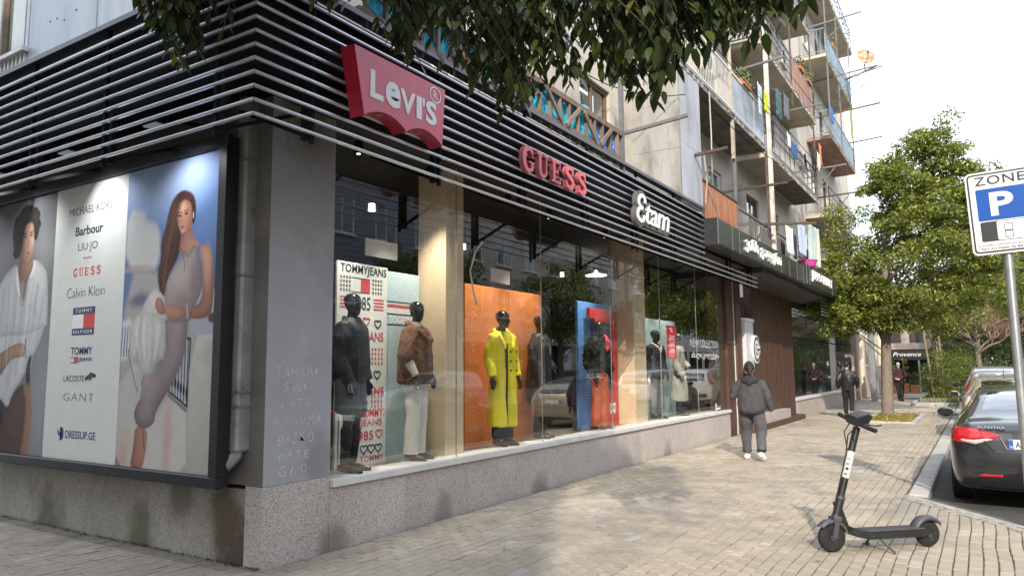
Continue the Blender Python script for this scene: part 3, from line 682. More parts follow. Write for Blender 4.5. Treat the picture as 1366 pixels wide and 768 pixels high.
balcony(14.56, 20.8, L2+.0, .9, M['soffit_cream'], style='sparse')
balcony(23.4, 30.0, L2, .9, M['soffit_cream'], style='sparse')
MB().box(.2, .895, 17.5, 20.79, L2-.155, L2-.142).build('soffit_patch', M['soffit'], bld)
# level 3-5
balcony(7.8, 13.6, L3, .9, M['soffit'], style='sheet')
balcony(14.0, 21.4, L3-.2, .9, M['soffit_cream'], style='sparse')
for k in range(16): MB().box(.87, .885, 18.0+k*.2, 18.19+k*.2, L3-.14, L3+.78).build('railing_panel', mat('red_planks', (.20, .11, .075), .8, var=.3, scale=5, col2=(.32, .26, .22), c2scale=5, c2lo=.5, c2hi=.62, stretch=(3, 3, .4), rnd=.3), bld)
BR = mat('blue_rail', (.20, .27, .34), .6, .3, var=.2)
balcony(24.4, 30.6, L3+.15, .92, M['soffit_red'], style='bars', m=BR)
balcony(7.8, 13.6, L4, .9, M['soffit_cream'], style='bars')
balcony(14.0, 20.9, L4-.25, .9, M['soffit_cream'], style='bars')
balcony(23.9, 30.6, L4+.1, .95, M['soffit_cream'], style='bars', m=BR)
balcony(14, 20.6, L5, .9, M['soffit_cream'], style='bars')
balcony(23.6, 31.6, L5, .95, M['soffit_cream'], style='sparse')
for y in (24.3, 27, 30.4):
    for z0, z1 in ((L3, L4-.04), (L4, L5-.14)): post(.93, y, z0, z1, w=.045)
for y, z0, z1 in ((14.1, L3, L4), (17.8, L3-.8, L4), (21.0, L2, L4)): post(.88, y, z0, z1, M['rustbar'], .045)
# rods and brackets for washing lines that poke out over the street
for k, (x0, x1, y, z0, z1) in enumerate(((-.05, 1.5, 6.5, 5.28, 5.42), (.1, 1.5, 8.6, 5.35, 5.45), (-.05, 1.75, 12.5, 8.35, 8.5), (.1, 1.6, 13.0, 5.72, 5.75), (.1, 1.6, 18.2, 9.15, 9.2), (.1, 2.6, 24.4, 10.8, 10.95), (.1, 2.4, 26, 12.8, 12.95), (.1, 2.2, 29.3, 13.6, 14.2),
                                        (.1, 2.2, 24.1, 14.2, 14.35), (.1, 2.1, 30, 11.2, 11.3), (.1, 1.8, 21.1, 8.0, 8.05), (.1, 1.9, 23.6, 7.6, 7.65))):
    MB().beam((x0, y, z0), (x1, y, z1), .05, .05).build('washing_line_rod', M['rustbar'] if k % 2 else M['greymetal'], bld)
    if k > 5: MB().beam((.95, y+.01, z0-.6), (x1*.8, y+.01, z0), .03, .03).build('brace', M['greymetal'], bld)
ROPE = mat('rope', (.42, .38, .30), .9)
MB().tube([(.7, 8.2, 6.05), (.75, 8.15, 5.5), (.85, 8.0, 4.9)], .012, 5).tube([(1.2, 8.65, 5.44), (1.15, 8.8, 5.1), (1.1, 9.0, 5.9), (1.0, 9.3, 6.8)], .012, 5).tube([(.95, 9.0, 5.5), (.98, 9.02, 5.0), (.93, 9.05, 4.6)], .014, 5).build('rope', ROPE, bld)

for pts in ([(.95, 9.0, 6.6), (1.2, 11.5, 6.2), (1.25, 14.4, 6.5)], [(.97, 8.0, 7.9), (1.25, 14.4, 7.6), (1.1, 20.8, 7.9)], [(.95, 14.5, 9.7), (1.5, 19, 9.2), (1.0, 24.4, 9.9)], [(-.08, 5.5, 6.3), (.3, 7.0, 6.0), (1.0, 7.9, 6.3)], [(1.0, 24.4, 12.8), (1.7, 27, 12.4), (1.0, 30, 12.9)]):
    P_ = [Vector(p) for p in pts]; MB().tube([P_[0].lerp(P_[1], t/6)*(1-t/6)+P_[1].lerp(P_[2], t/6)*(t/6) for t in range(7)], .008, 5).build('cable', M['black'], bld)

# air conditioners, flower boxes and patched glazing among the balconies
for i, (y, z, x) in enumerate(((11.6, 8.3, -.1), (19.9, 11.4, -.1), (22.6, 8.6, -.1), (22.4, 5.6, -.1))):
    t = thing('air_conditioner', ('white air conditioner box on the wall above the blue-grey railing panels', 'white air conditioner box high between the two balcony stacks', 'lower white air conditioner box between the two balcony stacks', 'white air conditioner box just above the dark fascia')[i], 'air conditioner', (x, y, z), 0, 'air conditioners on the facade')
    MB().box(x+.04, x+.34, y, y+.8, z, z+.55, b=.02).build('casing', mat('ac_white', (.55, .54, .50), .6, var=.1, col2=(.35, .3, .25), c2scale=4), t); q = MB()
    for k in range(7): q.lathe([(.05+.03*k, 0), (.056+.03*k, .004)], (x+.341, y+.3, z+.27), (1, 0, 0), 20)
    q.build('fan_grille', M['black'], t)
    for dy in (.1, .7): MB().beam((x, y+dy, z-.02), (x+.34, y+dy, z-.02), .03, .03).build('bracket', M['greymetal'], t)
for i, (y, z) in enumerate(((19.0, 10.72), (20.2, 10.72), (26.0, 14.1), (12.2, 7.95))):
    t = thing('flower_box', ('terracotta flower box on the middle balcony rail, left of the pair', 'terracotta flower box on the middle balcony rail, right of the pair', 'terracotta flower box on the highest blue railing', 'terracotta flower box on the blue-grey panels')[i], 'flower box', (.85, y, z), 0, 'flower boxes on the balconies')
    MB().box(.76, .94, y, y+.6, z, z+.16, b=.01).build('box', mat('terracotta', (.40, .17, .07), .8, var=.15), t); q = MB(); r_ = random.Random(i)
    for k in range(160):
        p = Vector((.85+r_.uniform(-.15, .15), y+.3+r_.uniform(-.38, .38), z+.15+r_.uniform(-.05, .25))); d = Vector((r_.uniform(-1, 1), r_.uniform(-1, 1), r_.uniform(-.6, 1))).normalized()*.07; e = d.orthogonal()*.4; q.add([p, p+d*.5+e, p+d, p+d*.5-e], [(0, 1, 2), (0, 2, 3)])
    tag(q.build('plants', mat('box_leaves', (.11, .14, .04), .8, var=.4), t), kind='stuff')
# ------------------------------------------------------------------ printed pictures (vertex-colour prints)
def sdf(poly, X, Y):
    P = np.array(poly); n = len(P); ins = np.zeros(X.shape, bool); dm = np.full(X.shape, 1e9)
    for i in range(n):
        x1, y1 = P[i]; x2, y2 = P[(i+1) % n]; dx, dy = x2-x1, y2-y1
        if dy != 0:
            c = ((y1 > Y) != (y2 > Y)) & (X < dx*(Y-y1)/dy+x1); ins ^= c
        t = np.clip(((X-x1)*dx+(Y-y1)*dy)/(dx*dx+dy*dy+1e-12), 0, 1); dm = np.minimum(dm, np.hypot(X-x1-t*dx, Y-y1-t*dy))
    return np.where(ins, dm, -dm)
def smooth_poly(p, it=2):
    for _ in range(it):
        q = []
        for i in range(len(p)):
            a, b = np.array(p[i]), np.array(p[(i+1) % len(p)]); q += [tuple(a*.75+b*.25), tuple(a*.25+b*.75)]
        p = q
    return p
class Print:
    def __init__(s, x0, x1, z0, z1, nx, nz):
        s.nx, s.nz = nx, nz; s.X, s.Z = np.meshgrid(np.linspace(x0, x1, nx), np.linspace(z0, z1, nz)); s.C = np.zeros(s.X.shape+(3,))
    def fillm(s, m, c1, c2=None, ang=None, nz=0, ns=8):
        """blend mask m with colour c1 (to c2 along ang over the mask's extent), nz noise"""
        c1 = np.array(c1); c = np.broadcast_to(c1, s.C.shape).copy()
        if c2 is not None:
            t = s.X*math.cos(ang)+s.Z*math.sin(ang); w = m > .5
            if w.any(): lo, hi = t[w].min(), t[w].max(); t = np.clip((t-lo)/(hi-lo+1e-9), 0, 1)[..., None]; c = c1*(1-t)+np.array(c2)*t
        if nz:
            r = np.random.RandomState(int(abs(c1.sum())*1000)+ns); a, b = s.X*ns, s.Z*ns; n = np.zeros(s.X.shape)
            for k in range(6): ph = r.rand(3)*6.3; f = r.uniform(.6, 2.4, 2); n += np.sin(a*f[0]*3+b*f[1]*(1 if k % 2 else -1)*3+ph[0]+1.7*np.sin(b*f[0]+ph[1]))
            c = c*(1+nz*.4*n[..., None]/3)
        s.C = s.C*(1-m[..., None])+c*m[..., None]
    def poly(s, p, c1, c2=None, ang=0, blur=.006, nz=0, ns=8, sm=1, rim=0, rw=.04):
        d = sdf(smooth_poly(p, sm) if sm else p, s.X, s.Z); m = np.clip(d/blur*.5+.5, 0, 1); s.fillm(m, c1, c2, ang, nz, ns)
        if rim: s.C = s.C*(1-(m*rim*np.exp(-np.clip(d, 0, 9)/rw))[..., None])
    def ell(s, cx, cz, rx, rz, c, blur=.3, al=1):
        d = 1-np.hypot((s.X-cx)/rx, (s.Z-cz)/rz); s.fillm(np.clip(d/blur+.5, 0, 1)*al, c)
    def line(s, pts, w, c, blur=.004, al=1):
        dm = np.full(s.X.shape, 1e9)
        for (x1, y1), (x2, y2) in zip(pts[:-1], pts[1:]):
            dx, dy = x2-x1, y2-y1; t = np.clip(((s.X-x1)*dx+(s.Z-y1)*dy)/(dx*dx+dy*dy+1e-12), 0, 1); dm = np.minimum(dm, np.hypot(s.X-x1-t*dx, s.Z-y1-t*dy))
        s.fillm(np.clip((w-dm)/blur*.5+.5, 0, 1)*al, c)
    def build(s, name, y, parent, rough=.35):
        nx, nz = s.nx, s.nz; off = wpos(parent)
        v = np.stack([s.X.ravel()-off.x, np.full(s.X.size, y-off.y), s.Z.ravel()-off.z], 1)
        i, j = np.meshgrid(np.arange(nx-1), np.arange(nz-1)); a = (j*nx+i).ravel(); f = np.stack([a, a+1, a+nx+1, a+nx], 1)
        me = bpy.data.meshes.new(name); me.vertices.add(len(v)); me.vertices.foreach_set('co', v.astype(np.float32).ravel())
        me.loops.add(f.size); me.loops.foreach_set('vertex_index', f.ravel().astype(np.int32)); me.polygons.add(len(f))
        me.polygons.foreach_set('loop_start', np.arange(0, f.size, 4, dtype=np.int32)); me.polygons.foreach_set('loop_total', np.full(len(f), 4, dtype=np.int32))
        me.update(calc_edges=True)
        ca = me.color_attributes.new('pc', 'FLOAT_COLOR', 'POINT'); C4 = np.concatenate([np.clip((s.C**1.22)*1.05, 0, 1).reshape(-1, 3), np.ones((s.X.size, 1))], 1); ca.data.foreach_set('color', C4.astype(np.float32).ravel())
        me.materials.append(mat('print_gloss', rough=.5, var=0, attr='pc', spec=.2)); o = bpy.data.objects.new(name, me); COL.objects.link(o); o.parent = parent; return o

bb = thing('billboard', 'wide black-framed billboard with two fashion photographs and a list of names between them', 'billboard', (-2.4, -.2, .65))
MB().box(-4.72, -.245, -.27, -.19, .65, .745, b=.01).box(-4.72, -.245, -.27, -.19, 3.51, 3.62, b=.01).box(-4.72, -4.58, -.27, -.19, .745, 3.51).box(-.345, -.245, -.27, -.19, .745, 3.51).box(-4.70, -.26, -.19, -.14, .66, 3.60).box(-4.6, -.5, -.14, .02, .72, 3.55).build('frame', mat('bb_frame', (.02, .021, .023), .4, .3, var=.2), bb)
D = {'hairback':[(-0.9,3.22),(-0.76,3.17),(-0.71,3.07),(-0.71,2.94),(-0.74,2.87),(-0.83,3.01),(-0.95,3.08),(-0.93,2.89),(-0.9,2.7),(-1.01,2.52),(-1.11,2.38),(-1.13,2.25),(-1.23,2.37),(-1.25,2.51),(-1.2,2.6),(-1.22,2.77),(-1.15,2.91),(-1.12,3.04),(-1.05,3.17)],'face':[(-0.88,3.13),(-0.79,3.09),(-0.76,3.0),(-0.76,2.89),(-0.8,2.83),(-0.89,2.82),(-0.96,2.88),(-0.99,3.0),(-0.96,3.09)],'neck':[(-0.91,2.85),(-0.75,2.87),(-0.74,2.78),(-0.62,2.69),(-0.8,2.64),(-0.94,2.63)],'arm':[(-0.63,2.7),(-0.52,2.68),(-0.45,2.6),(-0.43,2.44),(-0.42,2.27),(-0.43,2.13),(-0.48,2.05),(-0.73,2.05),(-0.82,2.1),(-0.8,2.16),(-0.63,2.16),(-0.57,2.24),(-0.57,2.38),(-0.59,2.49),(-0.64,2.6)],'dresstop':[(-0.7,2.71),(-0.67,2.64),(-0.64,2.53),(-0.59,2.42),(-0.59,2.28),(-0.67,2.17),(-0.71,2.11),(-0.73,2.02),(-1.09,2.04),(-1.13,2.35),(-1.04,2.49),(-0.92,2.61),(-0.86,2.63),(-0.76,2.67)],'dresslow':[(-1.11,2.11),(-0.76,2.1),(-0.77,1.89),(-0.8,1.72),(-0.95,1.49),(-1.13,1.31),(-1.19,1.23),(-1.19,1.15),(-1.32,1.09),(-1.46,1.11),(-1.52,1.2),(-1.5,1.28),(-1.41,1.38),(-1.43,1.56),(-1.23,1.7),(-1.07,1.8)],'leg':[(-1.49,1.12),(-1.29,1.1),(-1.3,0.91),(-1.36,0.72),(-1.55,0.72),(-1.5,0.94)],'towel':[(-1.63,2.15),(-1.1,2.12),(-1.06,1.72),(-1.2,1.69),(-1.26,1.56),(-1.44,1.58),(-1.47,1.71),(-1.59,1.71),(-1.65,1.79)],'towel2':[(-1.31,2.36),(-1.16,2.31),(-1.1,2.16),(-1.09,2.04),(-1.55,2.05),(-1.46,2.2)],'hand1':[(-1.25,2.27),(-1.16,2.26),(-1.1,2.16),(-1.11,2.1),(-1.21,2.12),(-1.27,2.19)],'hand2':[(-1.06,2.2),(-0.8,2.16),(-0.78,2.08),(-0.97,2.04),(-1.09,2.09),(-1.11,2.15)],'bldg':[(-1.78,3.15),(-1.48,3.1),(-1.48,3.01),(-1.24,2.94),(-1.22,2.6),(-1.32,2.51),(-1.79,2.56)],'ground':[(-1.79,2.56),(-1.13,2.5),(-.3,2.2),(-.3,.6),(-1.79,.6)],'shadowroof':[(-1.73,2.21),(-1.54,2.35),(-1.3,2.28),(-1.33,2.19)],'wallR':[(-0.72,1.91),(-0.3,1.91),(-0.3,0.70),(-0.71,0.70)],'wallL':[(-1.83,1.73),(-0.75,1.51),(-0.7,0.6),(-1.83,0.6)],'rail':[(-0.8,1.9),(-0.71,1.88),(-0.73,1.29),(-1.02,1.42)],'purple':[(-0.48,2.09),(-0.34,2.1),(-0.34,2.01),(-0.48,2.01)],'mhair':[(-3.9,3.4),(-3.76,3.44),(-3.6,3.39),(-3.49,3.29),(-3.48,3.16),(-3.52,3.03),(-3.59,3.03),(-3.6,3.17),(-3.66,3.25),(-3.8,3.23),(-3.82,3.14),(-3.85,3.0),(-3.9,2.84),(-3.99,2.91),(-4.07,3.06),(-4.09,3.23),(-4.02,3.34)],'mface':[(-3.8,3.24),(-3.64,3.24),(-3.58,3.15),(-3.57,2.97),(-3.6,2.87),(-3.68,2.78),(-3.82,2.81),(-3.9,2.9),(-3.9,3.07),(-3.85,3.16)],'mneck':[(-3.9,2.87),(-3.64,2.8),(-3.59,2.84),(-3.56,2.74),(-3.72,2.55),(-3.88,2.62)],'mshirt':[(-3.94,2.81),(-4.09,2.75),(-4.25,2.66),(-4.32,2.58),(-4.7,2.4),(-4.7,2.0),(-3.2,2.02),(-3.2,2.3),(-3.24,2.58),(-3.29,2.7),(-3.55,2.84),(-3.65,2.69),(-3.72,2.35),(-3.78,2.4),(-3.87,2.64)],'mshirt2':[(-4.7,2.32),(-3.2,2.23),(-3.3,1.95),(-3.44,1.78),(-3.55,1.78),(-3.61,1.56),(-3.86,1.38),(-3.93,1.21),(-4.14,1.34),(-4.7,1.37)],'mtrous':[(-4.7,1.37),(-4.14,1.34),(-3.94,1.19),(-3.86,1.36),(-3.65,1.49),(-3.51,1.43),(-3.42,1.24),(-3.41,1.03),(-3.5,0.6),(-4.7,0.6)],'mtan':[(-3.65,1.5),(-3.49,1.49),(-3.4,1.24),(-3.4,1.01),(-3.48,0.6),(-3.63,0.6),(-3.54,1.0),(-3.53,1.28)],'marm':[(-4.21,1.81),(-3.93,1.9),(-3.7,1.93),(-3.59,1.85),(-3.63,1.77),(-3.91,1.76),(-4.06,1.65),(-4.17,1.56),(-4.47,1.56),(-4.49,1.72)],'mchair':[(-3.6,1.77),(-3.5,1.77),(-3.47,1.25),(-3.55,1.25)]}
# right picture: woman in a knitted dress by a sea wall
P = Print(-1.785, -.347, .747, 3.508, 270, 500); a = np.ones(P.X.shape)
P.fillm(a, (.13, .19, .34), (.10, .17, .33), 0); P.ell(-1.2, 3.55, .8, .5, (.42, .5, .68), .9, .8)
P.poly(D['bldg'], (.50, .49, .46), (.40, .41, .43), 1.5, .03, .05); P.poly(D['ground'], (.38, .36, .35), (.42, .40, .37), -1.5, .04, .04)
P.ell(-1.65, 2.56, .3, .035, (.40, .30, .27), .6, .7); P.poly(D['shadowroof'], (.19, .17, .22), blur=.04); P.poly([(-1.22, 2.5), (-.3, 2.52), (-.3, 3.2), (-.6, 3.0)], (.13, .2, .36), blur=.1)
P.poly([(-.62, 2.3), (-.3, 2.28), (-.3, 1.9), (-.75, 1.9)], (.38, .38, .43), blur=.02); P.poly(D['purple'], (.12, .07, .10), blur=.012)
P.poly([(-1.83, 2.05), (-1.6, 2.12), (-1.62, 1.72), (-1.83, 1.7)], (.55, .56, .58), blur=.02)
for k in range(4): P.line([(-1.77+k*.045, 2.02), (-1.78+k*.045, 1.75)], .006, (.05, .05, .07))
P.poly(D['wallL'], (.47, .45, .42), (.55, .52, .48), -.8, .012, .07, 5); P.ell(-1.0, 1.0, .06, .45, (.5, .27, .22), 1.2, .45); P.ell(-1.68, .85, .1, .2, (.5, .3, .22), 1.2, .5); P.ell(-.62, .9, .05, .3, (.52, .36, .3), 1.2, .4)
P.line([(-1.0, 1.40), (-.74, 1.27)], .018, (.25, .22, .21)); P.line([(-1.02, 1.44), (-.72, 1.32)], .012, (.6, .58, .55))
P.poly(D['rail'], (.44, .44, .47), blur=.01)
for k in range(7):
    x = -.74-k*.042; zt = 1.89-(k > 2)*(k-2)*.11; P.line([(x, zt), (x, 1.31+k*.02)], .006, (.02, .02, .035)); P.ell(x, 1.42+.02*k, .016, .05, (.02, .02, .035), .3)
P.line([(-.80, 1.89), (-.715, 1.88), (-.725, 1.30), (-1.0, 1.43)], .009, (.02, .02, .03))
P.poly(D['wallR'], (.50, .48, .43), (.42, .40, .37), -1.3, .012, .08, 4); P.ell(-.45, 1.75, .08, .1, (.38, .37, .36), 1, .6)
SK = (.50, .30, .22); SKd = (.27, .135, .10)
P.poly(D['leg'], rim=0.35, c1=(.34, .15, .115), c2=SK, ang=.2, blur=.01); P.line([(-1.36, 1.07), (-1.34, .93)], .006, (.16, .06, .05), .012)
P.poly(D['dresslow'], rim=0.4, c1=(.245, .20, .205), c2=(.36, .30, .295), ang=.9, blur=.008, nz=.06, ns=7); P.ell(-1.33, 1.5, .13, .22, (.42, .35, .335), 1.2, .6); P.line([(-.8, 2.0), (-.83, 1.75), (-1.0, 1.5), (-1.17, 1.28)], .03, (.17, .135, .145), .06, .6)
P.poly(D['hairback'], (.045, .022, .018), (.12, .055, .04), 2.6, .012, .25, 14)
P.poly(D['neck'], rim=0.3, c1=SKd, c2=SK, ang=-.9, blur=.01); P.poly(D['arm'], rim=0.4, c1=(.30, .16, .12), c2=(.52, .31, .23), ang=2.2, blur=.009); P.ell(-.52, 2.5, .05, .16, (.56, .36, .28), 1.2, .5)
P.poly(D['dresstop'], rim=0.35, c1=(.27, .22, .215), c2=(.40, .345, .33), ang=2.6, blur=.008, nz=.05, ns=9); P.ell(-.9, 2.42, .13, .1, (.44, .385, .37), 1.2, .6); P.ell(-.68, 2.38, .07, .14, (.22, .18, .18), 1.2, .6); P.ell(-.85, 2.2, .14, .05, (.24, .195, .19), 1.2, .5)
P.line([(-.9, 2.68), (-.85, 2.56), (-.84, 2.48)], .003, (.12, .08, .06)); P.line([(-.92, 2.7), (-.80, 2.6), (-.70, 2.7)], .003, (.15, .1, .07))
P.poly(D['face'], rim=0.35, c1=(.50, .29, .21), c2=(.36, .19, .14), ang=0, blur=.010); P.ell(-.91, 3.05, .05, .05, (.58, .37, .28), 1.2, .6); P.ell(-.80, 2.90, .03, .06, (.30, .15, .11), 1.2, .6); P.ell(-.885, 2.845, .035, .02, (.52, .31, .24), 1, .7)
for (x, z) in ((-.945, 2.985), (-.85, 2.995)): P.ell(x, z, .026, .010, (.05, .03, .03), .5); P.line([(x-.03, z+.026), (x+.028, z+.031)], .005, (.10, .05, .04), .008)
P.line([(-.905, 2.99), (-.925, 2.93), (-.90, 2.922)], .004, (.26, .13, .10), .012, .8); P.ell(-.90, 2.878, .026, .012, (.30, .08, .08), .5)
P.poly([(-.96, 3.1), (-.88, 3.15), (-.80, 3.16), (-.90, 3.22), (-1.02, 3.18), (-1.04, 3.0), (-1.0, 2.9), (-.99, 3.0)], (.07, .035, .028), blur=.012)
P.line([(-1.0, 3.1), (-1.07, 2.9), (-1.12, 2.7), (-1.15, 2.45)], .02, (.15, .075, .05), .05, .6); P.line([(-.98, 2.95), (-1.0, 2.7), (-1.08, 2.5)], .012, (.13, .06, .045), .03, .6); P.ell(-.745, 2.97, .008, .03, (.5, .4, .25), .5)
P.poly(D['towel2'], rim=0.25, c1=(.50, .48, .46), c2=(.62, .60, .57), ang=1, blur=.01, nz=.10, ns=9); P.poly(D['towel'], rim=0.28, c1=(.47, .465, .45), c2=(.62, .60, .56), ang=2.0, blur=.01, nz=.08, ns=8)
P.line([(-1.47, 2.1), (-1.5, 1.75)], .010, (.30, .28, .27), .03, .7); P.line([(-1.3, 2.1), (-1.28, 1.65)], .010, (.33, .31, .3), .04, .7); P.line([(-1.66, 1.8), (-1.6, 1.65), (-1.48, 1.42)], .005, (.10, .08, .08)); P.line([(-1.64, 1.78), (-1.55, 1.62), (-1.5, 1.48)], .004, (.6, .6, .58))
P.poly(D['hand1'], rim=0.35, c1=(.52, .30, .22), c2=(.38, .2, .15), ang=-1, blur=.008); P.poly(D['hand2'], rim=0.35, c1=(.55, .33, .25), c2=(.40, .21, .16), ang=-1, blur=.008)
for k in range(4): P.line([(-1.20+k*.025, 2.22-k*.01), (-1.17+k*.02, 2.13)], .002, (.25, .12, .09), .004, .8); P.line([(-1.08+k*.012, 2.17-k*.025), (-.98, 2.15-k*.025)], .002, (.27, .13, .1), .004, .8)
P.line([(-.79, 2.19), (-.765, 2.06)], .006, (.62, .45, .3))
r_ = random.Random(12)
for k in range(34):      # hair strands and folds
    t = r_.random(); x0 = -.95-.1*t; P.line([(x0+r_.uniform(-.03, .05), 3.12-.1*t), (-1.03-.08*t, 2.85), (-1.10-.1*t+r_.uniform(-.02, .03), 2.6), (-1.13-.07*t+r_.uniform(-.03, .03), 2.32)], .0022, ((.02, .01, .008), (.22, .12, .085))[k % 2], .005, .55)
for k in range(16):
    t = k/15; P.line([(-1.10+.30*t, 2.08), (-1.2+.28*t, 1.75), (-1.42+.2*t, 1.3)], .002, (.17, .14, .145), .006, .35)
for k in range(9):
    t = k/8; P.line([(-1.58+.44*t, 2.12-.1*(k % 2)), (-1.60+.46*t, 1.95), (-1.5+.3*t, 1.72)], .005, ((.34, .33, .32), (.72, .70, .67))[k % 2], .012, .55)
for k in range(7): P.line([(-1.0+.05*k, 2.36-.02*k), (-.93+.04*k, 2.24-.02*k)], .002, (.24, .19, .19), .008, .5)
P.build('photograph', -.225, bb)
# left picture: dark curly-haired man in a white shirt
P = Print(-4.575, -3.13, .747, 3.508, 250, 460); a = np.ones(P.X.shape)
P.fillm(a, (.145, .14, .145), (.20, .20, .21), 0, .05, 1); P.ell(-3.3, 2.9, .25, .3, (.34, .33, .32), 1, .6); P.ell(-4.2, 2.85, .4, .35, (.25, .245, .25), 1.2, .6); P.ell(-3.25, 1.3, .25, .7, (.33, .34, .36), 1.3, .8); P.ell(-3.3, 3.4, .3, .3, (.09, .09, .09), 1.3, .7)
P.poly(D['mchair'], (.06, .04, .03)); P.ell(-3.545, 1.74, .06, .06, (.05, .03, .03), .4)
P.poly(D['mtrous'], rim=0.4, c1=(.065, .035, .03), c2=(.13, .075, .055), ang=.3, blur=.012, nz=.2, ns=5); P.poly(D['mtan'], (.24, .14, .09), (.34, .21, .14), 0, .02, .1, 6); P.poly([(-4.7, 1.36), (-4.15, 1.35), (-3.98, 1.1), (-4.2, .9), (-4.7, .8)], (.02, .018, .02), blur=.04)
P.poly(D['mshirt2'], rim=0.3, c1=(.47, .47, .48), c2=(.58, .57, .56), ang=.2, blur=.01, nz=.07, ns=8); P.poly(D['mshirt'], rim=0.3, c1=(.42, .42, .43), c2=(.60, .59, .575), ang=.4, blur=.01, nz=.07, ns=9)
for (p1, p2, c) in (((-3.9, 2.6), (-3.95, 1.5), .27), ((-3.72, 2.4), (-3.82, 1.6), .3), ((-3.45, 2.5), (-3.6, 1.95), .34), ((-4.2, 2.5), (-4.3, 1.9), .3), ((-3.3, 2.4), (-3.4, 1.9), .4), ((-4.05, 2.1), (-4.0, 1.4), .33), ((-3.55, 2.3), (-3.4, 2.2), .33)):
    P.line([p1, p2], .012, (c, c, c*1.03), .06, .65)
for k in range(9): P.line([(-4.3+k*.12, 2.5), (-4.28+k*.115, 1.5)], .0015, (.36, .36, .38), .006, .4)
P.line([(-3.86, 2.64), (-3.80, 2.36), (-3.75, 2.33)], .007, (.25, .25, .26), .012); P.poly([(-3.94, 2.81), (-3.88, 2.62), (-3.80, 2.38), (-3.96, 2.6)], (.64, .63, .61), blur=.008); P.poly([(-3.55, 2.84), (-3.64, 2.70), (-3.62, 2.60), (-3.5, 2.72)], (.66, .65, .63), blur=.008)
P.poly(D['mneck'], rim=0.3, c1=(.20, .115, .085), c2=(.40, .25, .185), ang=.6, blur=.01); P.poly([(-3.84, 2.62), (-3.72, 2.6), (-3.77, 2.38)], (.34, .21, .15), blur=.012)
P.poly(D['marm'], rim=0.4, c1=(.22, .12, .09), c2=(.46, .29, .21), ang=1.1, blur=.01); P.line([(-3.63, 1.95), (-3.60, 1.76)], .010, (.05, .05, .09))
for k in range(3): P.line([(-4.2+k*.06, 1.74-k*.03), (-4.32+k*.05, 1.58)], .003, (.15, .08, .06), .008)
P.poly(D['mface'], rim=0.35, c1=(.25, .15, .11), c2=(.47, .31, .235), ang=0, blur=.010); P.ell(-3.85, 3.0, .05, .14, (.17, .10, .075), 1.3, .7); P.ell(-3.62, 3.03, .03, .05, (.55, .38, .3), 1.3, .6)
for (x, z) in ((-3.79, 3.09), (-3.65, 3.095)): P.ell(x, z, .028, .011, (.05, .035, .03), .5); P.line([(x-.04, z+.03), (x+.03, z+.037)], .007, (.05, .03, .025), .01)
P.line([(-3.72, 3.1), (-3.70, 3.0), (-3.735, 2.985)], .006, (.18, .10, .08), .015, .8); P.ell(-3.70, 2.90, .038, .012, (.24, .09, .08), .5); P.ell(-3.72, 2.86, .03, .01, (.2, .11, .09), .8, .6)
P.poly(D['mhair'], (.02, .016, .015), (.05, .04, .035), .8, .014, .3, 12); r_ = random.Random(3)
for k in range(46):
    t = r_.random(); ang = r_.uniform(-.3, 3.5); x, z = -3.77+.27*math.cos(ang)*r_.uniform(.8, 1.08), 3.22+.20*math.sin(ang)*r_.uniform(.85, 1.1); P.ell(x, z, .035, .028, (.022+.03*t, .018+.02*t, .016+.02*t), .4)
for k in range(26):
    t = r_.random(); P.line([(-4.35+1.0*t, 2.62-.2*abs(t-.5)), (-4.33+.95*t+r_.uniform(-.05, .05), 2.2), (-4.28+.75*t+r_.uniform(-.06, .06), 1.6)], .0035, ((.28, .28, .30), (.74, .73, .71))[k % 2], .012, .4)
for k in range(14): P.ell(-4.0+r_.uniform(-.05, .06), 3.15-k*.02, .04, .03, (.025, .02, .018), .4)
P.build('photograph', -.225, bb)
q = MB().box(-3.128, -1.787, -.226, -.2, .747, 3.508).build('name_panel', mat('panel_white', (.62, .62, .58), .7, var=.03, spec=.1), bb)
ink = mat('ink_black', (.02, .022, .025), .5, var=0); inkg = mat('ink_green', (.01, .04, .03), .5, var=0); inkr = mat('ink_red', (.55, .03, .03), .5, var=0); inkb = mat('ink_blue', (.015, .02, .10), .5, var=0)
AX, AZ = (1, 0, 0), (0, 0, 1)
def bt(s_, x0, z0, x1, z1, m, **k): return text(s_, m, bb, (x0, -.2262, z0), AX, AZ, x1-x0, z1-z0, .0015, **k)
bt('MICHAEL KORS', -2.86, 3.20, -2.06, 3.28, ink, bold=-.008); bt('Barbour', -2.72, 2.98, -2.20, 3.075, inkg, bold=.022); bt('LIU·JO', -2.65, 2.80, -2.29, 2.90, ink, bold=-.01); bt('MILANO', -2.54, 2.735, -2.39, 2.752, ink, bold=-.01)
bt('Calvin Klein', -2.82, 2.35, -2.12, 2.45, ink, bold=-.02, spacing=.95); bt('TOMMY', -2.68, 1.775, -2.28, 1.85, inkb, bold=.02); bt('JEANS', -2.52, 1.70, -2.28, 1.745, inkb, bold=.02)
bt('LACOSTE', -2.79, 1.51, -2.40, 1.57, ink); bt('GANT', -2.77, 1.32, -2.21, 1.395, ink, bold=-.025, spacing=1.2); bt('DRESSUP.GE', -2.695, .955, -2.145, 1.03, inkb, bold=.01)
def flat(polys, m, parent, y=-.2262, th=.0015, name='emblem', z=None):
    for i, p in enumerate(polys): o = MB().prism(p, (0, y-i*.0003, 0), (1, 0, 0), (0, 0, 1), (0, -th, 0)).build(name, m, parent)
    return o
rc = lambda x0, x1, z0, z1: [(x0, z0), (x1, z0), (x1, z1), (x0, z1)]
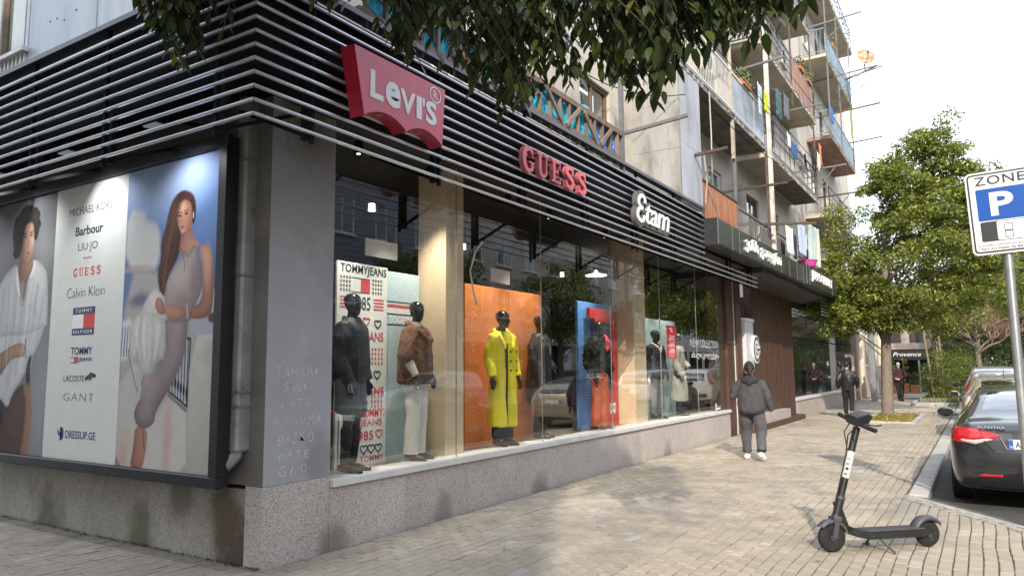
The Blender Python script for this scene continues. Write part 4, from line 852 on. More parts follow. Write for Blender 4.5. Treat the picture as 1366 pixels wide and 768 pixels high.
flat([rc(-2.68, -2.27, 2.175, 2.245), rc(-2.68, -2.27, 1.97, 2.035)], inkb, bb); flat([rc(-2.475, -2.27, 2.036, 2.174), rc(-2.61, -2.53, 1.70, 1.745)], inkr, bb); flat([rc(-2.68, -2.475, 2.036, 2.174)], M['whitepaint'], bb)
flat([rc(-2.68, -2.53, 1.745, 1.752), rc(-2.68, -2.53, 1.693, 1.70)], inkb, bb)
wl = mat('ink_white', (.8, .8, .8), .5, var=0)
text('TOMMY', wl, bb, (-2.63, -.2283, 2.192), AX, AZ, .31, .036, .001, spacing=1.5); text('HILFIGER', wl, bb, (-2.65, -.2283, 1.985), AX, AZ, .35, .034, .001, spacing=1.3)
flat([[(-2.38, 1.555), (-2.33, 1.575), (-2.29, 1.60), (-2.24, 1.592), (-2.19, 1.575), (-2.235, 1.57), (-2.20, 1.55), (-2.26, 1.55), (-2.28, 1.525), (-2.31, 1.52), (-2.32, 1.54), (-2.37, 1.515), (-2.385, 1.53), (-2.345, 1.545)]], inkg, bb)
flat([[(-2.85, 1.04), (-2.81, 1.0), (-2.81, .985), (-2.85, 1.0)], [(-2.80, .93), (-2.76, .93), (-2.735, .96), (-2.735, 1.03), (-2.76, 1.06), (-2.80, 1.06), (-2.80, 1.03), (-2.775, 1.025), (-2.765, .99), (-2.775, .96), (-2.80, .955)], rc(-2.83, -2.79, .975, .995)], inkb, bb)

# serif capitals used by the GUESS lettering: stroke polygons in a unit box
def arc(cx, cz, rx, rz, a0, a1, w, n=14):
    o = [(cx+rx*cos(rad(a0+(a1-a0)*k/n)), cz+rz*sin(rad(a0+(a1-a0)*k/n))) for k in range(n+1)]; wx = w; wz = w*.55
    return o+[(cx+(rx-wx)*cos(rad(a0+(a1-a0)*k/n)), cz+(rz-wz)*sin(rad(a0+(a1-a0)*k/n))) for k in range(n, -1, -1)]
R4 = lambda x0, x1, z0, z1: [(x0, z0), (x1, z0), (x1, z1), (x0, z1)]
def ribbon(pts, ws):
    L_, R_ = [], []
    for i, p in enumerate(pts):
        a = np.array(pts[max(0, i-1)]); b = np.array(pts[min(len(pts)-1, i+1)]); d = (b-a)/np.hypot(*(b-a)); n = np.array([-d[1], d[0]])*ws[i]/2; p = np.array(p)
        L_.append(tuple(p+n)); R_.append(tuple(p-n))
    return ('strip', L_, R_)
def cub(p, n=22):
    """smooth curve through points"""
    P = [np.array(p[0])]+[np.array(v) for v in p]+[np.array(p[-1])]; o = []; m = len(p)-1
    for k in range(n+1):
        t = k/n*m; i = min(int(t), m-1); f = t-i; a, b, c, d = P[i], P[i+1], P[i+2], P[i+3]
        o.append(tuple(.5*((2*b)+(-a+c)*f+(2*a-5*b+4*c-d)*f*f+(-a+3*b-3*c+d)*f**3)))
    return o
def Sglyph():
    c = cub([(.78, .74), (.72, .9), (.48, .965), (.24, .88), (.20, .70), (.46, .54), (.74, .40), (.78, .20), (.56, .045), (.28, .07), (.15, .26)], 30)
    w = [.10+.13*math.sin(pi*k/30)**.6*(1 if True else 0) for k in range(31)]
    return [ribbon(c, w), R4(.735, .81, .66, .98), R4(.12, .195, .02, .34)]
GL = {'U': [R4(.12, .32, .3, .98), R4(0, .44, .90, 1), R4(.72, .80, .3, .98), R4(.60, .94, .90, 1), ribbon(cub([(.22, .34), (.25, .14), (.48, .045), (.70, .13), (.76, .34)], 16), [.20-.12*k/16 for k in range(17)])],
      'E': [R4(.12, .33, 0, 1), R4(0, .80, .90, 1), R4(0, .82, 0, .10), R4(.3, .60, .46, .55), R4(.745, .80, .70, .95), R4(.765, .82, .05, .32), R4(.56, .61, .38, .64)],
      'G': [ribbon(cub([(.80, .78), (.66, .94), (.44, .96), (.22, .80), (.16, .5), (.22, .2), (.44, .04), (.66, .08), (.78, .2)], 26), [.09+.15*math.sin(pi*k/26)**1.0 for k in range(27)]), R4(.70, .86, .06, .42), R4(.54, .96, .38, .45), R4(.79, .85, .64, .97)],
      'S': Sglyph()}
def serif(s_, parent, m, O, A, B, w, h, depth, side=None, name='letter', gap=.1, sheary=0):
    O, A, B = Vector(O), Vector(A), Vector(B); N = A.cross(B); cw = w/(len(s_)+gap*(len(s_)-1))
    for i, c in enumerate(s_):
        q = MB()
        for k, p in enumerate(GL[c]):
            o = O+A*(i*cw*(1+gap))-N*min(.0006, depth*.12)*k
            if p[0] == 'strip':
                n = len(p[1]); f = [o+A*(a*cw)+B*(b*h) for a, b in p[1]]; g = [o+A*(a*cw)+B*(b*h) for a, b in p[2]]; vs = f+g+[v+N*depth for v in f+g]; fs = []
                for t in range(n-1): fs += [(t+2*n, t+1+2*n, t+1+3*n, t+3*n)[::-1], (t, t+1, t+1+2*n, t+2*n)[::-1], (t+n, t+1+n, t+1+3*n, t+3*n)]
                fs += [(0, n, 3*n, 2*n)[::-1], (n-1, 2*n-1, 4*n-1, 3*n-1)]; q.add(vs, fs)
            else: q.prism([(x*cw, z*h) for x, z in p], o, A, B, N*(depth), 0)
        q.build(name, m, parent)
serif('GUESS', bb, inkr, (-2.72, -.2262, 2.565), AX, AZ, .52, .08, .0015, gap=.25)

# ------------------------------------------------------------------ shop signs (facing the street: A = +Y, B = +Z, N = +X)
YY = (0, 1, 0)
redface = mat('sign_red', (.60, .07, .12), .35, var=.03, coat=.2); redside = mat('sign_red_side', (.38, .008, .03), .4, var=.05); white = mat('sign_white', (.80, .80, .80), .35, var=.0)
s1 = thing('shop_sign', 'large red batwing-shaped sign with white lettering on the slats near the corner', 'shop sign', (.93, .4, 3.8))
w_, zt, zb = 1.14, 4.12, 3.58
def bat(n=10):
    top = [(-.13, zt+.0), (1.04, zt-.0)]; p = [(1.02, zt), (-.13, zt)]
    l = [(-.13+.12*1, zb)]
    a = [(-.01+.5*k/n, zb+.085*math.sin(pi*min(1, k/n))**.8) for k in range(n+1)]; b = [(.49+.49*k/n, zb+.085*math.sin(pi*k/n)**.8) for k in range(1, n+1)]
    return p+a+b
bp_ = bat()
q = MB().prism([(y, z) for y, z in bp_], (.935, 0, 0), YY, AZ, (.145, 0, 0)); o = q.build('sign_body', redside, s1)
q = MB().prism([((y-.45)*.995+.45, (z-3.87)*.99+3.87) for y, z in bp_], (1.0802, 0, 0), YY, AZ, (.004, 0, 0)); q.build('sign_face', redface, s1)
for c, y0, y1, z0, z1 in (('L', .05, .20, 3.75, 3.98), ('e', .225, .41, 3.74, 3.955), ('V', .405, .60, 3.74, 3.94), ('I', .615, .685, 3.74, 3.94), ("'", .695, .725, 3.87, 3.94), ('S', .74, .89, 3.735, 3.945)):
    text(c, white, s1, (1.084, y0, z0), YY, AZ, y1-y0, z1-z0, .006, bold=.032, name='letter')
text('R', white, s1, (1.084, .845, 3.985), YY, AZ, .055, .075, .004, name='letter')
q = MB(); q.add([], []); pts = [(cos(2*pi*k/24)*.075+.872, sin(2*pi*k/24)*.068+4.022) for k in range(25)]
for (y0, z0), (y1, z1) in zip(pts[:-1], pts[1:]): q.beam((1.0865, y0, z0), (1.0865, y1, z1), .006, .010)
q.build('letter_ring', white, s1)
s2 = thing('shop_sign', 'red raised serif letters spelling a five-letter word on the slats', 'shop sign', (.93, 3.3, 3.8))
GUr = mat('guess_red', (.66, .10, .12), .35, var=.04, coat=.2)
serif('GUESS', s2, mat('guess_side', (.40, .10, .11), .4, var=.04), (.94, 2.50, 3.745), YY, AZ, 1.56, .27, .05, gap=.22)
serif('GUESS', s2, GUr, (.991, 2.502, 3.747), YY, AZ, 1.556, .266, .003, gap=.22, name='letter_face')
s3 = thing('shop_sign', 'white cursive lettering with dark grey outline on the slats', 'shop sign', (.93, 6.2, 3.8))
for dx, m_, bd, x_ in ((0, mat('etam_side', (.10, .095, .09), .5, var=.1), .06, .93), (0, white, .012, 1.0)):
    d_ = .065 if bd > .05 else .012; g = 0.0 if bd < .05 else .05
    text('Ɛ', m_, s3, (x_, 5.60-g, 3.69-g), YY, AZ, .36+2*g, .44+2*g, d_, bold=bd, shear=.18, name='letter')
    text('tam', m_, s3, (x_+.001, 5.93-g, 3.71-g), YY, AZ, .98+2*g, .30+2*g, d_, bold=bd, shear=.25, name='letter', spacing=.94)
s4 = thing('shop_sign', 'white Georgian lettering on the dark fascia above the entrance', 'shop sign', (1.17, 12.3, 4.0))
text('ჯინს გალერი', white, s4, (1.163, 10.75, 3.90), YY, AZ, 3.15, .34, .03, bold=.0, name='letter')
s5 = thing('shop_sign', 'white capital lettering on the dark fascia beyond the Georgian sign', 'shop sign', (1.25, 18.5, 4.0))
text('JEANS GALLERY', white, s5, (1.243, 17.3, 3.93), YY, AZ, 3.2, .33, .03, bold=.01, name='letter')
# white panel with a round emblem standing off the portal wall
s6 = thing('shop_sign', 'white panel and round letter emblem mounted on the brown portal wall', 'shop sign', (.1, 15, 1.5))
MB().box(.04, .14, 14.42, 15.15, 1.46, 2.74, b=.008).build('sign_body', mat('sign_pale', (.62, .62, .64), .5, var=.05), s6)
MB().box(.03, .16, 14.40, 15.2, 2.745, 2.82, b=.004).build('sign_cap', white, s6)
MB().lathe([(.36, 0), (.36, .05), (.35, .055)], (.145, 15.2, 2.05), (1, 0, 0), 40).build('sign_disc', white, s6)
def ringp(m, r, w, a0, a1, x):
    q = MB(); pts = [(cos(rad(a_))*r+15.2, sin(rad(a_))*r+2.05) for a_ in np.arange(a0, a1+1, 12)]
    for (y0, z0), (y1, z1) in zip(pts[:-1], pts[1:]): q.beam((x, y0, z0), (x, y1, z1), .008, w)
    return q.build('emblem', m, s6)
ringp(mat('emblem_grey', (.10, .10, .11), .5, var=0), .285, .07, 20, 344, .203); ringp(mat('emblem_grey', (.10, .10, .11), .5, var=0), .13, .035, 60, 372, .203)
MB().beam((.205, 15.2, 2.05), (.205, 15.5, 2.05), .01, .05).build('emblem', mat('emblem_grey', (.10, .10, .11), .5, var=0), s6)

# writing on the glass
v1 = thing('window_lettering', 'white two-line lettering stuck on the last shop window', 'lettering', (-.04, 11.7, 1.9))
for s_, y0, z0, w_, h_ in (('NEW', 10.78, 2.03, .56, .165), ('COLLECTION', 11.40, 2.03, 1.30, .165), ('ახალი კოლექცია', 10.83, 1.77, 1.9, .16)):
    text(s_, white, v1, (-.0438, y0, z0), YY, AZ, w_, h_, .001, bold=.004, name='letter')
v2 = thing('sale_poster', 'narrow red sale poster with white percentages on the shop glass', 'poster', (-.04, 9.7, 2.1))
MB().box(-.0436, -.042, 9.42, 9.95, 1.79, 2.42).build('sheet', mat('poster_red', (.62, .03, .05), .5, var=.04), v2)
for i, (s_, hh) in enumerate((('-30%', .10), ('-50%', .10), ('-30%', .10))):
    text(s_, white, v2, (-.0418, 9.50, 2.14-i*.13), YY, AZ, .36, hh*.85, .001, bold=.02, shear=.2); MB().box(-.0418, -.041, 9.50, 9.87, 2.118-i*.13, 2.124-i*.13).build('rule', white, v2)
text('%', white, v2, (-.0418, 9.60, 2.28), YY, AZ, .16, .1, .001, bold=.01); text('SALE', white, v2, (-.0418, 9.55, 1.81), YY, AZ, .26, .03, .001)
v3 = thing('sticker', 'small white sticker low on the last shop glass', 'sticker', (-.04, 12.5, .66)); MB().box(-.0436, -.042, 12.35, 12.42, .63, .80).box(-.0436, -.042, 12.43, 12.7, .66, .70).build('film', white, v3)

# ------------------------------------------------------------------ display boards in the windows
def board(y0, y1, z1, x, m, label, th=.05, z0=.602, name='display_board'):
    t = thing(name, label, 'display board', (x, (y0+y1)/2, z0)); MB().box(x-th, x, y0, y1, z0, z1, b=.003).build('panel', m, t); return t
def dt(t, s_, m, x, y0, z0, w, h, **k): return text(s_, m, t, (x+.0008, y0, z0), YY, AZ, w, h, .001, **k)
paleb = mat('board_blue', (.43, .55, .57), .6, var=.05); ivory = mat('board_white', (.66, .68, .64), .6, var=.03); navy = mat('navy', (.02, .03, .10), .6, var=0); redp = mat('red_print', (.55, .05, .06), .6, var=0); blackp = mat('black_print', (.02, .02, .025), .6, var=0)
XB = -.56
t1 = board(1.56, 2.655, 2.71, XB, paleb, 'pale blue board with tricolour stripes behind the brown vest mannequin')
for z0, z1, m_ in ((2.36, 2.375, navy), (2.30, 2.335, redp), (2.22, 2.235, navy), (2.10, 2.115, navy)): MB().box(XB, XB+.001, 2.08, 2.65, z0, z1).build('stripe', m_, t1)
MB().box(XB, XB+.001, 2.08, 2.65, 2.236, 2.298).build('stripe', ivory, t1)
dt(t1, 'TOGETHER', white, XB, 2.12, 2.125, .52, .085, bold=.03)
t2 = board(1.30, 2.06, 2.735, XB+.03, ivory, 'white board covered in hand-drawn red and black lettering and hearts', th=.028)
XT = XB+.031
dt(t2, 'TOMMYJEANS', blackp, XT, 1.34, 2.60, .70, .115, bold=.01, shear=.05)
for i in range(4):
    for j in range(4):
        for y0 in (1.34, 1.82): MB().box(XT, XT+.001, y0+i*.042, y0+.02+i*.042, 2.56-j*.045, 2.585-j*.045).build('dash', blackp, t2)
MB().box(XT, XT+.001, 1.64, 1.78, 2.43, 2.57).build('flag', redp, t2); MB().box(XT, XT+.001, 1.50, 1.78, 2.571, 2.58).box(XT, XT+.001, 1.50, 1.78, 2.42, 2.429).build('stripe', navy, t2)
dt(t2, '1985', blackp, XT, 1.54, 2.24, .25, .14, bold=.0)
for y0 in (1.34, 1.84):
    for j in range(4): MB().box(XT, XT+.001, y0, y0+.16, 2.25+j*.035, 2.265+j*.035).build('stripe', redp, t2)
def heart(t, y, z, s_, m_):
    pts = [(16*math.sin(a_)**3/17*s_, (13*cos(a_)-5*cos(2*a_)-2*cos(3*a_)-cos(4*a_))/17*s_) for a_ in np.linspace(0, 2*pi, 25)]; q = MB()
    for (a0, b0), (a1, b1) in zip(pts[:-1], pts[1:]): q.beam((XT+.001, y+a0, z+b0), (XT+.001, y+a1, z+b1), .002, .014)
    q.build('heart', m_, t)
for y, z, m_ in ((1.43, 2.12, blackp), (1.57, 2.12, redp), (1.73, 2.12, redp), (1.91, 2.10, blackp), (1.73, 1.56, redp), (1.91, 1.55, blackp), (1.95, .92, redp), (1.72, .77, blackp), (1.83, .77, blackp), (1.94, .77, blackp)): heart(t2, y, z, .055, m_)
for s_, y0, z0, w, h, m_ in (('MY JEANS', 1.50, 1.88, .50, .13, redp), ('JEANS', 1.64, 1.30, .38, .12, redp), ('TOMMY.', 1.66, 1.10, .36, .09, redp), ('JEANS', 1.66, .99, .33, .09, redp), ('1985', 1.58, .86, .28, .1, redp), ('TOMMY', 1.66, .64, .36, .06, redp)): dt(t2, s_, m_, XT, y0, z0, w, h, bold=.01)
for z in (1.82, 1.77, 1.72): MB().box(XT, XT+.001, 1.56, 1.72, z, z+.022).build('stripe', navy, t2)
for z in (.76, .71, .66): MB().box(XT, XT+.001, 1.46, 1.58, z, z+.03).build('stripe', navy, t2)
for (yy, zz) in ((1.82, 1.66), (1.82, 1.20), (1.34, 1.3)):
    for i in range(4):
        for j in range(4): MB().box(XT, XT+.001, yy+i*.05, yy+.022+i*.05, zz+j*.05, zz+.028+j*.05).build('dash', redp, t2)
q = MB()
for (z, m_) in ((1.70, redp), (1.26, redp)): q.beam((XT+.001, 1.74, z+.14), (XT+.001, 1.78, z+.07), .002, .014).beam((XT+.001, 1.78, z+.07), (XT+.001, 1.73, z+.06), .002, .014).beam((XT+.001, 1.73, z+.06), (XT+.001, 1.77, z-.02), .002, .014)
q.build('lightning_bolt', redp, t2)
t3 = board(3.62, 5.62, 2.72, -.6, mat('board_orange', (.60, .19, .045), .55, var=.04), 'orange board printed with a pale word-and-triangle pattern')
prt = mat('orange_print', (.72, .36, .20), .55, var=0)
for r_i in range(9):
    for c_i in range(5):
        y = 3.70+c_i*.40+(0 if r_i % 2 == 0 else 0); z = 2.52-r_i*.215
        if (r_i+c_i) % 2 == 0: dt(t3, 'GUESS', prt, -.6, y, z, .24, .07, bold=.0)
        else:
            q = MB(); a_, b_, c_ = (y+.02, z+.10), (y+.18, z+.10), (y+.10, z-.05)
            for (p0, p1) in ((a_, b_), (b_, c_), (c_, a_)): q.beam((-.5992, p0[0], p0[1]), (-.5992, p1[0], p1[1]), .002, .008)
            q.box(-.6, -.5992, y+.085, y+.115, z+.035, z+.065); q.build('triangle', prt, t3)
t4 = board(6.85, 8.2, 2.73, -.62, mat('board_sky', (.10, .27, .62), .55, var=.04), 'tall blue board with pale zigzag lines behind the red trousers')
q = MB()
for k in range(26):
    z = .66+k*.048
    for j in range(16): y = 6.88+j*.05; q.beam((-.619, y, z+(.02 if j % 2 else 0)), (-.619, y+.05, z+(0 if j % 2 else .02)), .002, .008)
tag(q.build('zigzag', mat('zig', (.35, .52, .78), .6, var=0), t4), kind='stuff')
t5 = thing('red_display_board', 'red framed panel with a dark centre beside the second cream column', 'display board', (-.5, 7.7, .6))
MB().box(-.56, -.50, 7.05, 7.25, 2.45, 2.62).box(-.56, -.50, 7.25, 8.15, 2.40, 2.62).box(-.56, -.50, 7.96, 8.15, .602, 2.40).box(-.56, -.50, 7.25, 7.95, .602, 1.20).build('frame', mat('frame_red', (.58, .04, .045), .5, var=.04), t5)
MB().box(-.55, -.52, 7.30, 7.955, 1.205, 2.395).build('panel', mat('panel_dark', (.03, .045, .09), .3, var=.05), t5)
q = MB().prism([(7.78, .99), (8.02, .99), (8.0, .80), (7.9, .84), (7.8, .80)], (-.499, 0, 0), YY, AZ, (.002, 0, 0)).build('tag', white, t5)
text("LEVI'S", redp, t5, (-.4965, 7.80, .88), YY, AZ, .2, .07, .001, bold=.03)
t6 = board(8.98, 11.5, 2.60, -.62, mat('board_mint', (.36, .47, .47), .6, var=.05), 'pale grey-green board behind the suited and trench-coated mannequins')
# ------------------------------------------------------------------ figures
def organic(name, mb, m, parent, voxel=.01, it=4, disp=0, dsc=12, seed=0, fn=None, local=True):
    """fuse closed lofts into one continuous surface"""
    me0 = mb.mesh('tmp', m); ob = bpy.data.objects.new('tmp', me0); COL.objects.link(ob)
    r = ob.modifiers.new('r', 'REMESH'); r.mode = 'VOXEL'; r.voxel_size = voxel; r.use_smooth_shade = True
    if it: s = ob.modifiers.new('s', 'SMOOTH'); s.iterations = it; s.factor = .5
    dg = bpy.context.evaluated_depsgraph_get(); me = bpy.data.meshes.new_from_object(ob.evaluated_get(dg)); bpy.data.objects.remove(ob); bpy.data.meshes.remove(me0)
    me.name = name
    if disp or fn:
        nrm = [v.normal.copy() for v in me.vertices]
        for v, n in zip(me.vertices, nrm):
            c = v.co
            if disp: v.co = c+n*disp*(noise.noise((c.x*dsc+seed, c.y*dsc, c.z*dsc*.45))+.5*noise.noise((c.x*dsc*2.3, c.y*dsc*2.3+seed, c.z*dsc)))
            if fn: v.co = fn(v.co, n)
    me.materials.clear(); me.materials.append(m); me.polygons.foreach_set('use_smooth', [True]*len(me.polygons))
    o = bpy.data.objects.new(name, me); COL.objects.link(o); o.parent = parent; return o
def ball(q, c, rx, ry=None, rz=None, n=10):
    ry = ry or rx; rz = rz or rx; c = Vector(c); vs = []; N = 7
    for i in range(N):
        a = pi*(i+.0)/(N-1); rr = max(sin(a), .02)
        for k in range(n): t = 2*pi*k/n; vs.append(c+Vector((cos(t)*rx*rr, sin(t)*ry*rr, -cos(a)*rz)))
    fs = [(i*n+k, i*n+(k+1) % n, (i+1)*n+(k+1) % n, (i+1)*n+k) for i in range(N-1) for k in range(n)]
    q.add(vs, fs+[tuple(range(n-1, -1, -1)), tuple((N-1)*n+k for k in range(n))])
def rings(q, rs, n=18):
    """horizontal ellipses (cx,cy,cz,rx,ry)"""
    vs = [Vector((r[0]+cos(2*pi*k/n)*r[3], r[1]+sin(2*pi*k/n)*r[4], r[2])) for r in rs for k in range(n)]; N = len(rs)
    fs = [(i*n+k, i*n+(k+1) % n, (i+1)*n+(k+1) % n, (i+1)*n+k) for i in range(N-1) for k in range(n)]
    q.add(vs, fs+[tuple(range(n-1, -1, -1)), tuple((N-1)*n+k for k in range(n))])
def limb(q, pts, rs, n=12):
    pts = [Vector(p) for p in pts]; q.tube(pts, rs, n)
    ball(q, pts[0], rs[0]); ball(q, pts[-1], rs[-1])
    for p, r in zip(pts[1:-1], rs[1:-1]): ball(q, p, r*.99)
def hand(q, w, d, side, curl=.5):
    """w wrist, d direction of the hand, side thumb direction"""
    w, d, s = Vector(w), Vector(d).normalized(), Vector(side).normalized(); n = d.cross(s)
    q.tube([w, w+d*.04, w+d*.085], [.022, .031, .028], 8, sq=(1, .6)) if False else None
    for k in range(4):
        o = s*(.027-.018*k); q.tube([w-d*.01+o*.4, w+d*.04+o, w+d*.085+o], [.017, .016, .013], 7)
        l = (.036, .042, .039, .030)[k]; b = w+d*.085+o; m1_ = b+(d*cos(curl*.6)+n*sin(curl*.6))*l; m2_ = m1_+(d*cos(curl*1.5)+n*sin(curl*1.5))*l*.85
        q.tube([b-d*.01, b, m1_, m2_], [.012, .0115, .0105, .008], 7)
    t0 = w+d*.02+s*.025; t1_ = t0+(d*.7+s*.6).normalized()*.04; t2_ = t1_+(d*.95+s*.15+n*.2).normalized()*.03
    q.tube([w+d*.005, t0, t1_, t2_], [.017, .015, .012, .009], 7)
def head(q, c, yaw=0, pitch=0, s=1.0, features=True):
    """c = chin-level centre; faces +Y before yaw"""
    h = MB(); rs = [(0, .040, .0, .028, .030), (0, .032, .018, .046, .050), (0, .020, .05, .059, .072), (0, .010, .09, .069, .088), (0, .0, .13, .075, .096), (0, -.005, .17, .074, .096), (0, -.008, .20, .062, .081), (0, -.010, .222, .038, .050), (0, -.01, .230, .01, .012)]
    rings(h, rs)
    if features:
        h.tube([(0, .088, .118), (0, .103, .092), (0, .108, .082), (0, .095, .074)], [.007, .010, .013, .008], 6)
        h.tube([(-.022, .082, .050), (0, .092, .050), (.022, .082, .050)], [.006, .009, .006], 6); h.tube([(-.04, .083, .128), (0, .093, .124), (.04, .083, .128)], [.008, .008, .008], 6); ball(h, (0, .068, .012), .018, .018, .014)
        for sx in (-1, 1): ball(h, (sx*.074, -.005, .085), .009, .018, .030)
    M_ = Matrix.Translation(Vector(c)) @ Matrix.Rotation(yaw, 4, 'Z') @ Matrix.Rotation(pitch, 4, 'X') @ Matrix.Scale(s, 4)
    q.add([M_ @ Vector(v) for v in h.v], h.f)
    return M_
STAND = dict(pel=(0, 0, .95), hipL=(-.09, 0, .93), hipR=(.09, 0, .93), kneeL=(-.10, .02, .50), kneeR=(.10, .02, .50), ankL=(-.10, -.01, .085), ankR=(.10, -.01, .085), toeL=(-.11, .16, .03), toeR=(.11, .16, .03),
             chest=(0, 0, 1.28), shL=(-.185, 0, 1.43), shR=(.185, 0, 1.43), elL=(-.235, -.02, 1.13), elR=(.235, -.02, 1.13), wrL=(-.235, .08, .89), wrR=(.235, .08, .89), neck=(0, 0, 1.49), head=(0, .01, 1.535), hdL=(-.05, .25, -1), hdR=(.05, .25, -1), thL=(.3, 1, 0), thR=(-.3, 1, 0))
def pose(**k): d = dict(STAND); d.update(k); return d
def V3(p): return Vector(p)
def bodymesh(J, fem=False, bulk=1.0, hands=True, feet=True, yaw=0, pitch=0):
    q = MB(); p, c, n = V3(J['pel']), V3(J['chest']), V3(J['neck']); b = bulk
    L = lambda a, d, t: V3(a).lerp(V3(d), t)
    rings(q, [(p.x, p.y, p.z-.09, .10*b, .08*b), (p.x, p.y-.01, p.z-.02, .165*b, .11*b), (p.x, p.y, p.z+.06, .155*b, .105*b), (*L(p, c, .45), (.125 if fem else .135)*b, .092*b), (*L(p, c, .8), .15*b, .105*b), (*c, .165*b, .11*b),
              (*L(c, n, .45), .16*b, .10*b), (*L(c, n, .75), .11, .065), (*L(c, n, .95), .06, .055)])
    limb(q, [L(c, n, .7), n, V3(J['head'])+Vector((0, .0, .03))], [.06, .052, .05])
    for s in 'LR':
        limb(q, [J['hip'+s], L(J['hip'+s], J['knee'+s], .5), J['knee'+s], L(J['knee'+s], J['ank'+s], .35), J['ank'+s]], [.092*b, .078*b, .052*b, .054*b, .036])
        limb(q, [L(c, J['sh'+s], .7), V3(J['sh'+s]).lerp(c, .12)+Vector((0, 0, -.03)), L(J['sh'+s], J['el'+s], .5), J['el'+s], L(J['el'+s], J['wr'+s], .35), J['wr'+s]], [.06*b, .055*b, .044*b, .036*b, .036*b, .025])
        if feet: a, t = V3(J['ank'+s]), V3(J['toe'+s]); limb(q, [a+(a-t).normalized()*.04-Vector((0, 0, .035)), a.lerp(t, .5)-Vector((0, 0, .01)), t], [.036, .038, .028])
        if hands: hand(q, J['wr'+s], J['hd'+s], J['th'+s])
    return q
def trousers(J, r=(.115, .10, .08, .075, .075), waist=.17, drop=.02, bulk=1.0):
    q = MB(); p = V3(J['pel']); L = lambda a, d, t: V3(a).lerp(V3(d), t)
    rings(q, [(p.x, p.y, p.z-.12, .12*bulk, .105*bulk), (p.x, p.y-.01, p.z-.03, (waist+.012), .128*bulk), (p.x, p.y, p.z+.06, waist, .12*bulk), (p.x, p.y, p.z+.11, waist-.01, .112*bulk)])
    for s in 'LR':
        e = V3(J['ank'+s])+Vector((0, 0, drop)); q.tube([V3(J['hip'+s])+Vector((0, 0, .03)), J['hip'+s], L(J['hip'+s], J['knee'+s], .5), J['knee'+s], L(J['knee'+s], J['ank'+s], .5), e], [r[0]*.8, r[0], r[1], r[2], r[3], r[4]], 14)
    return q
def topwear(J, tors, sleeve=(.085, .07, .062, .055, .05), collar=None, cuff=0.0, arms='LR'):
    """tors: list of (t, rx, ry) where t is height z"""
    q = MB(); c = V3(J['chest']); p = V3(J['pel']); L = lambda a, d, t: V3(a).lerp(V3(d), t)
    rings(q, [((p.x+(c.x-p.x)*min(1.3, max(0, (z-p.z)/(c.z-p.z)))), (p.y+(c.y-p.y)*min(1.3, max(-.0, (z-p.z)/(c.z-p.z)))), z, rx, ry) for z, rx, ry in tors], 22)
    for s in arms:
        w = V3(J['wr'+s]); e = V3(J['el'+s]); w2 = w+(e-w).normalized()*cuff
        q.tube([L(c, J['sh'+s], .5)+Vector((0, 0, .03)), V3(J['sh'+s]).lerp(c, .10)+Vector((0, 0, -.03)), L(J['sh'+s], e, .5)+Vector((0, 0, -.01)), e, L(e, w2, .5), w2], [sleeve[0], sleeve[0], sleeve[1], sleeve[2], sleeve[3], sleeve[4]], 14)
        ball(q, V3(J['sh'+s]).lerp(c, .10)+Vector((0, 0, -.03)), sleeve[0]*.96); ball(q, e, sleeve[2]*1.0)
    return q
def shoes(J, m, root, h=.045, sole=None, vox=.009, big=1.0):
    for s in 'LR':
        a, t = V3(J['ank'+s]), V3(J['toe'+s]); d = (t-a); d.z = d.z if abs(d.z) > .09 else 0; d.normalize(); q = MB()
        b = Vector((a.x, a.y, a.z-.045)); limb(q, [b-d*.05, b+d*.06, V3(J['toe'+s])+Vector((0, 0, .005))], [.046*big, .047*big, .036*big]); limb(q, [b, a+Vector((0, 0, -.01))], [.047*big, .046])
        organic('shoe', q, m, root, vox, 2)
skin = mat('skin', (.50, .30, .22), .55, var=.06); manq = mat('mannequin_black', (.012, .012, .013), .22, var=.1, coat=.4)
# 1 -------- woman in charcoal hooded top, walking away
def torsoB(ws): return ws
w1 = thing('person', 'person in charcoal hooded top, cap and headphones walking away with white trainers', 'person', (1.60, 9.05, 0), rad(6))
J = pose(kneeL=(-.125, .16, .50), ankL=(-.13, .20, .09), toeL=(-.14, .36, .04), kneeR=(.145, .03, .48), ankR=(.165, -.16, .14), toeR=(.19, -.02, .04), hipL=(-.10, 0, .90), hipR=(.10, 0, .90),
         shL=(-.20, 0, 1.35), shR=(.20, 0, 1.35), elL=(-.31, .03, 1.10), wrL=(-.17, .22, 1.18), elR=(.28, -.03, 1.06), wrR=(.33, .04, .84), chest=(0, 0, 1.22), neck=(0, 0, 1.41), head=(-.01, .02, 1.45), hdL=(.5, .8, .3), thL=(0, 0, 1), hdR=(.1, .15, -1), thR=(-.2, 1, 0))
q = bodymesh(J, True, 1.12, feet=False); MH = head(q, J['head'], yaw=rad(14), pitch=rad(-8)); organic('body', q, skin, w1, .0085, 3)
charc = mat('charcoal_cotton', (.062, .060, .066), .9, var=.18, scale=12, bump=.2, bscale=120); chard = mat('charcoal_rib', (.028, .026, .028), .9, var=.1); denimg = mat('grey_denim', (.085, .085, .095), .9, var=.2, scale=9, bump=.15)
q = topwear(J, [(.80, .19, .15), (.86, .235, .18), (.93, .24, .185), (1.05, .228, .18), (1.18, .215, .165), (1.28, .20, .145), (1.35, .16, .12), (1.41, .09, .085)], (.082, .078, .072, .064, .05)); organic('hooded_top', q, charc, w1, .011, 3, .020, 9)
q = MB(); rings(q, [(0, 0, .79, .185, .145), (0, 0, .80, .215, .165), (0, 0, .835, .225, .172), (0, 0, .84, .20, .15)]); organic('hem_rib', q, chard, w1, .012, 2)
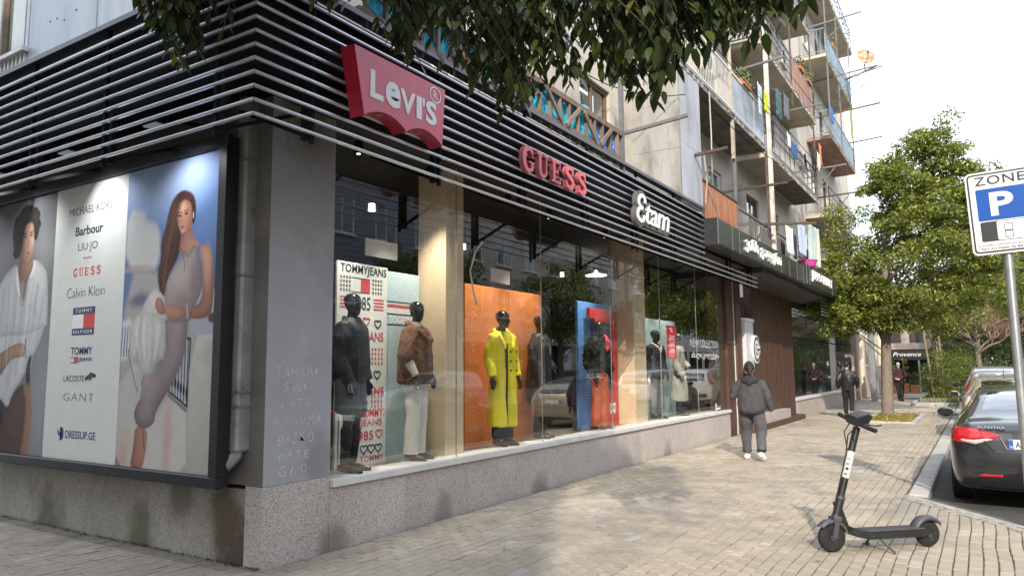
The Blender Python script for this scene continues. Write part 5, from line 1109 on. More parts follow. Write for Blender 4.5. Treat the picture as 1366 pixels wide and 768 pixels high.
q = MB(); limb(q, [(-.13, .02, 1.37), (-.09, -.09, 1.37), (0, -.13, 1.35), (.09, -.09, 1.37), (.13, .02, 1.37)], [.045, .055, .06, .055, .045]); limb(q, [(-.05, -.10, 1.40), (0, -.13, 1.31), (.05, -.10, 1.40)], [.05, .05, .05]); ball(q, (0, -.04, 1.42), .095, .09, .05); organic('hood', q, mat('hood_dark', (.03, .028, .03), .9, var=.15), w1, .012, 3)
q = trousers(J, (.118, .108, .092, .084, .076), .19, .03, 1.15); organic('trousers', q, denimg, w1, .012, 4, .012, 9)
for s in 'LR': a_ = V3(J['ank'+s]); MB().tube([a_+Vector((0, 0, .035)), a_+Vector((0, 0, .075))], [.080, .082], 16).build('turn_up', chard, w1, local=True, smooth=True)
shoes(J, mat('white_trainer', (.72, .71, .69), .6, var=.08), w1, big=1.2)
def onhead(mb, name, m, root, vox=.008, it=2, disp=0):
    q = MB(); q.add([MH @ Vector(v) for v in mb.v], mb.f); return organic(name, q, m, root, vox, it, disp, 40)
hq = MB(); rings(hq, [(0, -.03, .06, .055, .06), (0, -.02, .10, .076, .088), (0, -.012, .15, .080, .098), (0, -.01, .20, .068, .084), (0, -.012, .235, .03, .04)]); limb(hq, [(0, -.09, .08), (0, -.10, .02)], [.05, .035]); onhead(hq, 'hair', mat('dark_hair', (.022, .014, .012), .6, var=.3), w1)
hq = MB(); rings(hq, [(0, -.005, .135, .083, .103), (0, -.007, .18, .082, .101), (0, -.01, .22, .062, .075), (0, -.01, .245, .02, .03)]); hq.box(-.07, .07, .08, .16, .135, .147, b=.004); onhead(hq, 'cap', mat('cap_black', (.015, .015, .017), .8), w1)
hq = MB(); hq.tube([(cos(a_)*.088, -.0, .10+sin(a_)*.155) for a_ in np.linspace(0, pi, 15)], .010, 8)
for s in (-1, 1): hq.lathe([(.02, -.014), (.036, -.01), (.038, .012), (.02, .018)], (s*.088, 0, .09), (s, 0, 0), 14)
onhead(hq, 'headphones', mat('headphone', (.03, .028, .03), .4), w1, .006, 1)
# 2 -------- man in black bomber jacket, mid-stride
w2 = thing('person', 'man in black bomber jacket and black trousers striding away near the column', 'person', (1.42, 21.3, 0), rad(4))
J = pose(kneeL=(-.09, .14, .52), ankL=(-.09, .12, .09), toeL=(-.10, .28, .03), kneeR=(.10, .06, .50), ankR=(.11, -.20, .19), toeR=(.12, -.10, .05), elL=(-.27, -.08, 1.15), wrL=(-.26, -.03, .90), elR=(.28, .02, 1.14), wrR=(.27, .14, .92), hdL=(0, .2, -1), hdR=(-.1, .4, -1))
q = bodymesh(J, feet=False); MH = head(q, J['head']); organic('body', q, skin, w2, .012, 3)
blk = mat('black_nylon', (.012, .012, .014), .45, var=.2, scale=10, bump=.2); q = topwear(J, [(.94, .17, .13), (1.0, .205, .155), (1.12, .22, .165), (1.25, .215, .16), (1.36, .19, .14), (1.43, .14, .11), (1.50, .07, .07)], (.085, .080, .072, .062, .048)); organic('jacket', q, blk, w2, .014, 3, .018, 9)
organic('trousers', trousers(J, (.105, .095, .075, .068, .06), .17), mat('black_cotton', (.014, .014, .016), .9), w2, .014, 3, .01, 9)
shoes(J, mat('tan_sole', (.30, .22, .17), .7), w2, vox=.012)
hq = MB(); rings(hq, [(0, -.035, .05, .05, .055), (0, -.02, .10, .076, .086), (0, -.012, .15, .079, .098), (0, -.01, .20, .068, .084), (0, -.012, .236, .03, .04)]); onhead(hq, 'hair', mat('dark_hair', (.022, .014, .012), .6), w2, .01)
# 3 -------- grey-haired man, hands behind the back
w3 = thing('person', 'grey-haired man in maroon sweater with hands clasped behind his back', 'person', (1.78, 34.2, 0), rad(-8))
J = pose(elL=(-.30, -.10, 1.17), wrL=(-.10, -.20, 1.02), elR=(.30, -.10, 1.17), wrR=(.10, -.20, 1.00), hdL=(.9, -.1, -.3), hdR=(-.9, -.15, -.3), thL=(0, 0, 1), thR=(0, 0, 1), kneeL=(-.06, .05, .5), ankL=(-.05, .1, .09), toeL=(-.03, .25, .03), ankR=(.10, -.06, .09), toeR=(.13, .1, .03))
q = bodymesh(J, feet=False); MH = head(q, J['head']); organic('body', q, skin, w3, .012, 3)
organic('sweater', topwear(J, [(.93, .17, .14), (1.0, .21, .17), (1.12, .225, .18), (1.25, .225, .17), (1.38, .21, .15), (1.45, .16, .11), (1.51, .075, .075)], (.095, .085, .075, .066, .05)), mat('maroon', (.055, .018, .026), .9, var=.15), w3, .015, 3, .014, 8)
q = trousers(J, (.12, .11, .085, .08, .07), .19); limb(q, [(.14, -.05, .95), (.17, -.08, .75)], [.10, .08]); organic('trousers', q, mat('dark_cloth', (.018, .016, .018), .9), w3, .015, 3, .012, 8)
shoes(J, mat('black_shoe', (.012, .012, .012), .4), w3, vox=.012)
hq = MB(); rings(hq, [(0, -.03, .05, .055, .06), (0, -.02, .10, .076, .09), (0, -.012, .15, .079, .099), (0, -.01, .20, .066, .084), (0, -.012, .233, .03, .04)]); onhead(hq, 'hair', mat('grey_hair', (.42, .40, .38), .8), w3, .01)
# 4 -------- person by the wall, mostly behind the column; 5 person in black further off
w4 = thing('person', 'person in blue-grey jacket half hidden behind the grey column', 'person', (.62, 35.2, 0), rad(75))
J = pose(); q = bodymesh(J, feet=False); MH = head(q, J['head']); organic('body', q, skin, w4, .014, 3)
organic('jacket', topwear(J, [(.92, .17, .14), (1.0, .20, .16), (1.2, .21, .16), (1.38, .20, .14), (1.46, .15, .1), (1.51, .07, .07)], (.09, .08, .07, .064, .05)), mat('blue_grey_cloth', (.10, .13, .19), .9), w4, .016, 3, .012, 8)
organic('trousers', trousers(J), mat('dark_cloth', (.018, .016, .018), .9), w4, .016, 3); shoes(J, mat('white_trainer', (.72, .71, .69), .6), w4, vox=.012)
hq = MB(); rings(hq, [(0, -.03, .05, .055, .06), (0, -.02, .10, .077, .09), (0, -.012, .15, .08, .1), (0, -.01, .20, .068, .086), (0, -.012, .236, .03, .04)]); onhead(hq, 'hair', mat('brown_hair', (.08, .045, .025), .7), w4, .01)
w5 = thing('person', 'person in black reaching forward, far off beside the leaning stake', 'person', (2.95, 37.5, 0), rad(60))
J = pose(elL=(-.28, .15, 1.25), wrL=(-.22, .38, 1.28), hdL=(0, 1, .1), thL=(0, 0, 1), elR=(.27, .12, 1.2), wrR=(.2, .34, 1.2), hdR=(0, 1, 0), thR=(0, 0, 1)); q = bodymesh(J, feet=False); MH = head(q, J['head']); organic('body', q, skin, w5, .014, 3)
organic('jacket', topwear(J, [(.86, .18, .15), (1.0, .21, .17), (1.2, .22, .17), (1.38, .20, .14), (1.46, .15, .1), (1.51, .07, .07)], (.095, .085, .075, .066, .05)), blk, w5, .016, 3, .012, 8)
organic('trousers', trousers(J), mat('black_cotton', (.014, .014, .016), .9), w5, .016, 3); shoes(J, mat('black_shoe', (.012, .012, .012), .4), w5, vox=.012)
hq = MB(); rings(hq, [(0, -.03, .05, .055, .06), (0, -.02, .10, .077, .09), (0, -.012, .15, .08, .1), (0, -.01, .20, .068, .086), (0, -.012, .236, .03, .04)]); onhead(hq, 'hair', mat('brown_hair', (.08, .045, .025), .7), w5, .01)

# ------------------------------------------------------------------ mannequins in the windows (face the street: rotated so +Y -> +X)
MG = 'mannequins in the shop windows'
def mannequin(label, loc, rz, J=None, fem=False, b=.95, yaw=0, scale=1.0):
    global MH
    J = J or pose(); t = thing('mannequin', label, 'mannequin', loc, rz, MG); q = bodymesh(J, fem, b); MH = head(q, J['head'], yaw=yaw); organic('body', q, manq, t, .0075, 3)
    MB().lathe([(.18, 0), (.18, .008), (.05, .012)], (0, -.02, .0), n=28).tube([(0, -.12, .01), (0, -.12, .55)], .008, 8).build('stand', M['steel'], t, local=True)
    t.scale = (scale,)*3; return t, J
FZ = .602
# brown shearling vest
t, J = mannequin('mannequin in brown shearling vest, cream sweater and white trousers', (-.30, 2.28, FZ), rad(-72), pose(elL=(-.26, 0, 1.15), elR=(.26, 0, 1.15), wrL=(-.24, .10, .93), wrR=(.24, .10, .93)), yaw=rad(-28))
shear = mat('shearling', (.13, .062, .036), .95, var=.25, scale=14, bump=.5, bscale=80); cream_k = mat('cream_knit', (.60, .56, .48), .95, var=.1, bump=.4, bscale=90)
organic('sweater', topwear(J, [(.94, .14, .10), (1.0, .165, .12), (1.2, .17, .12), (1.38, .165, .11), (1.46, .12, .085), (1.53, .062, .062)], (.075, .066, .06, .054, .04)), cream_k, t, .01, 3, .008, 14)
q = topwear(J, [(.84, .235, .17), (.87, .26, .19), (1.0, .262, .19), (1.15, .255, .182), (1.3, .24, .165), (1.42, .20, .13), (1.48, .12, .10)], (.10, .10, .10, .095, .09), cuff=.20)
limb(q, [(-.13, -.02, 1.49), (-.14, .07, 1.42), (-.07, .16, 1.32)], [.035, .045, .03]); limb(q, [(.13, -.02, 1.49), (.14, .07, 1.42), (.07, .16, 1.32)], [.035, .045, .03]); limb(q, [(-.12, -.05, 1.49), (0, -.09, 1.51), (.12, -.05, 1.49)], [.035, .04, .035])
organic('vest', q, shear, t, .009, 2, .006, 26)
for z in (1.02, 1.15, 1.28): MB().lathe([(.016, 0), (.014, .008)], (.02, .19, z), (0, 1, 0), 10).build('button', mat('horn', (.05, .03, .02), .4), t, local=True)
organic('trousers', trousers(J, (.10, .095, .085, .085, .088), .155, .0), mat('white_trousers', (.68, .66, .60), .9, var=.06), t, .01, 3, .008, 9)
# yellow coat
t, J = mannequin('mannequin in long yellow double-breasted coat before the orange board', (-.27, 4.0, FZ), rad(-100), pose(wrL=(-.25, .06, .88), wrR=(.25, .06, .88)), True, .92, yaw=rad(20))
yel = mat('yellow_wool', (.85, .73, .02), .85, var=.06, bump=.15, bscale=120); bk = mat('black_cloth', (.013, .013, .014), .85)
organic('dress', topwear(J, [(.10, .15, .12), (.16, .16, .13), (.4, .155, .125), (.8, .165, .12), (1.0, .15, .105), (1.2, .145, .10), (1.38, .15, .09), (1.47, .10, .07), (1.5, .05, .05)], arms=''), bk, t, .01, 3, .006, 12)
q = topwear(J, [(.26, .215, .17), (.28, .225, .18), (.5, .215, .17), (.8, .205, .16), (.98, .195, .15), (1.08, .185, .14), (1.2, .19, .14), (1.32, .195, .135), (1.42, .185, .115), (1.49, .12, .09)], (.088, .08, .073, .068, .062), cuff=.02)
limb(q, [(-.11, -.04, 1.5), (-.13, .07, 1.42), (-.06, .145, 1.26)], [.03, .04, .022]); limb(q, [(.11, -.04, 1.5), (.13, .07, 1.42), (.09, .14, 1.28)], [.03, .04, .022]); limb(q, [(-.1, -.05, 1.5), (0, -.08, 1.52), (.1, -.05, 1.5)], [.03, .035, .03])
def openfront(c, n):
    # the coat hangs open on a narrow vertical slit
    if c.y > .06 and abs(c.x-.055) < .03: c = Vector((c.x, c.y-.06*(1-abs(c.x-.055)/.03), c.z))
    return c
co = organic('coat', q, yel, t, .009, 3, .016, 8, fn=openfront)
for s in (-1, 1):
    for z in (.98, 1.10, 1.22): MB().lathe([(.015, 0), (.013, .010)], (-.055+s*.055, .152, z), (0, 1, 0), 10).build('button', mat('button_brown', (.12, .08, .02), .4), t, local=True)
MB().beam((-.17, .075, 1.30), (-.05, .14, 1.27), .02, .012).build('chest_welt', yel, t, local=True)
MB().box(.035, .085, .10, .135, .3, 1.32).build('front_facing', bk, t, local=True)
# black padded jacket (left, before the white board)
t, J = mannequin('mannequin in black bulky jacket, short skirt and knee boots nearest the corner', (-.24, 1.22, FZ), rad(-68), pose(), True, .95, yaw=rad(-20))
q = topwear(J, [(.88, .19, .15), (.95, .225, .17), (1.1, .23, .175), (1.25, .235, .17), (1.38, .22, .15), (1.46, .15, .11), (1.52, .09, .085)], (.105, .10, .092, .082, .06))
organic('jacket', q, mat('black_padded', (.013, .014, .016), .6, var=.15, bump=.2), t, .009, 2, .016, 10)
organic('skirt', trousers(pose(kneeL=(-.08, .01, .62), ankL=(-.08, .0, .55), kneeR=(.08, .01, .62), ankR=(.08, 0, .55)), (.12, .12, .13, .13, .13), .16), mat('grey_skirt', (.10, .11, .12), .8), t, .01, 3)
organic('boots', trousers(pose(pel=(0, 0, .30), hipL=(-.1, .01, .42), hipR=(.1, .01, .42), kneeL=(-.10, .01, .35), kneeR=(.10, .01, .35)), (.062, .062, .06, .05, .045), .001, bulk=.01), bk, t, .01, 2)
# black coat behind the beige car's reflection
t, J = mannequin('mannequin in black hooded coat at right end of the orange board', (-.36, 5.12, FZ), rad(-75), pose(elL=(-.27, 0, 1.16), wrL=(-.22, .14, .98)), False, 1.0, yaw=rad(-25))
organic('coat', topwear(J, [(.50, .20, .17), (.55, .225, .185), (.8, .22, .18), (1.1, .215, .17), (1.3, .225, .165), (1.42, .20, .14), (1.50, .11, .10)], (.10, .09, .085, .078, .062)), mat('black_waxed', (.018, .018, .02), .4, var=.2, bump=.3), t, .01, 2, .026, 9)
organic('trousers', trousers(J, (.10, .09, .075, .07, .065), .155), bk, t, .011, 3)
MB().lathe([(.012, 0), (.01, .005)], (-.12, .17, 1.40), (0, 1, 0), 8).box(.02, .045, .168, .172, 1.20, 1.33).build('tag', M['whitepaint'], t, local=True)
# rust trousers, dark furry top
t, J = mannequin('mannequin in glossy rust-red trousers and dark furry jacket', (-.32, 6.98, FZ), rad(-95), pose(), True, .9)
organic('trousers', trousers(J, (.105, .095, .09, .095, .105), .155, -.03), mat('rust_satin', (.50, .12, .06), .35, var=.12, scale=10), t, .01, 3, .012, 9)
organic('fur_jacket', topwear(J, [(.95, .18, .15), (1.0, .24, .19), (1.15, .26, .2), (1.3, .26, .19), (1.42, .22, .15), (1.5, .13, .12)], (.12, .115, .11, .10, .08), cuff=.05), mat('dark_fur', (.018, .022, .018), 1, var=.5, scale=40, bump=1, bscale=60), t, .009, 1, .05, 30)
organic('scarf', (lambda q: (limb(q, [(-.06, .10, 1.52), (0, .19, 1.42), (.05, .2, 1.30)], [.035, .045, .03]), q)[1])(MB()), mat('red_scarf', (.5, .03, .06), .8), t, .01, 2, .01, 20)
# suit and trench coat
t, J = mannequin('mannequin in dark suit with pale collar before the grey-green board', (-.36, 9.62, FZ), rad(-110), pose(), False, .98, yaw=rad(30), scale=.985)
organic('suit', topwear(J, [(.80, .18, .14), (.85, .20, .16), (1.0, .195, .15), (1.15, .19, .145), (1.3, .205, .145), (1.42, .185, .12), (1.49, .10, .085)], (.09, .078, .07, .062, .052)), mat('navy_suit', (.022, .026, .038), .8), t, .01, 3, .01, 9)
organic('trousers', trousers(J, (.10, .09, .075, .07, .065), .155), mat('grey_trousers', (.16, .17, .18), .85), t, .011, 3)
organic('collar', (lambda q: (limb(q, [(-.09, 0, 1.5), (-.05, .12, 1.42), (0, .155, 1.32)], [.02, .022, .012]), limb(q, [(.09, 0, 1.5), (.05, .12, 1.42), (0, .155, 1.32)], [.02, .022, .012]), q)[2])(MB()), mat('shirt_white', (.7, .7, .68), .8), t, .008, 2)
t, J = mannequin('mannequin in long pale grey trench coat beside the white lettering', (-.30, 10.75, FZ), rad(-80), pose(elL=(-.26, .05, 1.15), wrL=(-.14, .20, 1.02), hdL=(.8, .5, 0), thL=(0, .3, 1)), True, .95, scale=.97)
organic('coat', topwear(J, [(.32, .21, .17), (.36, .225, .185), (.7, .20, .165), (1.0, .17, .135), (1.06, .16, .125), (1.15, .18, .14), (1.3, .195, .14), (1.42, .185, .12), (1.50, .12, .095)], (.092, .085, .078, .07, .062)), mat('trench', (.34, .33, .28), .8, var=.1), t, .01, 3, .02, 8)
MB().tube([(cos(a_)*.172, sin(a_)*.137, 1.06) for a_ in np.linspace(0, 2*pi, 20)], .014, 6, sq=(.5, 1.6)).build('belt', mat('trench_belt', (.26, .25, .21), .8), t, local=True)
organic('trousers', trousers(J, (.10, .09, .075, .07, .065), .155), bk, t, .011, 3)
# ------------------------------------------------------------------ cars
def carbody(name, st, m, root, W2):
    """st rows: y, zb, zs, zt, ws, wg -> subdivided closed hull"""
    rows = []
    for y, zb, zs, zt, ws, wg in st:
        h = [(0, zb), (ws*.80, zb), (ws*.95, zb+.03), (ws, zb+(zs-zb)*.35), (ws*1.0, zb+(zs-zb)*.75), (ws*.965, zs), (wg+(ws-wg)*.12, zs+(zt-zs)*.55), (wg*.97, zt-min(.03, (zt-zs)*.3)), (wg*.72, zt-.003), (0, zt+.006)]
        rows.append([(x, y, z) for x, z in h]+[(-x, y, z) for x, z in h[-2:0:-1]])
    n = len(rows[0]); q = MB(); q.add([p for r in rows for p in r], [(i*n+k, (i+1)*n+k, (i+1)*n+(k+1) % n, i*n+(k+1) % n) for i in range(len(rows)-1) for k in range(n)]+[tuple(range(n)), tuple((len(rows)-1)*n+k for k in range(n-1, -1, -1))])
    me = q.mesh('t', m); ob = bpy.data.objects.new('t', me); COL.objects.link(ob); s = ob.modifiers.new('s', 'SUBSURF'); s.levels = 3; s.render_levels = 3
    dg = bpy.context.evaluated_depsgraph_get(); ev = bpy.data.meshes.new_from_object(ob.evaluated_get(dg)); bpy.data.objects.remove(ob); ev.name = name
    bm = bmesh.new(); bm.from_mesh(ev); bmesh.ops.recalc_face_normals(bm, faces=bm.faces[:]); bm.to_mesh(ev); bvh = BVHTree.FromBMesh(bm); bm.free()
    ev.polygons.foreach_set('use_smooth', [True]*len(ev.polygons)); ev.materials.clear(); ev.materials.append(m)
    o = bpy.data.objects.new(name, ev); COL.objects.link(o); o.parent = root; return o, bvh
def decal(name, poly, ax, bvh, m, root, off=.004, th=.003, cuts=3, side=1, label=None):
    """panel lying on the hull; ax: 'rear' (x,z), 'front', 'side' (y,z) on side, 'top' (x,y)"""
    bm = bmesh.new(); poly = list(poly)
    P = []
    for i in range(len(poly)):
        a, b = poly[i], poly[(i+1) % len(poly)]; P += [a, ((a[0]+b[0])/2, (a[1]+b[1])/2)]
    vs = [bm.verts.new((p[0], p[1], 0)) for p in P]; bm.faces.new(vs)
    bmesh.ops.triangulate(bm, faces=bm.faces[:]); bmesh.ops.subdivide_edges(bm, edges=bm.edges[:], cuts=cuts, use_grid_fill=True)
    D = {'rear': Vector((0, 1, 0)), 'front': Vector((0, -1, 0)), 'side': Vector((-side, 0, 0)), 'top': Vector((0, 0, -1))}[ax]; dead = []
    nn = {}
    for v in bm.verts:
        a, b = v.co.x, v.co.y
        o = {'rear': Vector((a, -3, b)), 'front': Vector((a, 9, b)), 'side': Vector((3*side, a, b)), 'top': Vector((a, b, 4))}[ax]
        h = bvh.ray_cast(o, D)
        if h[0] is None: dead.append(v)
        else: v.co = h[0]+h[1]*off; nn[v] = h[1]
    bmesh.ops.delete(bm, geom=dead, context='VERTS')
    if not bm.faces: bm.free(); return None
    bmesh.ops.recalc_face_normals(bm, faces=bm.faces[:])
    s = sum((f.normal.dot(D) for f in bm.faces))
    if s > 0: bmesh.ops.reverse_faces(bm, faces=bm.faces[:])
    edge = [v for v in bm.verts if v.is_boundary]
    for v in edge: v.co -= nn.get(v, Vector())*(off+.004) if v in nn else Vector()
    me = bpy.data.meshes.new(name); bm.to_mesh(me); bm.free(); me.materials.append(m); me.polygons.foreach_set('use_smooth', [True]*len(me.polygons))
    o = bpy.data.objects.new(name, me); COL.objects.link(o); o.parent = root
    if label: o['label'] = label
    return o
def mirror(p): return [(-a, b) for a, b in p][::-1]
rub = mat('rubber', (.018, .018, .018), .85, var=.2); rimm = mat('alloy', (.38, .38, .39), .35, .8, var=.1); trim = mat('car_trim', (.015, .015, .016), .5); cg = darkglass()
lred = mat('lamp_red', (.42, .008, .012), .12, var=.1, scale=20, coat=.6); lclr = mat('lamp_clear', (.60, .50, .48), .15, var=.2, scale=30, coat=.5); chrome = mat('chrome', (.6, .6, .6), .15, 1, var=0)
def wheel(root, x, y, r, w=.20):
    s = 1 if x > 0 else -1; o = MB().lathe([(r*.62, -w/2), (r*.93, -w/2), (r, -w/2+.03), (r, w/2-.03), (r*.94, w/2), (r*.64, w/2+.0)], (x, y, r), (s, 0, 0), 28).build('wheel', rub, root, local=True, smooth=False)
    q = MB().lathe([(r*.63, w/2-.05), (r*.63, w/2+.004), (r*.58, w/2+.002), (r*.56, w/2-.03), (.05, w/2-.035), (.05, w/2+.0), (.02, w/2+.004)], (x, y, r), (s, 0, 0), 24)
    for k in range(7):
        a = 2*pi*k/7; q.beam((x+s*(w/2-.012), y+cos(a)*.04, r+sin(a)*.04), (x+s*(w/2-.012), y+cos(a)*r*.6, r+sin(a)*r*.6), .02, .035)
    q.build('rim', rimm, o, local=True)
def arch(root, bvh, y, r, s, m): decal('wheel_arch', [(y+cos(a)*(r+.055), max(.17, r+sin(a)*(r+.055))) for a in np.linspace(-.35, pi+.35, 20)], 'side', bvh, m, root, .003, cuts=2, side=s)
def mirrors(root, x, y, z, m):
    for s in (-1, 1):
        q = MB(); ball(q, (s*(x+.10), y, z), .115, .07, .075, 14); q.box(s*x-.06, s*x+.06, y-.02, y+.03, z-.05, z-.02)
        o = q.build('mirror', m, root, local=True, smooth=True); MB().box(s*(x+.10)-.085, s*(x+.10)+.085, y-.074, y-.066, z-.05, z+.05, b=.002).build('mirror_glass', cg, o, local=True)
def plate(root, y, z, txt, tilt=0):
    o = MB().box(-.26, .26, y-.010, y, z-.056, z+.056, b=.002).build('number_plate', mat('plate_white', (.74, .74, .72), .4, var=.03), root, local=True)
    MB().box(-.258, -.215, y-.0115, y-.0095, z-.054, z+.054).build('plate_band', mat('plate_blue', (.02, .12, .50), .4, var=0), o, local=True)
    text('GE', mat('sign_white', (.8, .8, .8)), o, (-.252, y-.0116, z-.04), (1, 0, 0), (0, 0, 1), .03, .022, .001, local=True)
    if txt: text(txt, mat('black_print', (.02, .02, .025), .6, var=0), o, (-.195, y-.0105, z-.037), (1, 0, 0), (0, 0, 1), .05*len(txt), .074, .001, local=True, bold=.02)
# --- black saloon
car = thing('parked_car', 'black saloon with red tail lamps parked right behind the kerb corner', 'car', (5.50, 6.45, -.12), 0)
pb = mat('paint_black', (.012, .012, .014), .28, .0, var=.08, coat=1.0, spec=.6)
st = [(0, .40, .50, .60, .60, .48), (.05, .29, .60, .76, .75, .60), (.11, .25, .78, .93, .815, .66), (.20, .22, .93, 1.035, .85, .68), (.40, .2, .955, 1.06, .875, .69), (.66, .19, .97, 1.12, .882, .67), (1.1, .18, .98, 1.31, .888, .60), (1.6, .18, .97, 1.42, .888, .575), (2.2, .18, .95, 1.445, .888, .58), (2.75, .18, .93, 1.40, .888, .60), (3.15, .18, .91, 1.22, .888, .64), (3.45, .18, .89, 1.03, .885, .70), (3.9, .2, .83, .93, .87, .70), (4.3, .23, .70, .80, .80, .64), (4.47, .28, .56, .65, .68, .5), (4.53, .36, .48, .55, .55, .4)]
body, bv = carbody('body', st, pb, car, .8875)
decal('rear_window', [(-.56, 1.30), (-.66, .72), (.66, .72), (.56, 1.30), (.52, 1.42), (-.52, 1.42)], 'top', bv, cg, car, .004)
decal('windscreen', [(-.66, 3.22), (-.56, 2.62), (.56, 2.62), (.66, 3.22)], 'top', bv, cg, car, .004)
for s in (-1, 1):
    decal('side_window', [(.85, 1.05), (1.22, 1.30), (1.62, 1.36), (1.70, 1.0), (1.2, .99)], 'side', bv, cg, car, .003, side=s); decal('side_window', [(1.74, 1.0), (1.70, 1.37), (2.3, 1.385), (2.72, 1.31), (3.05, 1.12), (3.1, 1.0)], 'side', bv, cg, car, .003, side=s)
    for y in (1.02, 3.62): wheel(car, s*.79, y, .315); arch(car, bv, y, .315, s, trim)
    decal('sill_trim', [(1.45, .17), (3.2, .17), (3.2, .23), (1.45, .23)], 'side', bv, trim, car, .003, side=s)
    decal('door_seam', [(1.715, .30), (1.725, .30), (1.725, .98), (1.715, .98)], 'side', bv, trim, car, .002, side=s)
    MB().box(s*.885-.012, s*.885+.012, 1.85, 2.05, .80, .83, b=.008).build('door_handle', pb, car, local=True)
LP = [(-.875, .99), (-.90, .90), (-.84, .80), (-.62, .768), (-.40, .835), (-.315, .885), (-.50, .945), (-.70, .985)]
LW = [(-.74, .80), (-.60, .772), (-.40, .838), (-.46, .85), (-.62, .83), (-.76, .825)]
for f in (lambda p: p, mirror):
    o = decal('tail_lamp', f(LP), 'rear', bv, lred, car, .012, cuts=4); decal('lamp_lens', f(LW), 'rear', bv, lclr, o, .018, cuts=3)
    decal('reflector', f([(-.60, .40), (-.34, .40), (-.32, .432), (-.56, .436)]), 'rear', bv, lred, car, .006)
    decal('trunk_seam', f([(-.545, .95), (-.535, .95), (-.50, .82), (-.40, .70), (-.41, .695), (-.512, .815)]), 'rear', bv, trim, car, .014)
    decal('bumper_crease', f([(-.41, .705), (-.40, .69), (-.0, .675), (-.0, .69)]), 'rear', bv, mat('paint_sheen', (.10, .10, .11), .2, .3, var=0, coat=1), car, .007)
    decal('plate_recess_edge', f([(-.36, .87), (-.33, .875), (-.27, .74), (-.10, .70), (0, .70), (0, .685), (-.12, .683), (-.30, .72)]), 'rear', bv, mat('paint_sheen', (.10, .10, .11), .2, .3, var=0, coat=1), car, .010)
decal('bumper_lower', [(-.72, .30), (.72, .30), (.66, .25), (-.66, .25)], 'rear', bv, trim, car, .004)
hy = bv.ray_cast(Vector((0, -3, .79)), Vector((0, 1, 0)))[0].y; plate(car, hy-.008, .79, 'A')
hb = bv.ray_cast(Vector((-.42, -3, .985)), Vector((0, 1, 0)))[0]; text('ELANTRA', chrome, car, (-.56, hb.y-.035, .955), (1, -.06, 0), (0, .35, 1), .28, .032, .022, bold=.02, local=True, name='badge')
mirrors(car, .90, 3.0, 1.00, pb)
MB().box(-.005, .005, 1.7, 1.85, 1.44, 1.49, b=.004).build('aerial', trim, car, local=True)
# --- beige hatchback
def hatch(label, loc, rz, paint):
    c = thing('parked_car', label, 'car', loc, rz)
    st = [(0, .40, .55, .68, .62, .5), (.04, .30, .74, .98, .76, .60), (.10, .25, .92, 1.13, .81, .62), (.28, .22, 1.0, 1.24, .845, .62), (.8, .2, 1.0, 1.38, .866, .60), (1.5, .18, .98, 1.46, .872, .59), (2.1, .18, .95, 1.49, .872, .59), (2.7, .18, .93, 1.42, .872, .61), (3.2, .18, .92, 1.22, .872, .65), (3.6, .18, .89, 1.0, .865, .70), (4.0, .2, .80, .90, .84, .68), (4.3, .24, .66, .75, .76, .58), (4.45, .36, .5, .58, .56, .4)]
    b, v = carbody('body', st, paint, c, .87)
    decal('rear_window', [(-.58, .32), (.58, .32), (.52, 1.0), (-.52, 1.0)], 'top', v, cg, c, .004); decal('rear_window', [(-.60, .98), (.60, .98), (.57, 1.14), (-.57, 1.14)], 'rear', v, cg, c, .006)
    decal('windscreen', [(-.66, 3.3), (-.56, 2.6), (.56, 2.6), (.66, 3.3)], 'top', v, cg, c, .004)
    for s in (-1, 1):
        decal('side_window', [(.6, 1.08), (.95, 1.30), (1.62, 1.40), (1.66, 1.03)], 'side', v, cg, c, .003, side=s); decal('side_window', [(1.72, 1.02), (1.70, 1.41), (2.3, 1.42), (2.75, 1.32), (3.1, 1.12), (3.15, 1.0)], 'side', v, cg, c, .003, side=s)
        for y in (.92, 3.6): wheel(c, s*.775, y, .31); arch(c, v, y, .31, s, trim)
    for f in (lambda p: p, mirror):
        decal('tail_lamp', f([(-.80, .62), (-.66, .66), (-.62, .98), (-.70, 1.08), (-.79, 1.0)]), 'rear', v, lclr, c, .012); decal('reflector', f([(-.68, .42), (-.5, .42), (-.5, .45), (-.68, .45)]), 'rear', v, lred, c, .006)
    decal('bumper_line', [(-.76, .60), (.76, .60), (.76, .61), (-.76, .61)], 'rear', v, trim, c, .005); decal('bumper_lower', [(-.70, .33), (.70, .33), (.62, .26), (-.62, .26)], 'rear', v, trim, c, .005)
    h = v.ray_cast(Vector((0, -3, .74)), Vector((0, 1, 0)))[0].y; plate(c, h-.006, .76, ''); mirrors(c, .885, 2.95, 1.02, paint)
    MB().tube([(0, 1.0, 1.42), (0, .86, 1.62)], .006, 5).build('aerial', trim, c, local=True)
    return c
hatch('beige hatchback parked beyond the black saloon', (5.45, 14.7, -.12), rad(1.2), mat('paint_beige', (.46, .41, .32), .3, .35, var=.04, coat=.8))
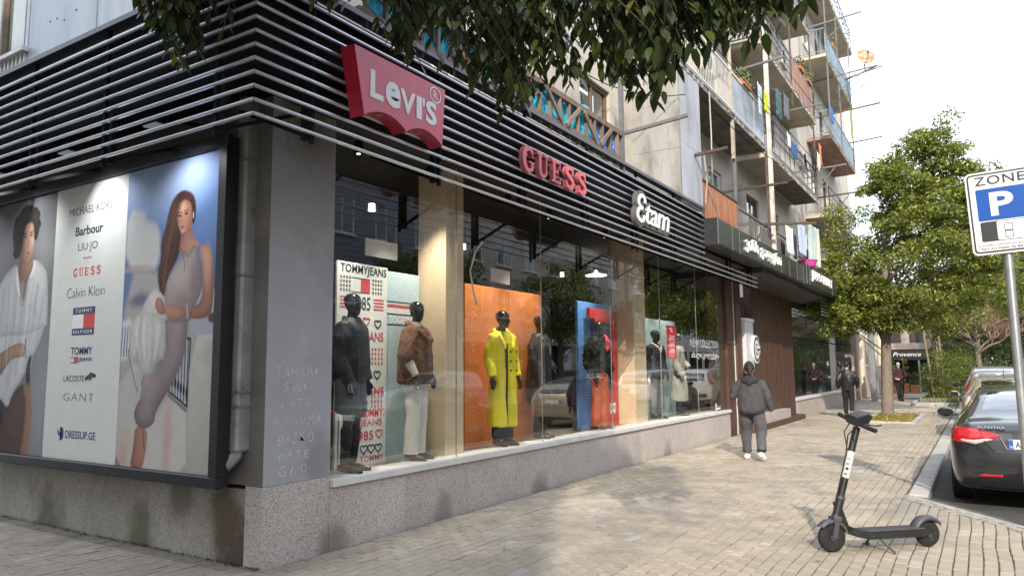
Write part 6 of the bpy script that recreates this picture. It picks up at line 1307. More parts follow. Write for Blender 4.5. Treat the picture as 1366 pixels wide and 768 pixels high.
# --- silver suv
def suv(label, loc, rz, paint, lamp=None):
    c = thing('parked_car', label, 'car', loc, rz)
    st = [(0, .45, .62, .80, .66, .56), (.04, .36, .85, 1.1, .80, .64), (.09, .32, 1.05, 1.42, .85, .64), (.25, .28, 1.08, 1.58, .88, .64), (.7, .26, 1.08, 1.65, .90, .65), (1.5, .25, 1.06, 1.68, .91, .65), (2.2, .25, 1.04, 1.67, .91, .65), (2.7, .25, 1.02, 1.56, .91, .67), (3.15, .25, 1.0, 1.30, .91, .71), (3.5, .26, .98, 1.10, .90, .76), (4.0, .28, .92, 1.02, .88, .74), (4.35, .32, .78, .88, .80, .66), (4.5, .42, .6, .68, .6, .45)]
    b, v = carbody('body', st, paint, c, .91)
    decal('rear_window', [(-.62, 1.12), (.62, 1.12), (.56, 1.50), (-.56, 1.50)], 'rear', v, cg, c, .008); decal('windscreen', [(-.68, 3.25), (-.6, 2.6), (.6, 2.6), (.68, 3.25)], 'top', v, cg, c, .004)
    for s in (-1, 1):
        decal('side_window', [(.35, 1.14), (.45, 1.50), (1.55, 1.58), (1.6, 1.12)], 'side', v, cg, c, .003, side=s); decal('side_window', [(1.66, 1.12), (1.64, 1.58), (2.3, 1.58), (2.8, 1.42), (3.1, 1.2), (3.15, 1.08)], 'side', v, cg, c, .003, side=s)
        for y in (.9, 3.55): wheel(c, s*.80, y, .35, .22); arch(c, v, y, .35, s, trim)
        MB().beam((s*.62, .5, 1.70), (s*.62, 2.5, 1.73), .03, .025).build('roof_rail', chrome, c, local=True)
    for f in (lambda p: p, mirror): decal('tail_lamp', f([(-.86, .98), (-.72, .98), (-.66, 1.2), (-.62, 1.56), (-.68, 1.60), (-.80, 1.35)]), 'rear', v, lamp or lred, c, .012); decal('lamp_lens', f([(-.85, .90), (-.72, .90), (-.72, .975), (-.86, .975)]), 'rear', v, lclr, c, .014)
    decal('bumper_lower', [(-.78, .62), (.78, .62), (.74, .40), (-.74, .40)], 'rear', v, trim, c, .005)
    h = v.ray_cast(Vector((0, -3, .9)), Vector((0, 1, 0)))[0].y; plate(c, h-.006, .9, ''); mirrors(c, .925, 2.9, 1.12, trim)
    MB().tube([(0, .55, 1.68), (0, .35, 1.88)], .006, 5).build('aerial', trim, c, local=True)
    return c
silver = mat('paint_silver', (.42, .43, .44), .3, .5, var=.04, coat=.8)
c3 = suv('silver estate car with tall red tail lamps parked third in the row', (5.42, 20.6, -.12), rad(1.5), silver)
def recol(c, m):
    for ch in c.children:
        if ch.name.startswith('body'): ch.data = ch.data.copy(); ch.data.materials.clear(); ch.data.materials.append(m)
CG = 'cars parked in the distance'
for i, (loc, rz, m_, lb) in enumerate((((5.45, 27, -.12), 0, mat('paint_white', (.62, .62, .60), .3, 0, var=.03, coat=.8), 'white estate car parked beyond the silver one'), ((5.5, 33.5, -.12), 0, mat('paint_grey', (.12, .12, .13), .3, .3, var=.03, coat=.8), 'grey estate car parked further up the kerb'), ((5.5, 40, -.12), 0, mat('paint_white', (.62, .62, .60)), 'white estate car far up the kerb by the bushes'),
      ((11.9, 5.5, -.12), pi, mat('paint_bluewhite', (.5, .56, .62), .3, .2, var=.03, coat=.8), 'pale blue estate car across the road, mirrored in the glass'), ((11.9, 19.5, -.12), pi, mat('paint_white', (.62, .62, .60)), 'white estate car across the road opposite the entrance'), ((11.9, 31, -.12), pi, mat('paint_grey', (.12, .12, .13)), 'grey estate car across the road, farther off'))):
    c = place(c3, loc, rz, lb, CG); recol(c, m_)

# ------------------------------------------------------------------ electric scooter
sc = thing('electric_scooter', 'black rental kick scooter with white band on the stem, parked on the pavers', 'scooter', (4.52, 3.60, 0), math.atan2(2.99-3.62, 3.85-4.53))
sk = mat('scooter_black', (.022, .022, .024), .42, .1, var=.25, scale=14, col2=(.12, .12, .12), c2scale=18, c2lo=.62, c2hi=.7); skg = mat('scooter_grey', (.075, .08, .092), .5, .2, var=.1); WB = .94
for x, r in ((0, .115), (WB, .125)):
    o = MB().lathe([(r*.60, -.026), (r*.90, -.030), (r*.985, -.016), (r, 0), (r*.985, .016), (r*.90, .030), (r*.60, .026)], (x, 0, r), (0, 1, 0), 32).build('wheel', rub, sc, local=True, smooth=True)
    q = MB().lathe([(r*.62, -.022), (r*.62, .022), (r*.5, .026), (r*.48, .01), (.03, .014), (.026, .034), (.01, .036)], (x, 0, r), (0, 1, 0), 20).lathe([(r*.62, -.02), (r*.5, -.026), (r*.48, -.01), (.03, -.014), (.026, -.034), (.01, -.036)], (x, 0, r), (0, 1, 0), 20)
    for k in range(6): a = k*pi/3; q.beam((x+cos(a)*.02, 0, r+sin(a)*.02), (x+cos(a)*r*.6, 0, r+sin(a)*r*.6), .052, .016)
    q.build('hub', skg, o, local=True)
q = MB(); pr_ = [(.05, .125), (.10, .105), (.62, .105), (.74, .13), (.80, .19), (.78, .215), (.70, .178), (.60, .172), (.02, .172), (-.02, .15)]
q.prism(pr_, (0, -.082, 0), (1, 0, 0), (0, 0, 1), (0, .164, 0)); q.build('deck', sk, sc, local=True)
q = MB().box(.07, .62, -.080, .080, .1725, .177, b=.002)
for k in range(26): q.box(.08+k*.0205, .092+k*.0205, -.07, .07, .1775, .1795)
q.build('grip_mat', mat('grip', (.085, .09, .10), .9, var=.2), sc, local=True)
q = MB(); n = 14
for k in range(n+1):
    a = rad(10+170*k/n) if 0 else rad(20+150*k/n)
vs = []; R_ = .150
for k in range(n+1):
    a = rad(-5+150*k/n); c_, s_ = cos(a), sin(a)
    for (w, dr) in ((-.055, -.035), (-.045, 0), (0, .012), (.045, 0), (.055, -.035), (.04, -.012), (0, -.0), (-.04, -.012)): vs.append((c_*(R_+dr), w, .115+s_*(R_+dr)))
q.add(vs, [(i*8+k, i*8+(k+1) % 8, (i+1)*8+(k+1) % 8, (i+1)*8+k) for i in range(n) for k in range(8)]+[tuple(range(8)), tuple(n*8+k for k in range(7, -1, -1))]); q.build('rear_mudguard', skg, sc, local=True, smooth=True)
vs = []
for k in range(n+1):
    a = rad(50+125*k/n)-rad(10); c_, s_ = cos(a), sin(a); rr = .148
    for (w, dr) in ((-.045, -.03), (-.036, 0), (0, .008), (.036, 0), (.045, -.03), (.03, -.01), (0, -.003), (-.03, -.01)): vs.append((WB+c_*(rr+dr)-.0, w, .125+s_*(rr+dr)))
MB().add(vs, [(i*8+k, i*8+(k+1) % 8, (i+1)*8+(k+1) % 8, (i+1)*8+k) for i in range(n) for k in range(8)]+[tuple(range(8)), tuple(n*8+k for k in range(7, -1, -1))]).build('front_mudguard', skg, sc, local=True, smooth=True)
B0, T0 = Vector((.895, 0, .27)), Vector((.635, 0, 1.06)); ax_ = (T0-B0)
q = MB()
for s in (-1, 1): q.beam((WB, s*.045, .125), (.905, s*.045, .27), .012, .045)
q.box(.86, .935, -.055, .055, .255, .30, b=.01); q.build('fork', skg, sc, local=True)
stem = MB().tube([B0, B0+ax_*.22], .036, 14).tube([B0+ax_*.2, T0], .030, 14).build('stem', sk, sc, local=True, smooth=False)
MB().tube([B0+ax_*.22, B0+ax_*.25], .040, 14).tube([B0+ax_*.02, B0+ax_*.05], .041, 14).build('collar', skg, stem, local=True)
MB().tube([B0+ax_*.45, B0+ax_*.735], .0312, 20).build('white_band', mat('band_white', (.66, .65, .60), .5, var=.08), stem, local=True)
u_ = ax_.normalized(); cdir = (CAM-Vector((4.2, 3.2, .7))); 
lz = Matrix.Rotation(-sc.rotation_euler.z, 3, 'Z') @ cdir; side = (lz-u_*lz.dot(u_)).normalized(); wv = u_.cross(side)
for i, c in enumerate('BIRD'):
    o0 = B0+ax_*(.475+.055*i)+side*.0312; text(c, blackp, stem, o0-wv*(-.012)*1, u_, -wv, .024, .024, .001, local=True, bold=.02, name='letter')
q = MB().tube([(.80, 0, .17), (.885, 0, .42)], .026, 10).tube([(.70, 0, .15), (.79, 0, .20), (.87, 0, .42)], .024, 10); q.build('down_tube', sk, sc, local=True)
TR = Matrix.Rotation(rad(-13), 3, 'X')
def TV(x, y, z): return T0+Vector((0, 0, .02))+TR @ Vector((x, y, z-.02))
HB = MB().tube([TV(0, -.235, .045), TV(.02, -.14, .04), TV(.02, .14, .04), TV(0, .235, .045)], .013, 10).build('handlebar', sk, sc, local=True)
for s in (-1, 1): MB().tube([TV(0, s*.255, .045), TV(.006, s*.125, .042)], .020, 12).build('grip', rub, HB, local=True)
q = MB(); q.prism([(-.06, .0), (.05, -.02), (.075, .03), (.06, .055), (-.06, .085), (-.10, .075)], TV(0, -.075, .045), (1, 0, 0), TR @ Vector((0, 0, 1)), TR @ Vector((0, .15, 0))); q.build('console', sk, sc, local=True)
q = MB(); q.prism([(-.095, .079), (-.06, .0885), (.055, .0585), (.05, .050)], TV(0, -.062, .0485), (1, 0, 0), TR @ Vector((0, 0, 1)), TR @ Vector((0, .124, 0))); q.build('screen', mat('screen', (.05, .055, .065), .15, var=.1, coat=.5), sc, local=True)
MB().tube([T0+Vector((-.02, .09, .03)), T0+Vector((-.09, .15, .02)), T0+Vector((-.10, .2, .03))], .007, 6).tube([T0+Vector((.03, .05, .02)), T0+Vector((.06, .03, -.08)), T0+Vector((.05, .01, -.2))], .005, 6).build('brake_lever', sk, sc, local=True)
MB().tube([(.52, -.06, .11), (.47, -.19, .008)], .011, 8).box(.445, .495, -.215, -.17, 0, .012, b=.004).build('kickstand', skg, sc, local=True)
MB().tube([(.52, .06, .11), (.47, .19, .008)], .011, 8).build('kickstand', skg, sc, local=True)
MB().tube([TV(.03, .05, .03), TV(.10, .03, -.06), B0+ax_*.7+Vector((.045, .0, 0)), B0+ax_*.2+Vector((.04, 0, 0)), B0+Vector((.05, .02, -.02)), (WB-.02, .03, .14)], .006, 6).tube([TV(.03, -.05, .03), TV(.09, -.04, -.05), B0+ax_*.75+Vector((.04, .0, 0))], .005, 6).build('cable', rub, sc, local=True)
MB().box(.05, .13, -.0835, -.0825, .12, .16).build('sticker', M['whitepaint'], sc, local=True)

# ------------------------------------------------------------------ parking sign
sg = thing('parking_sign', 'white and blue parking zone sign on a galvanised pole', 'road sign', (5.36, 5.05, 0))
MB().tube([(5.36, 5.05, -.1), (5.33, 5.05, 3.62)], .044, 16).lathe([(.046, 0), (.04, .01)], (5.33, 5.05, 3.62), n=16).build('pole', M['steel'], sg, smooth=False)
tl = rad(2.2); SA, SB = Vector((cos(tl), 0, sin(tl)))*.925, Vector((-sin(tl), 0, cos(tl))); SO = Vector((5.035, 4.985, 2.74)); swt = mat('sign_sheet', (.70, .70, .69), .35, var=.03)
def rrect(x0, x1, z0, z1, r, n=5):
    o = []
    for cx, cz, a0 in ((x1-r, z0+r, -90), (x1-r, z1-r, 0), (x0+r, z1-r, 90), (x0+r, z0+r, 180)):
        for k in range(n+1): a = rad(a0+90*k/n); o.append((cx+r*cos(a), cz+r*sin(a)))
    return o
def sp(p, d, m, name='sheet', th=.0008): return MB().prism(p, SO+Vector((0, -d, 0)), SA, SB, (0, -th, 0)).build(name, m, sg)
sp(rrect(0, .66, 0, .88, .05), -.004, swt, 'sign_plate', .0045); sb = mat('sign_black', (.03, .03, .032), .4, var=0); sbl = mat('sign_blue', (.003, .072, .34), .35, var=.02)
sp(rrect(.018, .642, .018, .862, .04), .0008, sb, 'border'); sp(rrect(.036, .624, .036, .844, .03), .0018, swt, 'field')
sp(rrect(.09, .575, .355, .695, .015), .0028, sbl, 'blue_field'); sp(rrect(.10, .565, .135, .345, .02), .0028, sb, 'panel_outline'); sp(rrect(.255, .558, .142, .338, .015), .0036, swt, 'panel_field')
sp([(.325, .16), (.40, .16), (.405, .31), (.32, .31)], .0042, sb, 'car_symbol'); sp([(.332, .167), (.393, .167), (.396, .225), (.329, .225)], .005, swt, 'car_symbol'); sp([(.329, .24), (.396, .24), (.398, .303), (.327, .303)], .005, swt, 'car_symbol')
def stx(s_, x, z, w, h, m, **k): return text(s_, m, sg, SO+SA*x+SB*z+Vector((0, -.0045, 0)), SA, SB, w*.925, h, .0008, **k)
stx('ZONE', .09, .735, .48, .095, sb, bold=.01, spacing=1.1); stx('P', .215, .40, .225, .25, swt, bold=.03); stx('ბათუმში პარკირება ფასიანია', .06, .082, .54, .028, sb); stx('PAY TO PARK IN BATUMI', .085, .046, .49, .024, sb, bold=.01)

# ------------------------------------------------------------------ washing on the balconies
LG = 'washing hung from the balconies'
def fab(n, c, **k): return mat('fabric_'+n, c, .9, var=.12, scale=9, **k)
for nm, P0, w, h, c, lb, kw in (('towel', (1.12, 13.2, 8.1), .4, .5, fab('lime', (.55, .62, .03)), 'lime yellow garment hanging by the pale drainpipe', {}), ('sheet', (1.02, 13.0, 8.25), .42, .75, fab('ice', (.55, .62, .70)), 'pale blue sheet left of the lime garment', {}),
    ('shirt', (1.12, 14.5, 8.6), .6, .75, fab('teal', (.07, .16, .18), col2=(.02, .02, .03), c2scale=9), 'dark teal patterned cloth on the middle balcony', {}), ('shirt', (1.12, 15.3, 8.75), .65, .65, fab('grey', (.13, .13, .15)), 'charcoal cloth hanging right of the teal one', {}),
    ('jeans', (.97, 16.8, 7.9), .75, .45, fab('denim', (.05, .10, .25)), 'blue jeans over the second balcony rail', {}), ('shirt', (.99, 16.2, 7.95), .45, .4, fab('white', (.65, .64, .62)), 'white garment beside the blue jeans', {}),
    ('shirt', (1.12, 19.0, 8.3), .5, .6, fab('black', (.015, .015, .018)), 'black garment hanging under the red-bottomed balcony', {'ragged': .3}), ('shirt', (1.12, 19.85, 8.3), .5, .5, fab('cream', (.60, .55, .46)), 'cream garment right of the black one', {'ragged': .2}),
    ('towel', (1.1, 20.5, 8.7), .4, .7, fab('orange', (.55, .18, .08)), 'orange striped towel at the line end', {}), ('towel', (1.55, 24.7, 11.1), .5, 1.1, fab('green', (.28, .36, .08)), 'long green towel hanging off the high blue balcony', {'taper': -.2}), ('towel', (1.1, 23.2, 10.8), .6, .55, fab('blue', (.04, .17, .50)), 'bright blue cloth on the high blue balcony', {}),
    ('shirt', (1.1, 14.95, 5.18), .9, .72, fab('white', (.65, .64, .62)), 'white shirts bunched above the Georgian sign', {'waves': 4}), ('shirt', (1.05, 16.0, 5.1), .45, .65, fab('navy', (.015, .02, .06)), 'navy garment between white and pale blue washing', {}), ('shirt', (1.1, 16.5, 5.5), 1.0, .85, fab('sky', (.42, .50, .62)), 'pale blue shirts above the pink basin', {'waves': 5}),
    ('towel', (1.1, 18.0, 5.75), 1.5, 1.2, fab('stripe', (.52, .53, .42), col2=(.36, .45, .47), c2scale=1.5), 'long pale striped sheet right of the pink basin', {'waves': 4, 'amp': .05})):
    cloth(nm, P0, (0, 1, 0), w, h, c, lb, 'laundry', LG, seed=int(P0[1]*7), **{**dict(amp=.02, waves=3), **kw})
MB().tube([(1.12, 13.0, 8.15), (1.12, 15.0, 8.62), (1.12, 16.2, 8.78)], .006, 4).tube([(1.1, 14.0, 5.16), (1.1, 16.4, 5.3), (1.1, 17.6, 5.52), (1.1, 19.8, 5.78)], .006, 4).tube([(1.12, 18.8, 8.32), (1.12, 20.6, 8.34)], .006, 4).tube([(1.0, 16, 7.93), (1.0, 17.7, 7.93)], .006, 4).build('washing_line', ROPE, bld)
t = thing('basin', 'pink plastic basin on the ledge under the washing', 'basin', (1.05, 17.8, 4.4)); MB().lathe([(.20, 0), (.27, .17), (.285, .175), (.275, .185), (.26, .17), (.19, .012)], (1.05, 17.8, 4.4), n=24).build('bowl', mat('pink_plastic', (.62, .06, .32), .4), t)
t = thing('satellite_dish', 'rusty white satellite dish sticking out from the top balconies', 'satellite dish', (1.0, 28.5, 13.6))
dc = Vector((1.75, 28.5, 14.3)); dn = Vector((.35, -.9, .25)).normalized(); MB().lathe([(.01, .0), (.16, .02), (.31, .07), (.37, .10), (.375, .115), (.31, .085), (.16, .035), (.01, .015)], dc, dn, 30).build('dish', mat('dish', (.50, .42, .33), .6, var=.1, col2=(.42, .15, .04), c2scale=4, c2lo=.45, c2hi=.56), t)
MB().beam(dc-dn*.02, dc+Vector((0, .1, -.5)), .04, .04).beam((.9, 28.6, 13.62), (2.4, 28.6, 13.86), .05, .05).tube([dc-dn*-.03+Vector((0, 0, -.4)), dc+dn*.6+Vector((0, 0, -.12))], .012, 6).build('mount', M['greymetal'], t); MB().box(dc.x+dn.x*.6-.04, dc.x+dn.x*.6+.04, dc.y+dn.y*.6-.05, dc.y+dn.y*.6+.05, dc.z+.03-.04, dc.z+.09, b=.01).build('receiver', M['greymetal'], t)
# ------------------------------------------------------------------ foliage
CROWN_BACK = [(2.2, -6.8, 7.6, 3.0, 2.0, 1.8, 26), (3.6, -6.6, 6.2, 1.5, 1.4, 1.2, 12)]
def leafmat(name, trans=.35, rough=.45):
    if name in _M: return _M[name]
    m = bpy.data.materials.new(name); m.use_nodes = True; n = m.node_tree.nodes; l = m.node_tree.links; b = n['Principled BSDF']; b.inputs['Roughness'].default_value = rough
    a = n.new('ShaderNodeAttribute'); a.attribute_name = 'pc'; l.new(a.outputs['Color'], b.inputs['Base Color'])
    t = n.new('ShaderNodeBsdfTranslucent'); g = n.new('ShaderNodeMix'); g.data_type = 'RGBA'; g.blend_type = 'MULTIPLY'; g.inputs[0].default_value = 1; g.inputs[7].default_value = (1.3, 1.5, .5, 1)
    l.new(a.outputs['Color'], g.inputs[6]); l.new(g.outputs[2], t.inputs[0]); x = n.new('ShaderNodeMixShader'); x.inputs[0].default_value = trans
    l.new(b.outputs[0], x.inputs[1]); l.new(t.outputs[0], x.inputs[2]); l.new(x.outputs[0], n['Material Output'].inputs[0]); _M[name] = m; return m
LM = leafmat('leaf'); bark = mat('bark', (.20, .165, .13), .95, var=.3, scale=14, bump=.8, bscale=40, stretch=(2, 2, .5)); barkd = mat('bark_dark', (.07, .055, .045), .95, var=.3, scale=14, bump=.6)
def npmesh(name, V, F, C, m, parent=None, kind=None):
    me = bpy.data.meshes.new(name); V = np.asarray(V, np.float32); F = np.asarray(F, np.int32); k = F.shape[1]
    me.vertices.add(len(V)); me.vertices.foreach_set('co', V.ravel()); me.loops.add(F.size); me.loops.foreach_set('vertex_index', F.ravel()); me.polygons.add(len(F))
    me.polygons.foreach_set('loop_start', np.arange(0, F.size, k, dtype=np.int32)); me.polygons.foreach_set('loop_total', np.full(len(F), k, np.int32)); me.update(calc_edges=True)
    ca = me.color_attributes.new('pc', 'FLOAT_COLOR', 'POINT'); ca.data.foreach_set('color', np.concatenate([C, np.ones((len(C), 1))], 1).astype(np.float32).ravel())
    me.materials.append(m); o = bpy.data.objects.new(name, me); COL.objects.link(o); o.parent = parent
    if kind: o['kind'] = kind
    return o
def leaves(P, L, rs, col, colvar=.3, droop=.6, wid=.36):
    """folded rhombus leaves at P (n,3), length L, colours between col[0] and col[1]"""
    n = len(P); d = rs.normal(size=(n, 3)); d[:, 2] = d[:, 2]*.5-droop; d /= np.linalg.norm(d, axis=1)[:, None]
    s = np.cross(d, rs.normal(size=(n, 3))); s /= np.linalg.norm(s, axis=1)[:, None]; u = np.cross(d, s)
    l = (L*rs.uniform(.65, 1.2, n))[:, None]; mid = P+d*l*.45+u*l*.08
    V = np.stack([P, mid+s*l*wid*.5-u*l*.08, P+d*l, mid-s*l*wid*.5-u*l*.08], 1).reshape(-1, 3); b = np.arange(n)[:, None]*4
    F = np.concatenate([b+np.array([[0, 1, 2]]), b+np.array([[0, 2, 3]])], 0)
    t = rs.uniform(0, 1, n)[:, None]**1.4; C = (np.array(col[0])*(1-t)+np.array(col[1])*t)*rs.uniform(1-colvar, 1+colvar, n)[:, None]
    return V, F, np.repeat(C, 4, 0)
GRN = ((.09, .12, .024), (.34, .355, .075)); DRK = ((.04, .06, .022), (.12, .15, .035)); MID = ((.07, .10, .025), (.21, .23, .045))
def tree(label, base, top, trunk_r, crown, n_cl, per, L, col, seed, group=None, forks=9, lean=(0, 0), name='tree', barkm=None, droop=.6, clump=(.4, .7), bottom=None, cat='tree'):
    """crown = list of (cx,cy,cz,rx,ry,rz,weight) ellipsoids (local to base)"""
    rs = np.random.RandomState(seed); r_ = random.Random(seed); t = thing(name, label, cat, base, 0, group); q = MB()
    H = top; tr = [(0, 0, -.1), (lean[0]*.1, lean[1]*.1, .1), (lean[0]*.3+r_.uniform(-.04, .04), lean[1]*.3, H*.3), (lean[0]*.6, lean[1]*.6+r_.uniform(-.06, .06), H*.62), (lean[0], lean[1], H)]
    q.tube(tr, [trunk_r*1.35, trunk_r*1.1, trunk_r*.95, trunk_r*.7, trunk_r*.3], 10)
    W_ = np.array([c[6] for c in crown]); W_ = W_/W_.sum(); cl = []
    for i in range(n_cl):
        c = crown[rs.choice(len(crown), p=W_)]; v = rs.normal(size=3); v /= np.linalg.norm(v); rr = rs.uniform(.35, 1)**.6
        cl.append((c[0]+v[0]*c[3]*rr, c[1]+v[1]*c[4]*rr, c[2]+v[2]*c[5]*rr))
    cl = np.array(cl)
    if bottom is not None: cl[:, 2] = np.maximum(cl[:, 2], bottom+rs.uniform(0, .4, len(cl)))
    for i in range(min(forks*4, len(cl))):
        c = cl[i]; z0 = min(c[2]-.3, H*.98)*r_.uniform(.55, .9); z0 = max(z0, H*.3); f = z0/H; p0 = Vector((lean[0]*f, lean[1]*f, z0)); p1 = Vector(c); m_ = p0.lerp(p1, .55)+Vector((0, 0, .15)); rr = trunk_r*(.34 if i < forks else .16)
        q.tube([p0, m_, p1], [rr, rr*.65, rr*.2], 6)
    q.build('trunk', barkm or bark, t, local=True, smooth=True)
    R = rs.uniform(clump[0], clump[1], len(cl)); P = np.repeat(cl, per, 0); v = rs.normal(size=P.shape); v /= np.linalg.norm(v, axis=1)[:, None]; P = P+v*(np.repeat(R, per)*rs.uniform(.15, 1, len(P))**.5)[:, None]*np.array([1, 1, .62])
    V, F, C = leaves(P, L, rs, col, droop=droop); k = np.repeat(rs.uniform(.7, 1.25, len(cl)), per*4)[:, None]
    npmesh('crown', V, F, C*k, LM, t, 'stuff'); return t
tree('evergreen street tree in its own pit, full olive-green crown beside the apartment building', (2.36, 22.6, 0), 6.0, .165, [(1.0, 0, 5.2, 2.5, 2.3, 2.3, 6), (-.5, -.2, 4.3, 1.6, 1.6, 1.5, 3), (-1.0, -.3, 3.5, 1.1, 1.1, 1.0, 2.4), (1.7, 0, 6.4, 1.2, 1.3, 1.5, 1.6), (.6, 0, 7.3, 1.1, 1.1, 1.2, 1.4), (2.7, 0, 7.3, .6, .6, 1.1, .8), (3.0, 0, 5.6, .8, .9, 1.2, 1.0), (1.2, 0, 8.0, 1.0, 1.0, 1.1, 1.3), (3.1, 0, 7.0, .6, .6, 1.0, .7), (2.3, 0, 8.6, .4, .4, .9, .35), (1.5, .2, 8.3, .4, .4, 1.5, .55), (-1.2, 0, 6.0, .5, .5, 1.2, .5), (2.4, .3, 4.3, 1.1, 1.2, 1.2, 1.1), (.6, 0, 3.3, 1.5, 1.4, .7, 1.2), (2.1, 0, 8.2, .35, .35, 1.0, .25), (.3, 0, 8.4, .3, .3, .9, .2), (2.0, 0, 5.6, 1.3, 1.4, 1.6, 2)], 400, 205, .15, GRN, 11, lean=(.25, .1), clump=(.3, .55))
TG = 'street trees beyond the first one'
tree('darker street tree behind the two leaning stakes', (3.35, 34.5, 0), 4.2, .10, [(.3, 0, 4.6, 2.1, 1.9, 1.6, 3), (2.0, 1, 5.4, 2.0, 1.6, 1.9, 3)], 150, 150, .15, GRN, 5, TG, clump=(.4, .7))
tree('tall dark evergreen right of the street tree, behind the parking sign', (6.9, 47, 0), 9, .3, [(0, 0, 8.2, 2.6, 3, 4, 4), (1.2, 0, 5.5, 3, 3, 3, 3), (-1.6, 0, 5, 1.7, 2, 2, 1)], 190, 130, .24, DRK, 6, TG, clump=(.6, 1.1))
tree('broad dark tree at far right edge of the street', (11.5, 52, 0), 8, .3, [(0, 0, 7, 3.5, 3.5, 4, 4), (-2, 0, 4.5, 2, 2.4, 2, 1)], 130, 120, .26, MID, 7, TG, clump=(.7, 1.2))
tree('lower round tree over the line of parked cars', (5.3, 58, 0), 5, .2, [(0, 0, 5.0, 3.0, 3, 2.6, 4)], 110, 120, .24, DRK, 8, TG, clump=(.6, 1.1))
for i, (x, y, h) in enumerate(((9.3, 68, 6.5), (4.0, 76, 7), (13, 80, 8), (8.5, 100, 9), (2.0, 96, 7))): tree(('round tree in the far distance, %s' % ('right of the road', 'left of the road', 'right of the road, behind another', 'closing the end of the street', 'by the far left pavement')[i]), (x, y, 0), h*.7, .22, [(0, 0, h*.55, 3.6, 3.4, h*.5, 1)], 110, 100, .36, (DRK, MID)[i % 2], 20+i, TG, clump=(.8, 1.4))
# bare brown tree
t = thing('bare_tree', 'leafless spreading tree with brown twigs beyond the hedge', 'tree', (4.9, 41, 0)); r_ = random.Random(4); q = MB(); q.tube([(0, 0, 0), (.05, 0, 1.2), (0, .1, 2.4), (.1, 0, 3.2)], [.16, .14, .12, .08], 8); tw = MB()
def br(q, p, d, l, r, lv):
    p2 = p+d*l; q.tube([p, p.lerp(p2, .5)+Vector((r_.uniform(-.1, .1)*l, r_.uniform(-.1, .1)*l, .05*l)), p2], [r, r*.8, r*.55], 4 if lv > 1 else 6, cap=False)
    if lv >= 5: return
    for _ in range(4 if lv < 4 else 3):
        a = r_.uniform(0, 2*pi); e = Vector((cos(a), sin(a), r_.uniform(-.1, .75))); br(tw if lv > 0 else q, p.lerp(p2, r_.uniform(.5, 1)), (d*.8+e*.75).normalized()*1, l*.68, max(.008, r*.55), lv+1)
for k in range(7): a = k*.9; br(q, Vector((0, 0, 2.2+k*.12)), Vector((cos(a), sin(a)*.7, .55)).normalized(), 1.35, .06, 1)
q.build('trunk', bark, t, local=True); tag(tw.build('crown', mat('twig', (.30, .19, .14), .95, var=.2), t, local=True), kind='stuff')
def bush(label, base, rx, ry, rz, n_cl, per, L, col, seed, group=None):
    return tree(label, base, rz*.9, .03, [(0, 0, rz*.55, rx, ry, rz*.5, 1)], n_cl, per, L, col, seed, group, forks=4, name='bush', clump=(.25, .42), bottom=.1, cat='bush')
YG_ = ((.09, .10, .015), (.30, .26, .03))
bush('tall loose bush in the raised bed right of the stakes', (3.6, 32.6, .1), .7, 1.6, 2.3, 46, 120, .10, MID, 31); bush('dense green bush behind the tall loose one', (3.7, 36.5, .1), .9, 1.8, 3.0, 60, 120, .12, MID, 32)
bush('yellow-green bush above the silver car', (4.0, 41.5, .0), .9, 1.6, 2.3, 44, 110, .12, YG_, 33); bush('dark bush far along the kerb', (4.0, 48, 0), 1.2, 3, 3.0, 60, 100, .16, DRK, 34)
# tree pits
t = thing('tree_pit', 'stone-edged tree pit with dry yellow leaves round the near trunk', 'tree pit', (2.68, 21.3, 0)); es = None
for (x0, x1, y0, y1) in ((1.95, 3.4, 19.2, 19.35), (1.95, 3.4, 23.35, 23.5), (1.95, 2.10, 19.36, 23.34), (3.25, 3.4, 19.36, 23.34)):
    n = max(1, int(max(x1-x0, y1-y0)/.7)); 
    for k in range(n):
        if x1-x0 > y1-y0: MB().box(x0+(x1-x0)*k/n+.004, x0+(x1-x0)*(k+1)/n-.004, y0, y1, -.1, .05, b=.01).build('edging_stone', M['kerb'], t)
        else: MB().box(x0, x1, y0+(y1-y0)*k/n+.004, y0+(y1-y0)*(k+1)/n-.004, -.1, .05, b=.01).build('edging_stone', M['kerb'], t)
MB().box(2.1, 3.25, 19.35, 23.35, -.1, .02).build('soil', mat('soil', (.16, .12, .07), .95, var=.3, bump=.5), t)
rs = np.random.RandomState(2); P = np.stack([rs.uniform(2.1, 3.25, 2600), rs.uniform(19.4, 23.3, 2600), rs.uniform(.02, .08, 2600)], 1); V, F, C = leaves(P, .07, rs, ((.22, .16, .05), (.42, .36, .08)), droop=.0); npmesh('dry_leaves', V-np.array([2.68, 21.3, 0]), F, C, LM, t, 'stuff')
t = thing('raised_bed', 'two-step raised kerb bed with grass under the stakes and bushes', 'planting bed', (3.3, 33, 0))
for k in range(7): MB().box(2.52+.0, 2.64, 29.9+k*1.0, 30.89+k*1.0, -.1, .13, b=.012).build('edging_stone', M['kerb'], t)
for k in range(2): MB().box(2.65+k*.74, 3.38+k*.74, 29.9, 30.05, -.1, .13, b=.012).build('edging_stone', M['kerb'], t); MB().box(2.78+k*.66, 3.43+k*.66, 31.1, 31.22, 0, .26, b=.012).build('edging_stone', M['kerb'], t)
MB().box(2.64, 4.12, 30.05, 36.9, -.1, .10).box(2.78, 4.12, 31.22, 36.9, .1, .20).build('soil', mat('soil', (.16, .12, .07)), t)
